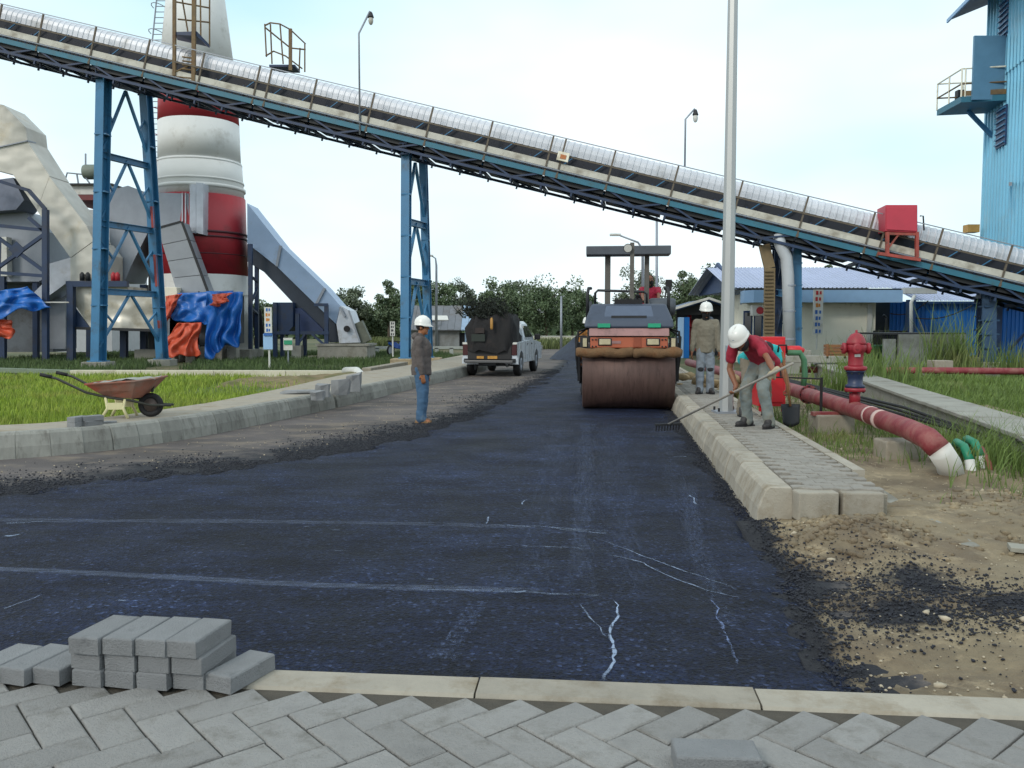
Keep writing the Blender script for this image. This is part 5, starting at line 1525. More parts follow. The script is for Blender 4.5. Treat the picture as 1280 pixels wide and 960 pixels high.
sh = thing('shed', 'old low shed with patched grey tin roof behind the pickup', 'shed', (at(560, 436, 62).x, 63, 0), world=True)
Ys = 62
zs = lambda y, Y=Ys: at(0, y, Y).z
xl, xr = X(500, Ys), X(597, Ys)
m_shw = mat('weathered_shed_wall', '#8d8f90', .85, var=.2, scale=1.2, dirt=.4, dirtc='#6c6a66', dscale=.8)
m_shr = mat('old_tin_roof', '#6f7278', .6, .3, var=.2, scale=1, dirt=.4, dirtc='#5d554d', dscale=.6, rnd=.1)
MB().box(((xl + X(574, Ys)) / 2, Ys + .1, zs(412) / 2), (X(574, Ys) - xl, .2, zs(412) + .06)).build('wall', m_shw, sh)
MB().box(((X(581, Ys) + xr) / 2, Ys + .1, zs(412) / 2), (xr - X(581, Ys), .2, zs(412) + .06)).build('wall', mat('pale_blue_tin', '#8fa5bd', .6, .2, var=.12), sh)
MB().box((X(577.5, Ys), Ys + .25, zs(416) / 2), (X(581, Ys) - X(574, Ys), .1, zs(416))).build('doorway', m_black, sh)
b = MB(); b.prism([(xr, Ys, zs(412)), (xr, Ys + 6, zs(412)), (xr, Ys + 3, zs(384))], (0, 0, 0), (.1, 0, 0)); b.build('gable', MATS['pale_blue_tin'], sh)
ridge = zs(383, Ys + 3)
n = 12
for k in range(n):
    x0, x1 = xl + (xr + .3 - xl) * k / n, xl + (xr + .3 - xl) * (k + .97) / n
    m = MATS['pale_blue_tin'] if k in (9, 10) else (m_white if k == 7 else m_shr)
    top_ = .45 if k == 7 else 1.0
    b = MB(); b.prism([(x0, Ys - .4, zs(413)), (x1, Ys - .4, zs(413)), (x1, Ys + 3, ridge), (x0, Ys + 3, ridge)], (0, 0, 0), (0, 0, .05 + .02 * (k % 2))); b.build('roof_sheet', m_shr if k == 7 else m, sh)
b = MB(); a_ = V((X(547, Ys), Ys + .9, 0)); b.box((X(548, Ys + 1), Ys + 1.1, zs(413) + (ridge - zs(413)) * .47 + .06), (1.4, .8, .06), Euler((.42, 0, .2)).to_matrix()); b.build('skylight_sheet', m_white, sh)
MB().box((X(545, Ys), Ys - .15, 1.2), (.12, .3, 2.4)).build('downpipe', m_shw, sh)
lw = thing('low_fence', 'low white concrete rail fence in front of the grey shed', 'fence', (at(530, 440, 50).x, 50, 0), world=True)
fx0, fx1 = X(462, 50), X(592, 50)
MB().box(((fx0 + fx1) / 2, 50, at(0, 434.5, 50).z), (fx1 - fx0, .12, .16)).build('rail', mat('fence_white', '#a9aca8', .7, var=.1), lw)
for k in range(7): MB().box((fx0 + (fx1 - fx0) * (k + .5) / 7, 50.02, .12), (.22, .16, .4)).build('post', MATS['fence_white'], lw)
fw = thing('far_wall', 'pale low boundary wall in front of the trees at the road end', 'wall', (at(690, 425, 72).x, 72, 0), world=True)
MB().box((at(690, 418, 72).x, 72, .35), (7.5, .2, .85)).build('wall_panel', m_cream, fw)
MB().box((at(690, 418, 72).x, 72, .8), (7.6, .3, .07)).build('coping', m_white, fw)

# heap of aggregate on the road
hb = V((at(738, 436, 41).x, 41, 0))
b = MB()
def hf(i, j):
    a, r_ = i * 2 * math.pi, j
    rr = 1.9 * r_
    z = 1.45 * max(0, 1 - r_) ** .9 * (1 + .15 * math.sin(a * 3)) + .07 * fbm(math.cos(a) * rr, math.sin(a) * rr, 3)
    return hb + V((rr * math.cos(a) * 1.05, rr * math.sin(a), max(z, -.02)))
b.sheet(hf, 40, 14)
tag(b.build('gravel_heap', mat('dark_gravel', '#3d4350', .9, var=.3, scale=4, bump=.8, bscale=20), None, True), 'dark grey heap of gravel on the road beyond the pickup', 'heap')

# rubble at the foot of the masked worker
m_rub = mat('rubble_stone', '#9b8665', .9, var=.3, scale=3, bump=.4, bscale=20, rnd=.3)
pos = [(4.1 + random.gauss(0, .35), 17.6 + random.gauss(0, .6), .12 + abs(random.gauss(0, .16))) for _ in range(80)]
rb_ = lumps('rubble_pile', pos, [random.uniform(.06, .17) for _ in pos], m_rub, .8)

# ------------------------------------------------------------------ left lawn details
wbm = thing('concrete_beam', 'long white concrete beam lying on blocks across the lawn', 'beam', at(270, 470, 27.6).xy.to_3d(), world=True)
xx = [X(88, 27.6), X(178, 27.6), X(270, 27.6), X(360, 27.6), X(438, 27.6)]
for a, c_ in zip(xx, xx[1:]):
    MB().beam((a + .01, 27.6 - (a + 14) * .03, .02), (c_ - .01, 27.6 - (c_ + 14) * .03, .02), .35, .22).build('beam_length', mat('whitish_concrete', '#c2bda9', .8, var=.12, scale=2, dirt=.2, dirtc='#9b907a'), wbm, bevel=.01)
MB().beam((X(-60, 28), 28.4, .13), (X(92, 27.6), 27.7, .05), .3, .14).build('mossy_length', mat('mossy_concrete', '#74806f', .9, var=.2), wbm)
for x in (125, 262, 300): MB().box((X(x, 27.4), 27.4, -.22), (.55, .5, .3)).build('support_block', m_concw, wbm)
pe = thing('white_drain_pipe', 'white plastic pipe bending down at the end of the concrete beam', 'pipe', at(448, 480, 25).xy.to_3d(), world=True)
MB().tube([at(432, 464, 26.5), at(446, 464, 25.5), at(452, 470, 24.4), at(452, 490, 23.6)], .13, 12).build('pipe_run', m_white, pe, True)
# low earthy bank and beam by the pavement
bk = thing('retaining_beam', 'long sandy concrete beam between lawn and pavement left of the slim trestle', 'beam', at(500, 470, 27.5).xy.to_3d(), world=True)
MB().beam(at(458, 470, 26), at(505, 461, 29.5), .3, .5).build('beam_length', m_concw, bk, bevel=.02)
MB().beam(at(540, 466, 27.5), at(556, 461, 27.5), .2, .08).build('timber', m_white, bk)
MB().box(at(538, 463, 27.6), (.5, .25, .1)).build('slab_piece', m_white, bk)
# motorbike by the fence
mbk = thing('motorbike', 'blue motorbike parked beside the slim trestle by the fence', 'motorbike', (at(497, 441, 46).x, 46, 0))
mbk.rotation_euler = (0, 0, R(60))
for x in (-.6, .6):
    wl = MB().tube([(x + .26 * math.cos(t_), 0, .3 + .26 * math.sin(t_)) for t_ in np.linspace(0, 6.283, 20, endpoint=False)], .05, 8, closed=True).build('wheel', m_black, mbk, True)
    MB().lathe([(.2, -.01), (.2, .01)], 16, M=Matrix.Translation((x, 0, .3)) @ Matrix.Rotation(R(90), 4, 'X')).build('rim', m_galvd, wl)
MB().loft([[V((x, y * w_, z)) for y, z in ((-1, z0), (1, z0), (1, z1), (-1, z1))] for x, w_, z0, z1 in ((-.75, .06, .62, .75), (-.3, .13, .4, .74), (.2, .1, .35, .55), (.5, .12, .5, .95), (.62, .06, .65, 1.0))]).build('body', mat('blue_bike_paint', '#1d4f9c', .3), mbk, bevel=.02)
MB().loft([[V((x, y * .13, z)) for y, z in ((-1, z0), (1, z0), (.8, z1), (-.8, z1))] for x, z0, z1 in ((-.75, .76, .84), (-.1, .72, .8), (.1, .74, .79))]).build('seat', m_black, mbk, bevel=.02)
MB().tube([(.5, -.33, 1.02), (.55, -.1, 1.0), (.55, .1, 1.0), (.5, .33, 1.02)], .018, 6).build('handlebar', m_black, mbk)
MB().beam((.6, 0, .3), (.52, 0, .95), .06, .05).build('fork', m_dark, mbk)
# ------------------------------------------------------------------ loose blocks
FB = MB()
SW, SL, ST = .124, .252, .0615
me_lb = [brick_mesh('paver_block', m_block, 20 + k, SL, SW, ST) for k in range(3)]
def block(x, y, z, rz, label, group=None, rx=0., k=0):
    o = inst(me_lb[k % 3], 'paver_block', None, Matrix.Translation((x, y, z + ST)) @ Matrix.Rotation(rz, 4, 'Z') @ Matrix.Rotation(rx, 4, 'X'))
    return tag(o, label, 'paver block', group)
SG = 'loose paver blocks stacked on the foreground kerb'
R0 = R(72)
ord_ = ['first', 'second', 'third', 'last']
base0 = gnd(90, 857, PZ)
dx_ = E1
for k in range(4):
    c_ = V((base0.x, base0.y, 0)) + E1 * (SW * (k + .55) * 1.02) + E2 * (SL * .48)
    for l in range(3):
        lay = ['bottom', 'middle', 'top'][l]
        j = V((random.uniform(-.006, .006), random.uniform(-.008, .008), 0))
        if l == 2: j += E2 * (-.012) + E1 * random.uniform(-.012, .004)
        block(c_.x + j.x, c_.y + j.y, PZ + l * (ST + .001), a1 + R(84) + random.uniform(-.03, .03), f'grey paver block, {lay} layer of stack, {ord_[3 - k]} column from the single leaning block', SG, k=k + l)
c_ = V((base0.x, base0.y, 0)) + E1 * (SW * 4.75) + E2 * (SL * .45)
block(c_.x, c_.y, PZ, a1 + R(73), 'single grey paver block leaning out beside the tall stack, next to bare kerb', SG, k=1)
for k in range(3):
    c_ = V((base0.x, base0.y, 0)) - E1 * (SW * (k * 1.03 + .62)) + E2 * (SL * .47 - .01 * k)
    block(c_.x, c_.y, PZ, a1 + R(80), f'grey paver block in the single low row, {ord_[k]} from the three-layer stack', SG, k=k)
p = gnd(890, 951, PZ)
block(p.x, p.y - .04, PZ, a1 + R(2), 'loose grey paver block lying on top of the herringbone paving', k=2)
# on the left pavement
def onp(px, py): return gnd(px, py, .285)
p = onp(93, 534); a_ = R(20)
for l in range(2): block(p.x, p.y + .1, .285 + l * .0625, R(75), ['lower grey paver block of the neat pair on the left kerb', 'upper grey paver block of the neat pair on the left kerb'][l], k=l)
p = onp(107, 533)
for l in range(2): block(p.x + .02, p.y + .12, .285 + l * .0625, R(60) - .2 * l, ['lower grey paver block of the askew pair on the left kerb', 'upper grey paver block of the askew pair on the left kerb'][l], k=l)
p = onp(133, 529); block(p.x, p.y, .25, R(25), 'single grey paver block lying flat between the paired blocks and the wheelbarrow')
m_broken = mat('broken_concrete', '#7f8183', .9, var=.2, scale=4, bump=.5, bscale=40)
def chunk(px, py, s_, label, seed):
    rr = random.Random(seed); p = onp(px, py); b = MB()
    rings_ = []
    for z in (0, .5, 1):
        rings_.append([p + V(((rr.uniform(.75, 1.1)) * s_[0] / 2 * math.cos(a), rr.uniform(.75, 1.1) * s_[1] / 2 * math.sin(a), z * s_[2] * .68 * rr.uniform(.8, 1.1))) for a in (.6, 1.5, 2.5, 3.7, 4.7, 5.6)])
    b.loft(rings_)
    tag(b.build('concrete_chunk', m_broken), label, 'rubble')
chunk(397, 500, (.28, .3, .22), 'small jagged concrete chunk lowest on the left kerb beyond the wheelbarrow', 1)
chunk(403, 496, (.3, .3, .32), 'upright broken concrete chunk on the left kerb, second before the white pipe', 2)
chunk(426, 493, (.42, .35, .4), 'wide broken concrete chunk with a notched top on the left kerb', 3)
chunk(442, 489, (.34, .3, .52), 'tall broken concrete chunk on the left kerb by the white pipe', 4)
chunk(375, 492, (.8, .4, .1), 'flat sandy slab piece lying on the left pavement by the broken chunks', 5)

# ------------------------------------------------------------------ wheelbarrow
wr = gnd(189, 521, .285)
wbw = thing('wheelbarrow', 'rusty orange wheelbarrow with single black wheel parked on the left pavement', 'wheelbarrow', (wr.x, wr.y, .285), R(8))
m_tray = mat('rusty_tray', '#8a5c4c', .8, var=.3, scale=5, dirt=.5, dirtc='#857268', dscale=4, c2='#9a4634', c2scale=2.5)
tr_o = [(-1.0, .30, .47), (-.55, .33, .50), (.02, .34, .56), (.12, .2, .57)]
rim = [V((-.74, -.30, .47)), V((-.1, -.33, .51)), V((.16, -.24, .545)), V((.16, .24, .545)), V((-.1, .33, .51)), V((-.74, .30, .47))]
bot_ = [V((-.52, -.17, .30)), V((-.2, -.18, .27)), V((-.1, -.14, .28)), V((-.1, .14, .28)), V((-.2, .18, .27)), V((-.52, .17, .30))]
b = MB(); b.loft([bot_, [p.lerp(q_, .5) * 1.0 + V((0, 0, -.01)) for p, q_ in zip(bot_, rim)], rim], cap=False); b.add(bot_, [(0, 1, 2, 3, 4, 5)])
tray = b.build('tray', m_tray, wbw, thick=.008)
MB().tube(rim, .014, 6, closed=True).build('rim', m_tray, tray)
inn = [p.lerp(V((-.3, 0, p.z)), .06) - V((0, 0, .03)) for p in rim]
b = MB(); n_ = 14
b.sheet(lambda i, j: V((-.72 + .86 * i, (-.28 + .56 * j), .455 + .075 * i + .03 * fbm(i * 4, j * 4, 1.5) + .03 * math.sin(math.pi * i))), n_, 10)
b.build('cement_load', mat('dry_cement', '#8f918c', .9, var=.2, scale=6, bump=.5, bscale=40), wbw)
m_hnd = mat('dark_handle_tube', '#3a3b36', .6, .3, var=.2)
for s_ in (-1, 1):
    h_ = MB().tube([(-1.28, .27 * s_, .60), (-1.1, .27 * s_, .55), (-.75, .24 * s_, .36), (-.5, .2 * s_, .29), (-.2, .17 * s_, .24), (.02, .1 * s_, .17), (.28, .06 * s_, .16)], .017, 8).build('handle', m_hnd, wbw, True)
    MB().tube([(-1.3, .27 * s_, .605), (-1.16, .27 * s_, .57)], .024, 8).build('grip', m_black, h_, True)
    lg = [(-.52, .2 * s_, .29), (-.5, .2 * s_, .14), (-.58, .22 * s_, .0)]
    MB().tube(lg, .02, 8).build('leg', mat('cream_leg', '#cfc89c', .6, var=.12), wbw, True)
    MB().tube([(-.28, .18 * s_, .26), (-.3, .2 * s_, .14), (-.24, .21 * s_, .0)], .02, 8).build('leg', MATS['cream_leg'], wbw, True)
    MB().box((-.4, .2 * s_, .17), (.2, .03, .09)).build('leg_plate', MATS['cream_leg'], wbw)
tyre = MB().tube([(.0 + .125 * math.cos(t_), 0, .165 + .125 * math.sin(t_)) for t_ in np.linspace(0, 6.283, 26, endpoint=False)], .042, 10, closed=True).build('wheel', m_black, wbw, True)
MB().lathe([(.03, -.05), (.03, -.03), (.1, -.02), (.1, .02), (.03, .03), (.03, .05)], 18, M=Matrix.Translation((0, 0, .165)) @ Matrix.Rotation(R(90), 4, 'X')).build('hub', mat('dull_wheel_hub', '#6a5f5a', .6, .3, var=.2), tyre, True)
MB().beam((.02, 0, .34), (.06, 0, .5), .04, .03).build('front_brace', m_hnd, wbw)

# ------------------------------------------------------------------ road roller
rc = gnd(786.5, 514, .03)
RZ = -.10
rol = thing('road_roller', 'steel drum road roller with orange front and T-shaped canopy rolling the asphalt', 'road roller', (rc.x + .03, rc.y + .45, .034), RZ)
m_drum = mat('worn_steel_drum', '#5a4641', .58, .35, var=.25, scale=2.5, stretch=(6, 1, 1), dirt=.3, dirtc='#40302d', dscale=3, bump=.1, bscale=30)
m_org = mat('roller_orange', '#a95a3e', .5, var=.15, scale=3, dirt=.2, dirtc='#7f4a36', dscale=3)
m_hood = mat('roller_hood', '#3f4858', .4, .2, var=.12, scale=2, dirt=.2, dirtc='#2f3542', dscale=2)
m_bump = mat('pinkish_bumper', '#94706e', .6, var=.2, scale=3, dirt=.25, dirtc='#6a5452', dscale=4)
m_burl = mat('burlap', '#6e543a', .98, var=.3, scale=5, bump=1, bscale=24, dirt=.3, dirtc='#6a462a', dscale=5)
DR, DW = .60, 1.64
RX = Matrix.Rotation(R(90), 4, 'Y')
def drum(y, nm):
    M = Matrix.Translation((0, y, DR)) @ RX
    d = MB().lathe([(.3, -DW / 2 + .03), (DR - .03, -DW / 2 + .03), (DR - .03, -DW / 2), (DR, -DW / 2 + .012), (DR, DW / 2 - .012), (DR - .03, DW / 2), (DR - .03, DW / 2 - .03), (.3, DW / 2 - .03)], 56, M=M).build(nm, m_drum, rol, True)
    MB().lathe([(.16, -DW / 2 - .06), (.16, DW / 2 + .06)], 20, M=M).build('axle_hub', m_dark, d, True)
    return d
drum(.15, 'front_drum'); drum(3.25, 'rear_drum')
for s_ in (-1, 1):
    b = MB(); b.prism([(s_ * .86, -.05, .5), (s_ * .86, .35, .5), (s_ * .86, .75, 1.2), (s_ * .86, -.2, 1.2)], (0, 0, 0), (s_ * .05, 0, 0)); b.build('drum_yoke', m_dark, rol)
    MB().box((s_ * .79, -.28, 1.2), (.14, .18, .2)).build('side_bracket', m_dark, rol)
    MB().box((s_ * .775, -.39, 1.21), (.07, .05, .15)).build('marker_lamp', mat('lamp_lens', '#b3a98b', .3, var=.2, scale=8), rol)
fr = MB().box((0, -.3, 1.21), (1.36, .26, .2)).build('front_panel', m_org, rol, bevel=.02)
for s_ in (-1, 1):
    hl = MB().box((s_ * .42, -.437, 1.22), (.24, .03, .13)).build('headlamp_frame', m_dark, fr, bevel=.01)
    MB().box((s_ * .42, -.455, 1.22), (.2, .03, .1)).build('headlamp', MATS['lamp_lens'], hl, bevel=.01)
MB().box((.15, -.435, 1.22), (.14, .015, .17)).build('vent_plate', mat('brownish_vent', '#8a4630', .7), fr)
b = MB(); b.prism([(-.70, -.47, 1.325), (.70, -.47, 1.325), (.70, -.40, 1.46), (-.70, -.40, 1.46)], (0, 0, 0), (0, .5, 0)); b.build('bumper', m_bump, rol, bevel=.01)
def burl(x0, x1, sd_):
    pts_, rs = [], []
    for t_ in np.linspace(0, 1, 40):
        x = x0 + (x1 - x0) * t_
        pts_.append((x, -.45 + .015 * math.sin(x * 9 + sd_), 1.03 + .012 * math.sin(x * 13 + sd_)))
        rs.append(.088 * (1 - .3 * abs(2 * t_ - 1) ** 20) * (1 + .28 * mnoise.noise(V((x * 7, sd_, 0)))))
    return MB().tube(pts_, rs, 14).build('burlap_roll', m_burl, rol, True)
burl(-.93, .08, 1.0); burl(.07, .92, 4.0)
MB().beam((-.86, -.3, 1.08), (.86, -.3, 1.08), .06, .05).build('scraper_bar', m_dark, rol)
# hood: sloping front with a raised middle panel
b = MB(); b.loft([[V(p) for p in ((-.79, -.42, 1.465), (.79, -.42, 1.465), (.79, 1.2, 1.465), (-.79, 1.2, 1.465))], [V(p) for p in ((-.77, -.37, 1.6), (.77, -.37, 1.6), (.77, 1.2, 1.6), (-.77, 1.2, 1.6))], [V(p) for p in ((-.66, -.1, 1.9), (.66, -.1, 1.9), (.68, 1.2, 1.9), (-.68, 1.2, 1.9))]])
hd = b.build('hood', m_hood, rol, bevel=.04)
b = MB(); b.loft([[V(p) for p in ((-.46, -.375, 1.585), (.46, -.375, 1.585), (.46, -.33, 1.585), (-.46, -.33, 1.585))], [V(p) for p in ((-.40, -.155, 1.86), (.40, -.155, 1.86), (.40, -.1, 1.86), (-.40, -.1, 1.86))]]); b.build('hood_panel', mat('hood_panel_paint', '#525d70', .4, .2, var=.12, scale=3), hd, bevel=.01)
b = MB(); b.box((0, -.315, 1.66), (.62, .04, .05)); b.build('panel_slot', m_dark, hd)
MB().box((0, .05, 1.93), (.5, .25, .1)).build('vent_box', m_black, hd)
for s_ in (-1, 1): MB().box((s_ * .44, -.42, 1.51), (.22, .03, .07)).build('green_plate', mat('green_plate', '#1f9a74', .5), hd)
# platform behind the hood, seat, controls, rails
MB().box((0, 2.0, 1.3), (1.5, 1.6, .4)).build('deck', m_dark, rol, bevel=.03)
MB().box((0, 3.45, 1.45), (1.45, 1.2, .6)).build('rear_hood', m_hood, rol, bevel=.06)
for s_ in (-1, 1):
    MB().tube([(s_ * .74, .3, 1.6), (s_ * .74, .28, 2.1), (s_ * .72, .32, 2.2), (s_ * .68, .4, 2.2)], .03, 8).build('grab_rail', m_dark, rol, True)
MB().tube([(-.6, .55, 1.88), (-.6, .55, 2.12), (-.55, .55, 2.17), (.3, .55, 2.14), (.36, .55, 2.1), (.36, .55, 1.88)], .024, 8).build('cross_rail', m_dark, rol, True)
for x, w_ in ((-.36, .11), (.40, .09)): MB().box((x, 1.35, 2.45), (w_, .09, 1.1)).build('canopy_post', mat('grey_post', '#5a5752', .6, var=.2, scale=4, dirt=.3, dirtc='#3f3b39', dscale=4), rol)
MB().box((.03, 1.3, 2.96), (1.62, .5, .17)).build('canopy_beam', mat('canopy_grey', '#4d525a', .5, .2, var=.15, scale=3, dirt=.2, dirtc='#3a3d42', dscale=2), rol, bevel=.015)
MB().beam((.06, .0, 1.9), (.06, .02, 3.0), .075, .06).build('lamp_mast', MATS['grey_post'], rol)
wl = MB().lathe([(.02, -.06), (.06, -.04), (.08, .02), (.08, .04)], 16, M=Matrix.Translation((-.02, -.05, 2.9)) @ Matrix.Rotation(R(105), 4, 'X')).build('work_lamp', m_dark, rol, True)
MB().lathe([(.07, .041), (.07, .045)], 16, M=Matrix.Translation((-.02, -.05, 2.9)) @ Matrix.Rotation(R(105), 4, 'X')).build('lens', m_white, wl)
MB().box((.47, 2.25, 1.64), (.5, .5, .12)).build('seat', m_black, rol, bevel=.03)
MB().box((.47, 2.55, 1.92), (.48, .1, .5)).build('backrest', m_black, rol, bevel=.03)
MB().beam((.47, 1.35, 1.5), (.47, 1.6, 1.9), .06, .06).build('steering_column', m_dark, rol)
MB().tube([(.47 + .2 * math.cos(t_), 1.63 + .1 * math.sin(t_), 1.92 + .1 * math.sin(t_)) for t_ in np.linspace(0, 6.28, 20, endpoint=False)], .015, 6, closed=True).build('steering_wheel', m_black, rol)
MB().box((.83, 1.4, 2.3), (.12, .06, .22)).build('mirror', m_black, rol)
MB().beam((.75, 1.4, 2.0), (.8, 1.4, 2.3), .03, .03).build('mirror_arm', m_dark, rol)
MB().lathe([(.15, -.24), (.17, -.2), (.17, .2), (.15, .24)], 18, M=Matrix.Translation((.66, .75, 1.86)) @ RX).build('air_tank', m_mach, rol, True)
MB().box((-.72, 2.0, 1.75), (.1, .6, .5)).build('side_tank', m_mach, rol)
for s_ in (-1, 1):
    MB().tube([(s_ * .72, .2, 1.46), (s_ * .9, -.1, 1.4), (s_ * .93, -.05, 1.0), (s_ * .9, .12, .62)], .022, 8).build('hydraulic_hose', m_black, rol, True)
    MB().tube([(s_ * .74, .35, 1.46), (s_ * .95, .1, 1.3), (s_ * .94, .2, .9), (s_ * .88, .2, .64)], .018, 8).build('hydraulic_hose', m_black, rol, True)
    for k in range(4): MB().lathe([(.016, 0), (.016, .014), (.008, .02)], 6, M=Matrix.Translation((s_ * (.58 + .06 * (k % 2)), -.432, 1.14 + .12 * (k // 2))) @ Matrix.Rotation(R(90), 4, 'X')).build('bolt', m_dark, fr)
    for k in range(3): MB().box((-.86, .9 + .25 * k, .7 + .3 * k), (.2, .22, .03)).build('step', m_dark, rol) if s_ < 0 else None
    MB().lathe([(.1, 0), (.1, .02)], 18, M=Matrix.Translation((s_ * .88, .15, .6)) @ Matrix.Rotation(R(90 * s_), 4, 'Y')).build('bearing_cap', m_org, rol)
for k in range(6): MB().box((-.2 + .08 * k, .05, 1.99), (.03, .22, .02)).build('vent_slat', m_dark, hd)
MB().box((-.25, -.436, 1.215), (.22, .012, .05)).build('maker_plate', m_bump, fr)

# ------------------------------------------------------------------ pickup
tk = thing('pickup_truck', 'dusty white crew-cab pickup loaded under a black sheet, parked by the left kerb', 'pickup truck', (gnd(655, 471).x - .66, gnd(655, 471).y + 2.0, 0.002), R(90) - .19)
# local: +x forward, y left
m_tw = mat('pickup_white', '#b9c0c8', .28, .1, var=.06, scale=2, dirt=.25, dirtc='#9b968c', dscale=1.2)
W2 = .85
def arch(cx, r=.42, n=9, zc_=.36):
    return [(cx + r * math.cos(t_), zc_ + r * math.sin(t_)) for t_ in np.linspace(0, math.pi, n)]
pr = [(-2.15, .45), (-2.15, 1.02), (.15, 1.04)] 
low = [(-2.15, .5)] 
side = [(2.75, .42), (2.78, .75), (2.66, .98), (1.45, 1.08), (.2, 1.1), (-2.05, 1.05), (-2.08, .5)]
bottom = [(-1.72, .45)] + [(x, z) for x, z in arch(-1.3)[::-1]] + [(-.88, .40), (1.23, .40)] + [(x, z) for x, z in arch(1.65)[::-1]] + [(2.07, .42)]
poly = side[::-1]
outl = [(-2.08, .5)] + bottom + [(2.75, .42)] + side[1:6]
b = MB()
b.loft([[V((x, y, z + (0 if abs(y) < W2 - .05 else 0))) for x, z in outl] for y in (-W2, -W2 + .02, W2 - .02, W2)])
me = b.mesh('body')
bm = bmesh.new(); bm.from_mesh(me); bmesh.ops.triangulate(bm, faces=[f for f in bm.faces if len(f.verts) > 4], ngon_method='EAR_CLIP'); bm.to_mesh(me); bm.free()
link('body', me, m_tw, tk, bevel=.02)
# cab
def ring(z, x0, x1, w_): return [V((x0, -w_, z)), V((x1, -w_, z)), V((x1, w_, z)), V((x0, w_, z))]
b = MB(); b.loft([ring(1.06, -.6, 1.35, .82), ring(1.2, -.58, 1.2, .81), ring(1.62, -.42, .55, .70), ring(1.72, -.25, .40, .62)])
cab = b.build('cab', m_tw, tk, bevel=.04)
for s_ in (-1, 1):
    for x0, x1, x2, x3 in ((-.46, .1, .06, -.36), (.18, .95, .5, .14)):
        b = MB(); b.prism([V((x0, s_ * .815, 1.2)), V((x1, s_ * .815, 1.2)), V((x2, s_ * .725, 1.56)), V((x3, s_ * .725, 1.56))], (0, 0, 0), (0, s_ * .012, .004)); b.build('side_window', m_glass, cab)
    b = MB(); b.box((1.0, s_ * .98, 1.2), (.1, .2, .2)); b.build('door_mirror', m_black, tk, bevel=.03)
    for x in (-.2, .62): MB().box((x, s_ * .856, .98), (.16, .02, .035)).build('door_handle', m_dark, tk)
    for x in (-.6, .13, 1.1): MB().box((x, s_ * .851, .78), (.012, .006, .55)).build('door_seam', m_dark, tk)
    tl = MB().box((-2.05, s_ * .765, .83), (.1, .17, .34)).build('tail_lamp', mat('tail_lamp_red', '#3d1519', .25), tk, bevel=.01)
    MB().box((-2.06, s_ * .765, 1.03), (.09, .17, .06)).build('lamp_cap', m_white, tl)
    for x in (-1.3, 1.65):
        wl = MB().lathe([(.2, -.1), (.33, -.105), (.365, -.08), (.365, .08), (.33, .105), (.2, .1)], 28, M=Matrix.Translation((x, s_ * .74, .365)) @ Matrix.Rotation(R(90), 4, 'X')).build('wheel', m_black, tk, True)
        MB().lathe([(.21, -.09), (.2, -.105), (.06, -.115 if s_ > 0 else -.115), (.06, .115), (.2, .105), (.21, .09)], 16, M=Matrix.Translation((x, s_ * .74, .365)) @ Matrix.Rotation(R(90), 4, 'X')).build('rim', m_galvd, wl, True)
    MB().box((-2.0, s_ * .8, .5), (.12, .16, .2)).build('bumper_corner', m_tw, tk)
b = MB(); b.prism([V((-.585, -.66, 1.22)), V((-.585, .66, 1.22)), V((-.43, .58, 1.58)), V((-.43, -.58, 1.58))], (0, 0, 0), (-.012, 0, .004)); b.build('rear_window', m_glass, cab)
b = MB(); b.prism([V((1.21, -.7, 1.2)), V((1.21, .7, 1.2)), V((.57, .62, 1.6)), V((.57, -.62, 1.6))], (0, 0, 0), (.014, 0, .008)); b.build('windscreen', m_glass, cab)
tg = MB().box((-2.1, 0, .80), (.06, 1.37, .52)).build('tailgate', mat('dark_tailgate', '#1f1e20', .6, var=.2, scale=4), tk, bevel=.01)
for x, y, z, w_, h_ in ((-2.14, -.1, .6, .3, .09), (-2.14, .28, .6, .22, .08)): MB().box((x, y, z), (.03, w_, h_)).build('reflector', mat('amber_reflector', '#b8873c', .3, var=.3, scale=12), tg)
MB().box((-2.09, 0, .5), (.03, 1.62, .12)).build('rear_valance', m_dark, tk)
MB().box((-2.2, 0, .47), (.12, 1.5, .08)).build('rear_bumper', mat('steel_bumper', '#5a5a5c', .4, .5), tk, bevel=.015)
MB().box((-1.95, 0, .42), (.3, .4, .14)).build('tow_bar', m_dark, tk)
MB().tube([(-1.8, -.55, .36), (-2.15, -.55, .34)], .04, 8).build('exhaust_pipe', m_dark, tk)
MB().tube([(-1.3, -.6, .36), (-1.3, .6, .36)], .06, 8).build('rear_axle', m_dark, tk)
MB().box((-.1, 0, .4), (3.6, .8, .12)).build('chassis', m_dark, tk)
tk_load = thing('covered_load', 'bulky load under a black cloth heaped in the pickup bed', 'cargo', tk.matrix_basis @ V((-1.4, 0, .9)), tk.rotation_euler.z)
m_blk = mat('black_sheet', '#141316', .8, var=.25, scale=4, dirt=.2, dirtc='#2a2321', dscale=3, bump=.4, bscale=14)
b = MB()
def ld(i, j):
    a = i * 2 * math.pi
    # superellipse heap
    ca, sa = math.cos(a), math.sin(a)
    ex = lambda q_, p_: math.copysign(abs(q_) ** p_, q_)
    k_ = [1.0, 1.02, .98, .93, .82, .55, .02][round(j * 6)]; z = [0, .25, .5, .72, .86, .92, .9][round(j * 6)]
    nn = .12 * mnoise.noise(V((ca * 2.2, sa * 2.2, z * 3))) + .025 * math.sin(a * 11 + z * 3) + .04 * mnoise.noise(V((ca * 6, sa * 6, z * 8)))
    return V(((.80 * k_ + nn) * ex(ca, .5) - .06, (.76 * k_ + nn) * ex(sa, .5), z * 1.12 - (.12 if ca < -.3 else 0) * (1 - j) + nn))
b.sheet(ld, 48, 6); b.build('cloth', m_blk, tk_load, True)
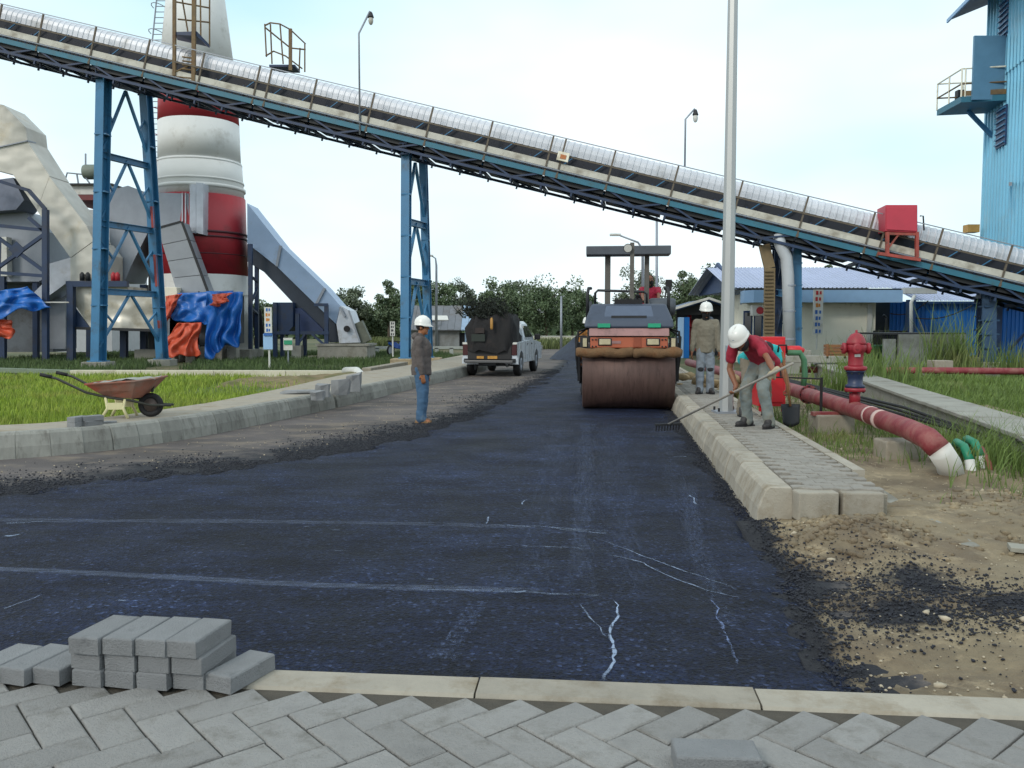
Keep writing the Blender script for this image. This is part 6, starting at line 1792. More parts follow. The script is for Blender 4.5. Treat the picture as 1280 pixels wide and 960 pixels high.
MB().box((-.93, .3, .3), (.06, .42, .22)).build('green_crate', mat('dark_green_crate', '#18231e', .6), tk_load)
MB().box((-.93, .25, .52), (.05, .28, .16)).build('box', mat('brown_box', '#2f2726', .8), tk_load)
MB().lathe([(.03, 0), (.045, .05), (.045, .3), (.02, .36)], 8, c=(-.95, -.12, .55)).build('hanging_bottle', mat('ochre_plastic', '#a87c3c', .5), tk_load, True)
br = random.Random(5)
brm = MB()
for k in range(110):
    p = V((br.uniform(-.85, .3), br.uniform(-.6, .85), .9)); q_ = p + V((br.uniform(-.3, .2), br.uniform(-.1, .45), br.uniform(.15, .75)))
    brm.tube([p, p.lerp(q_, .5) + V((br.uniform(-.06, .06), br.uniform(-.06, .06), .03)), q_], [.014, .01, .004], 4)
    for _ in range(9):
        c_ = p.lerp(q_, br.uniform(.25, 1)); d_ = V((br.uniform(-1, 1), br.uniform(-1, 1), br.uniform(-.6, 1))).normalized() * .12; e_ = V((br.uniform(-1, 1), br.uniform(-1, 1), br.uniform(-1, 1))).normalized() * .035
        brm.add([c_, c_ + d_ * .5 + e_, c_ + d_, c_ + d_ * .5 - e_], [(0, 1, 2, 3)])
tag(brm.build('brushwood', mat('dark_brushwood', '#1d241c', .8, var=.3), tk_load), kind='stuff')
# ------------------------------------------------------------------ people
fold_tex = bpy.data.textures.new('cloth_folds', 'CLOUDS')
fold_tex.noise_scale = .11
fold_tex.noise_depth = 2
m_skin = mat('brown_skin', '#7d5038', .55, var=.1, scale=12)
m_skin2 = mat('light_brown_skin', '#93603f', .55, var=.1, scale=12)
m_helm = mat('white_helmet', '#dcdcd8', .3, var=.04, scale=3)
def ik(a, c, l1, l2, pole):
    a, c = V(a), V(c); d = c - a; L_ = min(d.length, (l1 + l2) * .999); d.normalize()
    x = (l1 * l1 - l2 * l2 + L_ * L_) / (2 * L_); h = math.sqrt(max(l1 * l1 - x * x, 0))
    pl = V(pole); pl = (pl - d * pl.dot(d)).normalized()
    return a + d * x + pl * h
def hand_geo(b, wr, d, nrm, side, curl=.35, g=1.0):
    """palm, four fingers and a thumb; nrm = the way the palm faces"""
    d, nrm = V(d).normalized(), V(nrm)
    nrm = (nrm - d * nrm.dot(d)).normalized()
    s_ = d.cross(nrm).normalized() * side
    wr = V(wr)
    M = Matrix((s_, d, nrm)).transposed()
    b.ball(wr + d * .045, (.041 * g, .052, .019 * g), 10, 7, M)
    b.cap(wr - d * .02, wr + d * .02, .027 * g, .029 * g, 10)
    for k, (o, l) in enumerate(((-.03, .07), (-.01, .08), (.011, .076), (.03, .06))):
        p = wr + d * .085 - s_ * o; a = curl * .8
        for seg in range(3):
            q_ = p + (d * math.cos(a) + nrm * math.sin(a)) * l * (.45, .32, .25)[seg]
            b.cap(p, q_, .0095 * g, .0085 * g, 8)
            p = q_; a += curl
    p = wr + d * .025 + s_ * .034
    q_ = p + (d * .7 + s_ * .55 + nrm * .4).normalized() * .042
    b.cap(p, q_, .013 * g, .011 * g, 8)
    b.cap(q_, q_ + (d * .9 + nrm * (.3 + curl * .6) - s_ * .1).normalized() * .034, .011 * g, .009 * g, 8)
def person(label, loc, rz, J, shirt, trouser, shoe=None, skin=m_skin, sleeve=1.0, scale=1.0, helmet=True, hood=False, gloves=None, mask=None, curl=(.35, .35), hair=None, extra=None, trouser_bag=1.08, bulk=1.0):
    g = dict(pel=(0, 0, .90), chest=(.01, 0, 1.2), neck=(-.005, 0, 1.39), head=(.025, 0, 1.535), hf=(1, 0, 0), hu=(0, 0, 1),
             sh=[(0, .175, 1.335), (0, -.175, 1.335)], el=None, wr=[(.03, .225, .80), (.03, -.225, .80)], pole=[(-1, .3, 0), (-1, -.3, 0)],
             hip=[(0, .085, .88), (0, -.085, .88)], kn=None, an=[(0, .1, .085), (0, -.1, .085)], kpole=(1, 0, 0), toe=[(1, .15, 0), (1, -.15, 0)], palm=[(0, -1, 0), (0, 1, 0)], hd=[None, None])
    g.update(J)
    P = lambda k: V(g[k])
    r = thing('person', label, 'person', loc, rz, scale=scale)
    pel, chest, neck, head = P('pel'), P('chest'), P('neck'), P('head')
    hf, hu = P('hf').normalized(), P('hu')
    hu = (hu - hf * hu.dot(hf)).normalized(); hs = hu.cross(hf)
    HM = Matrix((hf, hs, hu)).transposed()
    sh = [V(x) for x in g['sh']]; wr = [V(x) for x in g['wr']]; hip = [V(x) for x in g['hip']]; an = [V(x) for x in g['an']]
    el = [ik(sh[i], wr[i], .275, .25, g['pole'][i]) for i in (0, 1)]
    kn = [ik(hip[i], an[i], *([max(.4, .0)] * 2 if (hip[i] - an[i]).length < .76 else [(hip[i] - an[i]).length * .501] * 2), g['kpole']) for i in (0, 1)]
    H = lambda x, y, z: head + HM @ V((x, y, z))
    # --- body: one continuous surface
    b = MB()
    b.ball(H(-.008, 0, .025), (.098, .078, .098), 14, 10, HM)
    b.ball(H(.028, 0, -.045), (.062, .058, .075), 12, 8, HM)
    b.cap(H(.088, 0, .012), H(.108, 0, -.018), .009, .014, 8)
    b.cap(H(.08, -.02, -.052), H(.08, .02, -.052), .011, .011, 8)
    b.ball(H(.072, 0, -.095), (.02, .024, .018), 8, 6, HM)
    for s_ in (-1, 1):
        b.ball(H(-.005, s_ * .078, -.005), (.02, .01, .032), 8, 6, HM)
        b.cap(H(.083, s_ * .018, .028), H(.07, s_ * .05, .028), .011, .009, 6)
    b.cap(neck - (head - neck) * .3, H(-.015, 0, -.05), .055, .05)
    b.cap(pel, chest, .09, .1); b.cap(chest, neck, .1, .055)
    for i, s_ in ((0, 1), (1, -1)):
        b.cap(chest.lerp(neck, .6), sh[i], .06, .045)
        b.cap(sh[i], el[i], .043, .036); b.cap(el[i], el[i].lerp(wr[i], .3), .036, .041); b.cap(el[i].lerp(wr[i], .3), wr[i], .041, .026)
        b.cap(pel, hip[i], .08, .08); b.cap(hip[i], kn[i], .072, .05); b.cap(kn[i], kn[i].lerp(an[i], .35), .048, .052); b.cap(kn[i].lerp(an[i], .35), an[i], .052, .036)
        td = V(g['toe'][i]).normalized()
        b.cap(an[i] - td * .03 - V((0, 0, .045)), an[i] + td * .12 - V((0, 0, .058)), .036, .026)
        d = V(g['hd'][i]) if g['hd'][i] is not None else (wr[i] - el[i])
        if not gloves or not gloves[i]:
            hand_geo(b, wr[i], d, g['palm'][i], s_, curl[i])
        else:
            b.cap(wr[i], wr[i] + d.normalized() * .06, .026, .02)
    body = b.build('body', skin, r, remesh=.0085, sm=2)
    for s_ in (-1, 1):
        e = MB().ball(H(.083, s_ * .032, .014), (.008, .014, .008), 8, 6, HM).build('eye', mat('eye_white', '#b9b4aa', .3, var=0), body, True)
        MB().ball(H(.0885, s_ * .032, .014), (.004, .006, .006), 8, 6, HM).build('iris', m_black, e, True)
        MB().cap(H(.088, s_ * .016, .037), H(.078, s_ * .05, .037), .005, .004, 6).build('eyebrow', m_black, body, True)
    MB().cap(H(.0895, -.018, -.052), H(.0895, .018, -.052), .0035, .0035, 6).build('lips', mat('lip_brown', '#5d3129', .5, var=0), body, True)
    # hair below the helmet, or a full head of hair
    b = MB(); b.ball(H(-.018, 0, .035 if not helmet else .02), (.098, .086, .092 if not helmet else .08), 14, 10, HM); b.build('hair', hair or m_black, r, True)
    # gloves
    for i, s_ in ((0, 1), (1, -1)):
        if gloves and gloves[i]:
            b = MB(); d = V(g['hd'][i]) if g['hd'][i] is not None else (wr[i] - el[i])
            hand_geo(b, wr[i], d, g['palm'][i], s_, curl[i], 1.18); b.cap(wr[i] - d.normalized() * .05, wr[i], .036, .034)
            b.build('glove', gloves[i], r, remesh=.008, sm=2)
    # --- clothes
    def folds(o, st):
        q_ = o.modifiers.new('Folds', 'DISPLACE'); q_.texture = fold_tex; q_.strength = st; q_.mid_level = .5; q_.texture_coords = 'LOCAL'
        return o
    up = (neck - pel).normalized()
    b = MB()
    sd_ = (sh[0] - sh[1]).normalized(); fwd = sd_.cross(up).normalized()
    TM = Matrix((fwd, sd_, up)).transposed()
    w1 = pel.lerp(chest, .08)
    low_ = pel - up * .13
    rings_ = []
    fl_ = 1.0 if sleeve > .9 else .96
    for c_, a_, w_ in ((low_, .122, .178), (pel, .124, .182), (pel.lerp(chest, .5), .122, .172), (chest, .126, .178), (chest.lerp(neck, .4), .112, .175), (chest.lerp(neck, .68), .092, .15), (chest.lerp(neck, .9), .075, .095)):
        rings_.append([c_ + fwd * (a_ * fl_ * bulk * math.cos(t_)) + sd_ * (w_ * fl_ * math.sin(t_)) for t_ in np.linspace(0, 2 * math.pi, 22, endpoint=False)])
    b.loft(rings_)
    b.cap(neck - up * .06, neck + up * .005, .075, .066)
    for i in (0, 1):
        b.cap(chest.lerp(neck, .62) + sd_ * (.06 if i == 0 else -.06), sh[i], .082, .07)
        if sleeve > .9:
            b.cap(sh[i], el[i], .07, .06); b.cap(el[i], wr[i].lerp(el[i], .1), .06, .048)
        else:
            b.cap(sh[i], sh[i].lerp(el[i], sleeve), .068, .064)
    if hood:
        b.ball(neck + fwd * -.07 + up * .0, (.075, .12, .07), 12, 8, TM)
    sm_ = folds(b.build('jacket' if sleeve > .9 else 'shirt', shirt, r, remesh=.011, sm=3), .034)
    b = MB()
    b.ball(pel - up * .06, (.112, .152, .12), 16, 10, TM)
    for i in (0, 1):
        t_ = trouser_bag
        b.cap(pel.lerp(hip[i], .8), kn[i], .098 * t_, .075 * t_); b.cap(kn[i], an[i] + V((0, 0, .01)), .074 * t_, .066 * t_)
        b.cap(an[i] + V((0, 0, .02)), an[i] + V((0, 0, -.01)), .068 * t_, .07 * t_)
    folds(b.build('trousers', trouser, r, remesh=.011, sm=3), .034)
    for i in (0, 1):
        td = V(g['toe'][i]).normalized(); a = an[i]; z = a.z - .085
        base = V((a.x, a.y, z))
        if shoe is None:
            b = MB(); sdv = V((-td.y, td.x, 0))
            b.loft([[base + td * x + sdv * y + V((0, 0, z2)) for x, y in ((-.1, -.035), (.0, -.04), (.12, -.045), (.17, 0), (.12, .045), (0, .04), (-.1, .035))] for z2 in (.004, .022)])
            so_ = b.build('sandal', mat('sandal', '#8a6a48', .7, var=.1), r)
            MB().tube([base + td * .07 + sdv * .045 + V((0, 0, .02)), base + td * .08 + V((0, 0, .07)), base + td * .07 - sdv * .045 + V((0, 0, .02))], .012, 6).build('strap', MATS['sandal'], so_)
        else:
            b = MB()
            b.cap(base - td * .055 + V((0, 0, .045)), base + td * .14 + V((0, 0, .036)), .046, .038); b.cap(base + td * .06 + V((0, 0, .05)), base + td * .02 + V((0, 0, .12)), .045, .05); b.cap(base - td * .03 + V((0, 0, .05)), base + V((0, 0, .15)), .046, .052)
            bo = b.build('boot', shoe, r, remesh=.01, sm=3)
            b = MB(); sdv = V((-td.y, td.x, 0))
            b.loft([[base + td * x + sdv * y + V((0, 0, z2)) for x, y in ((-.105, -.03), (-.05, -.048), (.1, -.05), (.175, -.02), (.175, .02), (.1, .05), (-.05, .048), (-.105, .03))] for z2 in (0, .02)])
            b.build('sole', m_black, bo)
    if helmet:
        HH = Matrix.Translation(H(-.005, 0, .045)) @ HM.to_4x4()
        b = MB(); prof = [(.138, -.012), (.128, .0), (.125, .03), (.115, .075), (.09, .112), (.05, .132), (.012, .138)]
        rings_ = [[HH @ V((rr * (1.08 if math.cos(t_) > 0 or zz_ > .0 else 1.0) * math.cos(t_) * (1.0 + (.22 if zz_ < -.001 and math.cos(t_) > .3 else 0) * math.cos(t_)), rr * .92 * math.sin(t_), zz_ - (.012 if zz_ < -.001 and math.cos(t_) > .3 else 0))) for t_ in np.linspace(0, 2 * math.pi, 28, endpoint=False)] for rr, zz_ in prof]
        b.loft(rings_, cap=False); b.add(rings_[-1], [tuple(range(28))])
        he = b.build('helmet', m_helm, r, True, thick=.004)
        MB().tube([HH @ V((.1, 0, .085)), HH @ V((.06, 0, .13)), HH @ V((0, 0, .145)), HH @ V((-.06, 0, .13)), HH @ V((-.1, 0, .09))], .012, 8).build('crown_ridge', m_helm, he, True)
        MB().ball(HH @ V((.126, 0, .05)), (.006, .02, .012), 8, 6, HM).build('badge', mat('helmet_badge', '#4d7f96', .5, var=0), he, True)
    if mask:
        b = MB(); b.ball(H(.03, 0, -.05), (.073, .07, .075), 12, 8, HM); b.ball(H(-.015, 0, -.02), (.09, .086, .06), 12, 8, HM); b.cap(neck, H(0, 0, -.05), .075, .066)
        b.build('face_cloth', mask, r, remesh=.009, sm=3)
    if extra: extra(r, dict(H=H, HM=HM, TM=TM, sh=sh, el=el, wr=wr, hip=hip, kn=kn, an=an, pel=pel, chest=chest, neck=neck, up=up, fwd=fwd, sd=sd_))
    return r
def cl(name, c, **k): return mat(name, c, .9, var=.12, scale=6, bump=.25, bscale=160, **k)
m_jean = cl('faded_blue_jeans', '#3f5e7c', dirt=.2, dirtc='#6d7a86', dscale=4)
m_jean2 = cl('dusty_pale_jeans', '#7b8590', dirt=.35, dirtc='#5d5f60', dscale=5)
m_boot = mat('dark_work_boot', '#2a2829', .6, var=.2, scale=8)
# man in the grey hooded jacket, in profile
pA = gnd(527, 528)
person('man in dark grey hooded jacket, jeans and white helmet standing in profile on the road', (pA.x, pA.y, .0), R(-6), dict(hf=(1, -.12, -.05), head=(.03, 0, 1.53), wr=[(.05, .2, .79), (.06, -.2, .79)], an=[(-.02, .075, .085), (.015, -.08, .085)], sh=[(-.01, .16, 1.33), (.0, -.165, 1.33)]), cl('grey_hoodie', '#57504e', dirt=.15, dirtc='#44403f', dscale=4), m_jean, None, m_skin2, 1.0, .985, hood=True, bulk=1.28, trouser_bag=1.22)
# masked man facing the road
pB = gnd(881, 492, .3)
def kneepads(r, q_):
    for i in (0, 1):
        MB().ball(q_['kn'][i] + V((.05, 0, -.02)), (.04, .06, .05), 10, 8).build('knee_patch', cl('dark_knee_patch', '#26282c'), r, True)
    MB().ball(q_['neck'] + q_['fwd'] * -.06 + q_['sd'] * .07, (.07, .08, .06), 10, 8).build('hood', cl('slate_hood', '#5c6472'), r, True)
person('man with black face cloth, khaki sweatshirt and white helmet standing behind the lamp pole', (pB.x, pB.y, .298), R(-97), dict(hf=(1, .05, -.12), wr=[(.06, .245, .80), (.05, -.25, .80)], an=[(.0, .09, .085), (.03, -.1, .085)], toe=[(1, .35, 0), (1, -.45, 0)]), cl('khaki_sweatshirt', '#767164', dirt=.15, dirtc='#5f5b50', dscale=4), m_jean2, m_boot, m_skin, 1.0, .975, mask=cl('black_face_cloth', '#17161a'), extra=kneepads)
# bending man raking
cC = gnd(944, 534, .3); rzC = R(218)
MCi = (Matrix.Translation((cC.x, cC.y, .298)) @ Matrix.Rotation(rzC, 4, 'Z')).inverted()
loc_ = lambda p: MCi @ V(p)
tip = at(836, 519, 11.6); hR = at(916, 491, 10.1); hL = at(961, 469, 9.5)
shaft_d = (hL - hR).normalized()
tipw = hR - shaft_d * 1.5
tail = hL + shaft_d * .42
hRl, hLl = loc_(hR), loc_(hL)
dl = (hLl - hRl).normalized()
Cj = dict(pel=(-.14, 0, .84), chest=(.08, 0, 1.02), neck=(.255, 0, 1.085), head=(.375, .03, 1.09), hf=(.72, .15, -.66), hu=(.66, .05, .72), sh=[(.2, .185, 1.01), (.22, -.18, .99)],
          wr=[hLl + V((-.02, .06, .05)), hRl + V((-.05, .0, .09))], pole=[(-.6, 1, .2), (-.3, -1, .1)], hip=[(-.14, .085, .83), (-.14, -.085, .83)], an=[(-.05, .17, .085), (-.02, -.14, .085)], toe=[(1, .25, 0), (1, -.2, 0)], kpole=(1, 0, 0),
          hd=[(.1, -.55, -.55), (.35, .1, -.6)], palm=[(-.3, -.5, -.3), (.5, -.2, -.1)])
m_redsh = cl('red_shirt', '#8f1f33', dirt=.2, dirtc='#6f1a2a', dscale=5)
def vest(r, q_):
    TM = q_['TM']
    b = MB(); b.ball(q_['chest'].lerp(q_['neck'], .5) + q_['sd'] * -.02 + q_['up'] * .03 + q_['fwd'] * .012, (.122, .1, .115), 14, 10, TM); b.build('khaki_panel', cl('khaki_panel', '#8b7d6b'), r, remesh=.012, sm=3)
    b = MB(); b.cap(q_['neck'] + q_['fwd'] * .03, q_['H'](.01, 0, -.09), .08, .075); b.ball(q_['H'](.02, 0, -.1), (.07, .075, .05), 10, 8, q_['HM']); b.build('neck_scarf', cl('black_scarf', '#1f1c20'), r, remesh=.011, sm=3)
person('man in red shirt and white helmet bending forward to rake asphalt at the kerb', (cC.x, cC.y, .298), rzC, Cj, m_redsh, cl('dusty_grey_jeans', '#77807f', dirt=.4, dirtc='#7d7461', dscale=5), m_boot, m_skin, .55, .98, gloves=(cl('cream_glove', '#a59a82'), None), curl=(.85, .85), extra=vest, trouser_bag=1.0)
rk = thing('asphalt_rake', 'long grey handled rake held by the bending man in red', 'rake', (tipw.x, tipw.y, tipw.z), world=True)
MB().tube([tail, hL, hR, tipw], .016, 8).build('shaft', mat('grey_shaft', '#8f8b84', .6, var=.15, scale=6), rk, True)
sd2 = shaft_d.cross(V((0, 0, 1))).normalized()
hd_ = MB().beam(tipw - sd2 * .2, tipw + sd2 * .2, .035, .03).build('rake_head', m_dark, rk)
for k in range(9): MB().beam(tipw + sd2 * (-.18 + .045 * k), tipw + sd2 * (-.18 + .045 * k) - shaft_d * .02 - V((0, 0, .08)), .012, .012).build('tine', m_dark, hd_)
# man with shovel behind
cD = V((3.32, 11.5, .298)); rzD = R(-86)
MDi = (Matrix.Translation(cD) @ Matrix.Rotation(rzD, 4, 'Z')).inverted()
g1, g0 = at(986, 452, 11.2), at(983, 516, 11.25)
hA = at(998, 487, 11.15); 
sh_top = at(978, 440, 11.25); sh_bot = at(988, 508, 11.05)
hLd = sh_top.lerp(sh_bot, .72); hRd = sh_top.lerp(sh_bot, .05)
lD = lambda p: MDi @ V(p)
person('man in turquoise shirt bending with a shovel behind the man in red', cD, rzD, dict(pel=(-.2, 0, .82), chest=(.06, .02, .96), neck=(.24, .02, .97), head=(.36, 0, .93), hf=(.6, 0, -.8), hu=(.8, 0, .6), sh=[(.2, .2, .93), (.2, -.16, .92)], wr=[lD(hLd) + V((-.03, .03, .06)), lD(hRd) + V((-.04, -.02, .06))], pole=[(-.2, 1, .3), (-.3, -1, .2)], hip=[(-.2, .085, .8), (-.2, -.085, .8)], an=[(-.02, .16, .085), (-.02, -.2, .085)], hd=[(.2, -.1, -1), (.2, .1, -1)], palm=[(.3, -1, 0), (.3, 1, 0)]),
       cl('turquoise_shirt', '#2aa5a8'), cl('olive_trousers', '#6f675a'), m_boot, m_skin, .55, .97, curl=(.85, .85), helmet=False)
sv = thing('shovel', 'black shovel with wooden shaft held by the man in turquoise', 'shovel', (sh_bot.x, sh_bot.y, .3), world=True)
MB().tube([sh_top, sh_bot], .017, 8).build('shaft', m_wood, sv, True)
MB().tube([sh_top + V((-.06, 0, 0)), sh_top + V((-.05, 0, .09)), sh_top + V((.05, 0, .09)), sh_top + V((.06, 0, 0))], .013, 8).build('handle', m_black, sv, True)
sb = sh_bot
b = MB(); b.sheet(lambda i, j: sb + V(((i - .5) * .25 * (1 - .15 * j), -.05 * j + .03 * (1 - (2 * i - 1) ** 2), .03 - .30 * j * (1 - .18 * (2 * i - 1) ** 2))), 8, 6); b.build('blade', m_dark, sv, True, thick=.006)
# roller operator and the man beyond the roller
MR = Matrix.Translation(rol.location) @ Matrix.Rotation(RZ, 4, 'Z')
op = MR @ V((.52, 2.3, 1.0))
person('roller operator in red and yellow top seated under the canopy', op, R(-90) + RZ, dict(hip=[(.0, .085, .86), (0, -.085, .86)], an=[(.42, .1, .50), (.42, -.1, .50)], kpole=(0, 0, 1), wr=[(.5, .16, 1.1), (.5, -.16, 1.1)], pole=[(-.3, .6, -1), (-.3, -.6, -1)], hd=[(1, 0, -.1), (1, 0, -.1)], palm=[(0, -.3, -1), (0, .3, -1)]), cl('crimson_top', '#a8263f'), cl('dark_trousers', '#2b2d35'), m_boot, m_skin, .6, .94, helmet=False, mask=cl('black_balaclava', '#121214'), hair=cl('black_cap', '#121214'), curl=(.8, .8),
       extra=lambda r, q_: MB().ball(q_['pel'].lerp(q_['chest'], .62), (.135, .175, .075), 16, 8, q_['TM']).build('yellow_band', cl('yellow_band', '#b09a2c'), r, True))
pF = V((1.66, 18.6, .0))
person('man in orange vest and white helmet half hidden behind the roller', (pF.x, pF.y, .034), R(-60), dict(), cl('orange_brown_vest', '#9c6a35'), cl('black_trousers', '#26262b'), m_boot, m_skin, 1.0, 1.0)
# ------------------------------------------------------------------ vegetation
m_leaf = [mat('foliage_a', (.085, .130, .068), .6, var=.3, scale=.5, attr=True), mat('foliage_b', (.095, .140, .080), .6, var=.3, scale=.5, attr=True), mat('foliage_c', (.120, .155, .110), .6, var=.3, scale=.5, attr=True)]  # leaf colours lightened and greyed to imitate distance haze
m_bark = mat('bark', '#5b5146', .9, var=.3, scale=4, bump=.5, bscale=12)
def crown(center, radii, n, leaf, m, droop=.2, clumps=26, seed=0):
    r_ = np.random.default_rng(seed)
    u = r_.standard_normal((clumps, 3)); u /= np.linalg.norm(u, axis=1)[:, None]
    cc = u * (r_.uniform(.05, 1.0, (clumps, 1)) ** .6) * np.array(radii)
    cc[:, 2] *= np.where(cc[:, 2] < 0, .8, 1)
    cs_ = r_.uniform(.14, .44, clumps) * min(radii[0], radii[2])
    k = r_.integers(0, clumps, n)
    off = r_.standard_normal((n, 3)); off /= np.linalg.norm(off, axis=1)[:, None]
    rad_ = r_.uniform(.2, 1, (n, 1)) ** .5
    p = cc[k] + off * rad_ * cs_[k][:, None] * np.array([1.15, 1.15, .9])
    p[:, 2] -= droop * np.abs(r_.standard_normal(n)) * cs_[k]
    shade = np.clip(.5 + .22 * r_.standard_normal(clumps)[k] + .12 * r_.standard_normal(n), 0, 1)
    a = r_.standard_normal((n, 3)); a /= np.linalg.norm(a, axis=1)[:, None]
    b_ = np.cross(a, r_.standard_normal((n, 3))); b_ /= np.linalg.norm(b_, axis=1)[:, None]
    s_ = leaf * r_.uniform(.6, 1.3, (n, 1))
    a, b_ = a * s_, b_ * s_ * .5
    p = p + np.array(center)
    v = np.stack([p - a, p + b_, p + a, p - b_], 1).reshape(-1, 3)
    f = np.arange(4 * n).reshape(-1, 4)
    return rawmesh('crown', v, f, m, attr=np.repeat(shade, 4))
def tree(label, px, ytop, hw, Y, k=0, n=9000, bottom=None, group='trees along the far field', seed=None):
    sd_ = seed if seed is not None else int(px * 7 + Y)
    r_ = random.Random(sd_)
    x = at(px, 420, Y).x; H = at(px, ytop, Y).z; rw = hw / FPX * Y
    r = thing('tree', label, 'tree', (x, Y, -.06), 0, group)
    z0 = bottom if bottom is not None else H * .12
    cz = (H + z0) / 2 + .1; rz_ = (H - z0) / 2
    lean = r_.uniform(-.3, .3)
    MB().tube([(0, 0, 0), (lean * .3, 0, H * .3), (lean, 0, H * .62), (lean * 1.2, 0, H * .85)], [.035 * H * .7, .025 * H * .7, .014 * H * .7, .02], 8).build('trunk', m_bark, r, True)
    for q_ in range(5):
        a = r_.uniform(0, 6.28); h0 = H * r_.uniform(.25, .6)
        MB().tube([(lean * h0 / H, 0, h0), (lean + rw * .3 * math.cos(a), rw * .3 * math.sin(a), h0 + H * .14), (lean + rw * .7 * math.cos(a), rw * .7 * math.sin(a), h0 + H * .26)], [.05, .035, .012], 5).build('limb', m_bark, r, True)
    c_ = crown((lean, 0, cz), (rw, rw * .9, rz_), n, max(.1, Y / FPX * 1.7), m_leaf[k % 3], .25, clumps=38 + int(rw * 7), seed=sd_)
    c_.parent = r
    return r
TG = 'trees along the far field'
spec = [(440, 358, 21, 80, 2, 'pale feathery tree standing alone beside the fan casing'), (468, 384, 20, 84, 0, 'low dark bush-like tree between the pale tree and the slim trestle'), (486, 350, 18, 78, 1, 'tall narrow tree just left of the slim trestle, behind the sign post'),
        (516, 348, 20, 82, 0, 'tree directly behind the slim trestle'), (546, 344, 27, 80, 0, 'tall dark tree behind the white lamp at the shed'), (574, 346, 22, 84, 2, 'thin-crowned tree with spiky top above the shed roof'),
        (598, 358, 26, 86, 0, 'lower dark tree above the shed gable'), (624, 350, 27, 82, 1, 'rounded tree above the covered pickup load'), (650, 350, 26, 84, 2, 'loose light tree showing sky gaps behind the pickup cab'),
        (684, 343, 36, 76, 0, 'broadest dark tree behind the plain white pole'), (716, 350, 26, 80, 0, 'dark tree sloping down toward the roller, beside the broadest tree'), (735, 368, 16, 84, 0, 'low dark tree just behind the roller left side'),
        (797, 328, 30, 62, 2, 'pale feathery tree seen between the roller canopy posts'), (857, 336, 25, 62, 1, 'tree with rounded crown above the left side of the navy shelter'), (888, 331, 26, 60, 1, 'tree with open crown beside the street lamp pole above the navy shelter'),
        (902, 352, 16, 70, 0, 'small tree tucked behind the street lamp pole'), (1028, 322, 18, 55, 1, 'tree top peeping over the lavender roof under the conveyor'), (318, 372, 20, 78, 0, 'dark tree seen under the sloping silver duct by the chimney'), (345, 378, 16, 82, 0, 'small dark tree behind the blue tank frame')]
for px, yt, hw, Y, k, lb_ in spec: tree(lb_, px, yt, hw, Y, k, group=TG)

def blades(name, pts, h0, h1, wd, m, lean=.35):
    """pts (n,3); tapered bent blades of grass"""
    p = np.asarray(pts, float); n = len(p)
    h = rng.uniform(h0, h1, n) if np.isscalar(h0) else h0 * rng.uniform(.6, 1.2, n)
    a = rng.uniform(0, 6.283, n); d = np.stack([np.cos(a), np.sin(a), np.zeros(n)], 1)
    b_ = np.stack([-np.sin(a + 1), np.cos(a + 1), np.zeros(n)], 1) * (wd if np.isscalar(wd) else wd[:, None]) * rng.uniform(.6, 1.3, (n, 1))
    l = (rng.uniform(.1, 1, n) * lean * h)[:, None]
    up = np.array([0, 0, 1.0])
    m1 = p + d * l * .35 + up * (h * .6)[:, None]; t_ = p + d * l + up * h[:, None]
    v = np.stack([p - b_, p + b_, m1 + b_ * .7, m1 - b_ * .7, t_ + b_ * .1, t_ - b_ * .1], 1).reshape(-1, 3)
    i = np.arange(n) * 6
    f = np.concatenate([np.stack([i, i + 1, i + 2, i + 3], 1), np.stack([i + 3, i + 2, i + 4, i + 5], 1)])
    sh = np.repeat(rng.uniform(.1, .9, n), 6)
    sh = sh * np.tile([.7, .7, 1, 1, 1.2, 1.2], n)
    return tag(rawmesh(name, v, f, m, attr=np.clip(sh, 0, 1)), kind='stuff')
m_lawn = mat('bright_lawn_grass', (.20, .29, .03), .6, var=.3, scale=.7, attr=True, c2=(.24, .25, .06), c2scale=.45, c2lo=.5, c2hi=.68)
m_gr2 = mat('tall_weed_grass', (.105, .170, .040), .65, var=.3, scale=.6, attr=True, c2=(.17, .16, .07), c2scale=.5, c2lo=.55, c2hi=.7)
m_gr3 = mat('dark_yard_grass', (.055, .095, .028), .65, var=.3, scale=.5, attr=True)  # darker green for the yard grass
# left lawn: between the pavement and the beam
lawn_poly = [(p.x - .02, p.y + .02) for p in BACK_L if p.y < 25 and p.x > -14] 
lawn_poly = lawn_poly + [(X(452, 26.5), 26.5), (X(88, 27.3), 27.3), (-26, 28), (-26, 9)]
ls = MB(); ls.add([(x, y, .05 if y < 12 else (.0 if y < 17 else -.055)) for x, y in lawn_poly], [tuple(range(len(lawn_poly)))])
me = ls.mesh('lawn'); bm = bmesh.new(); bm.from_mesh(me); bmesh.ops.triangulate(bm, faces=bm.faces); bm.to_mesh(me); bm.free()
struct(link('lawn', me, m_lawnsoil))
cand = np.stack([rng.uniform(-24, -2, 420000), 9.5 + 18.5 * rng.uniform(0, 1, 420000) ** 1.3], 1)
ok = in_poly(cand, lawn_poly) > .03
cand = cand[ok]
nzv = np.array([mnoise.noise(V((x * .5, y * .5, 0))) for x, y in cand])
bank = (cand[:, 1] > 19) & (cand[:, 0] > -8 + nzv)
cand = cand[(nzv > -.55) & ~(bank & (rng.uniform(0, 1, len(cand)) < .8))]
cand = cand[rng.uniform(0, 1, len(cand)) < np.clip(13 / cand[:, 1], .3, 1)][:120000]
zz = np.interp(cand[:, 1], [9, 13, 20], [.05, .03, -.1])
blades('lawn_grass', np.column_stack([cand, zz]), .1, .24, .004 + .00045 * cand[:, 1], m_lawn)
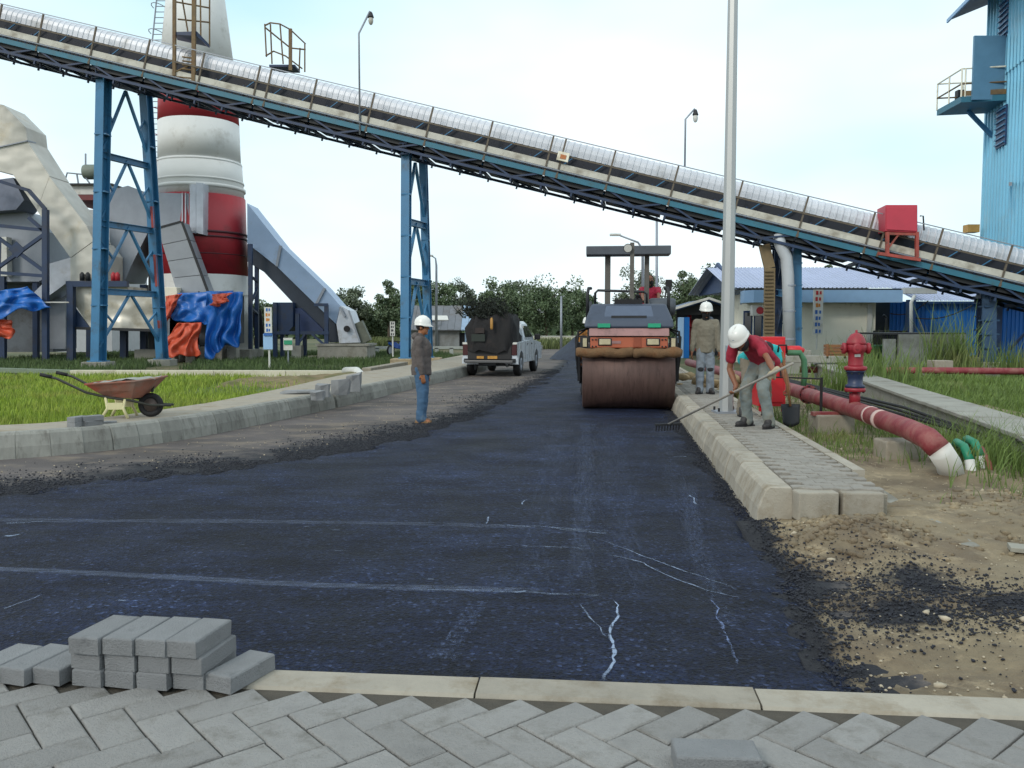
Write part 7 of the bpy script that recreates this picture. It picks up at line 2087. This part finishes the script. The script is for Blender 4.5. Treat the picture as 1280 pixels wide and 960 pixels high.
bankm = MB(); bankm.sheet(lambda i, j: V((X(300 + 155 * i, 24.5), 22.0 + 4.6 * j + .3 * math.sin(i * 9), -.08 + .3 * math.sin(math.pi * j) * (.4 + .6 * i) + .06 * fbm(i * 6, j * 4, 1.4))), 30, 14)
struct(bankm.build('earth_bank', mat('brown_bank', '#7a6a4c', .95, var=.3, scale=2, bump=.7, bscale=18, c2='#5d5c33', c2scale=1.5), None, True))
# darker grass round the plant
n = 60000
cand = np.stack([rng.uniform(-24, -1, n), rng.uniform(28.3, 52, n)], 1)
cand = cand[(cand[:, 0] < -1.3 + (cand[:, 1] - 27.4) * .12 - 2.4)]
nzv = np.array([mnoise.noise(V((x * .25, y * .25, 4))) for x, y in cand])
cand = cand[nzv > -.15]
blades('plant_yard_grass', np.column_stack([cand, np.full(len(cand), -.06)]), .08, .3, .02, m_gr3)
# right verge: tall grass between channel and buildings
n = 70000
cand = np.stack([rng.uniform(6.3, 20, n), rng.uniform(9.5, 33, n)], 1)
lim = c0.x + (cand[:, 1] - c0.y) * (c1.x - c0.x) / (c1.y - c0.y) + .62
nzv = np.array([mnoise.noise(V((x * .55, y * .55, 2))) for x, y in cand])
cand, nzv = (cand[(cand[:, 0] > lim)], nzv[(cand[:, 0] > lim)])
hh = .24 + .14 * nzv
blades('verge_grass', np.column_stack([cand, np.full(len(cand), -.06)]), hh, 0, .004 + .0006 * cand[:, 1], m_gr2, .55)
vs_ = []
hts = []
for px, py, Y, h_, sp_, k in ((1075, 470, 19, .95, .5, 420), (1095, 470, 22, 1.1, .6, 420), (1165, 460, 26.5, .7, .9, 300), (1190, 460, 27.4, 1.7, .35, 150), (1198, 460, 27.5, 2.2, .3, 130), (1255, 462, 25.5, 1.2, .5, 240), (1278, 462, 25.5, 1.0, .5, 240), (1090, 455, 30, 1.4, .6, 300), (1172, 440, 27.3, 2.2, .2, 80), (1030, 470, 20, .5, .7, 260)):
    for _ in range(k):
        vs_.append((at(px, py, Y).x + random.gauss(0, sp_), Y + random.gauss(0, sp_ * .6), -.06)); hts.append(h_ * random.uniform(.5, 1.1))
blades('tall_weeds', vs_, np.array(hts), 0, .014, m_gr2, .5)
# weeds round the pipes and along the trench
vs_, hts = [], []
for (x, y, sx, sy, h_, k) in ((5.0, 8.4, .35, .4, .35, 900), (5.45, 7.8, .5, .5, .4, 900), (5.2, 9.4, .3, .5, .4, 700), (4.15, 10.9, .35, .4, .15, 700), (3.95, 12.3, .3, .5, .2, 600), (5.1, 11.5, .15, 1.5, .3, 700), (5.6, 14, .3, 2.0, .3, 900), (3.7, 9.6, .3, .3, .12, 300), (4.9, 6.9, .5, .3, .15, 300), (4.9, 10.2, .2, .4, .3, 400), (4.3, 14, .3, 1.5, .25, 500)):
    for _ in range(k):
        xx_, yy_ = x + random.gauss(0, sx), y + random.gauss(0, sy)
        if xx_ < kr_x(yy_) + 1.2: continue
        vs_.append((xx_, yy_, dirt_h(xx_, yy_) - .01)); hts.append(h_ * random.uniform(.4, 1.2))
blades('trench_weeds', vs_, np.array(hts), 0, .005, m_gr2, .8)
# cane field strip behind the shed and at the road end
vs_ = [(at(random.uniform(430, 505), 420, 70).x, random.uniform(66, 74), -.06) for _ in range(2600)] + [(at(random.uniform(655, 715), 420, 66).x, random.uniform(60, 70), -.06) for _ in range(1800)]
blades('cane_field', vs_, .3, .9, .05, mat('cane_leaves', (.10, .13, .045), .65, var=.3, scale=.4, attr=True), .5)
# a low far tree line so the horizon is closed
bl = []
r_ = np.random.default_rng(3)
n = 26000
px = r_.uniform(-900, 2200, n); Yd = r_.uniform(120, 150, n)
hgt = 3.2 + 2.2 * np.array([mnoise.noise(V((a * .012, 0, 0))) for a in px])
P3 = np.stack([(px - 640) / FPX * Yd, Yd, np.abs(r_.uniform(0, 1, n)) ** .8 * hgt], 1)
a = r_.standard_normal((n, 3)) * .45; b_ = r_.standard_normal((n, 3)) * .45
v = np.stack([P3 - a, P3 + b_, P3 + a, P3 - b_], 1).reshape(-1, 3)
tag(rawmesh('distant_tree_line', v, np.arange(4 * n).reshape(-1, 4), m_leaf[0], attr=np.repeat(np.clip(r_.normal(.5, .2, n), 0, 1), 4)), kind='stuff')
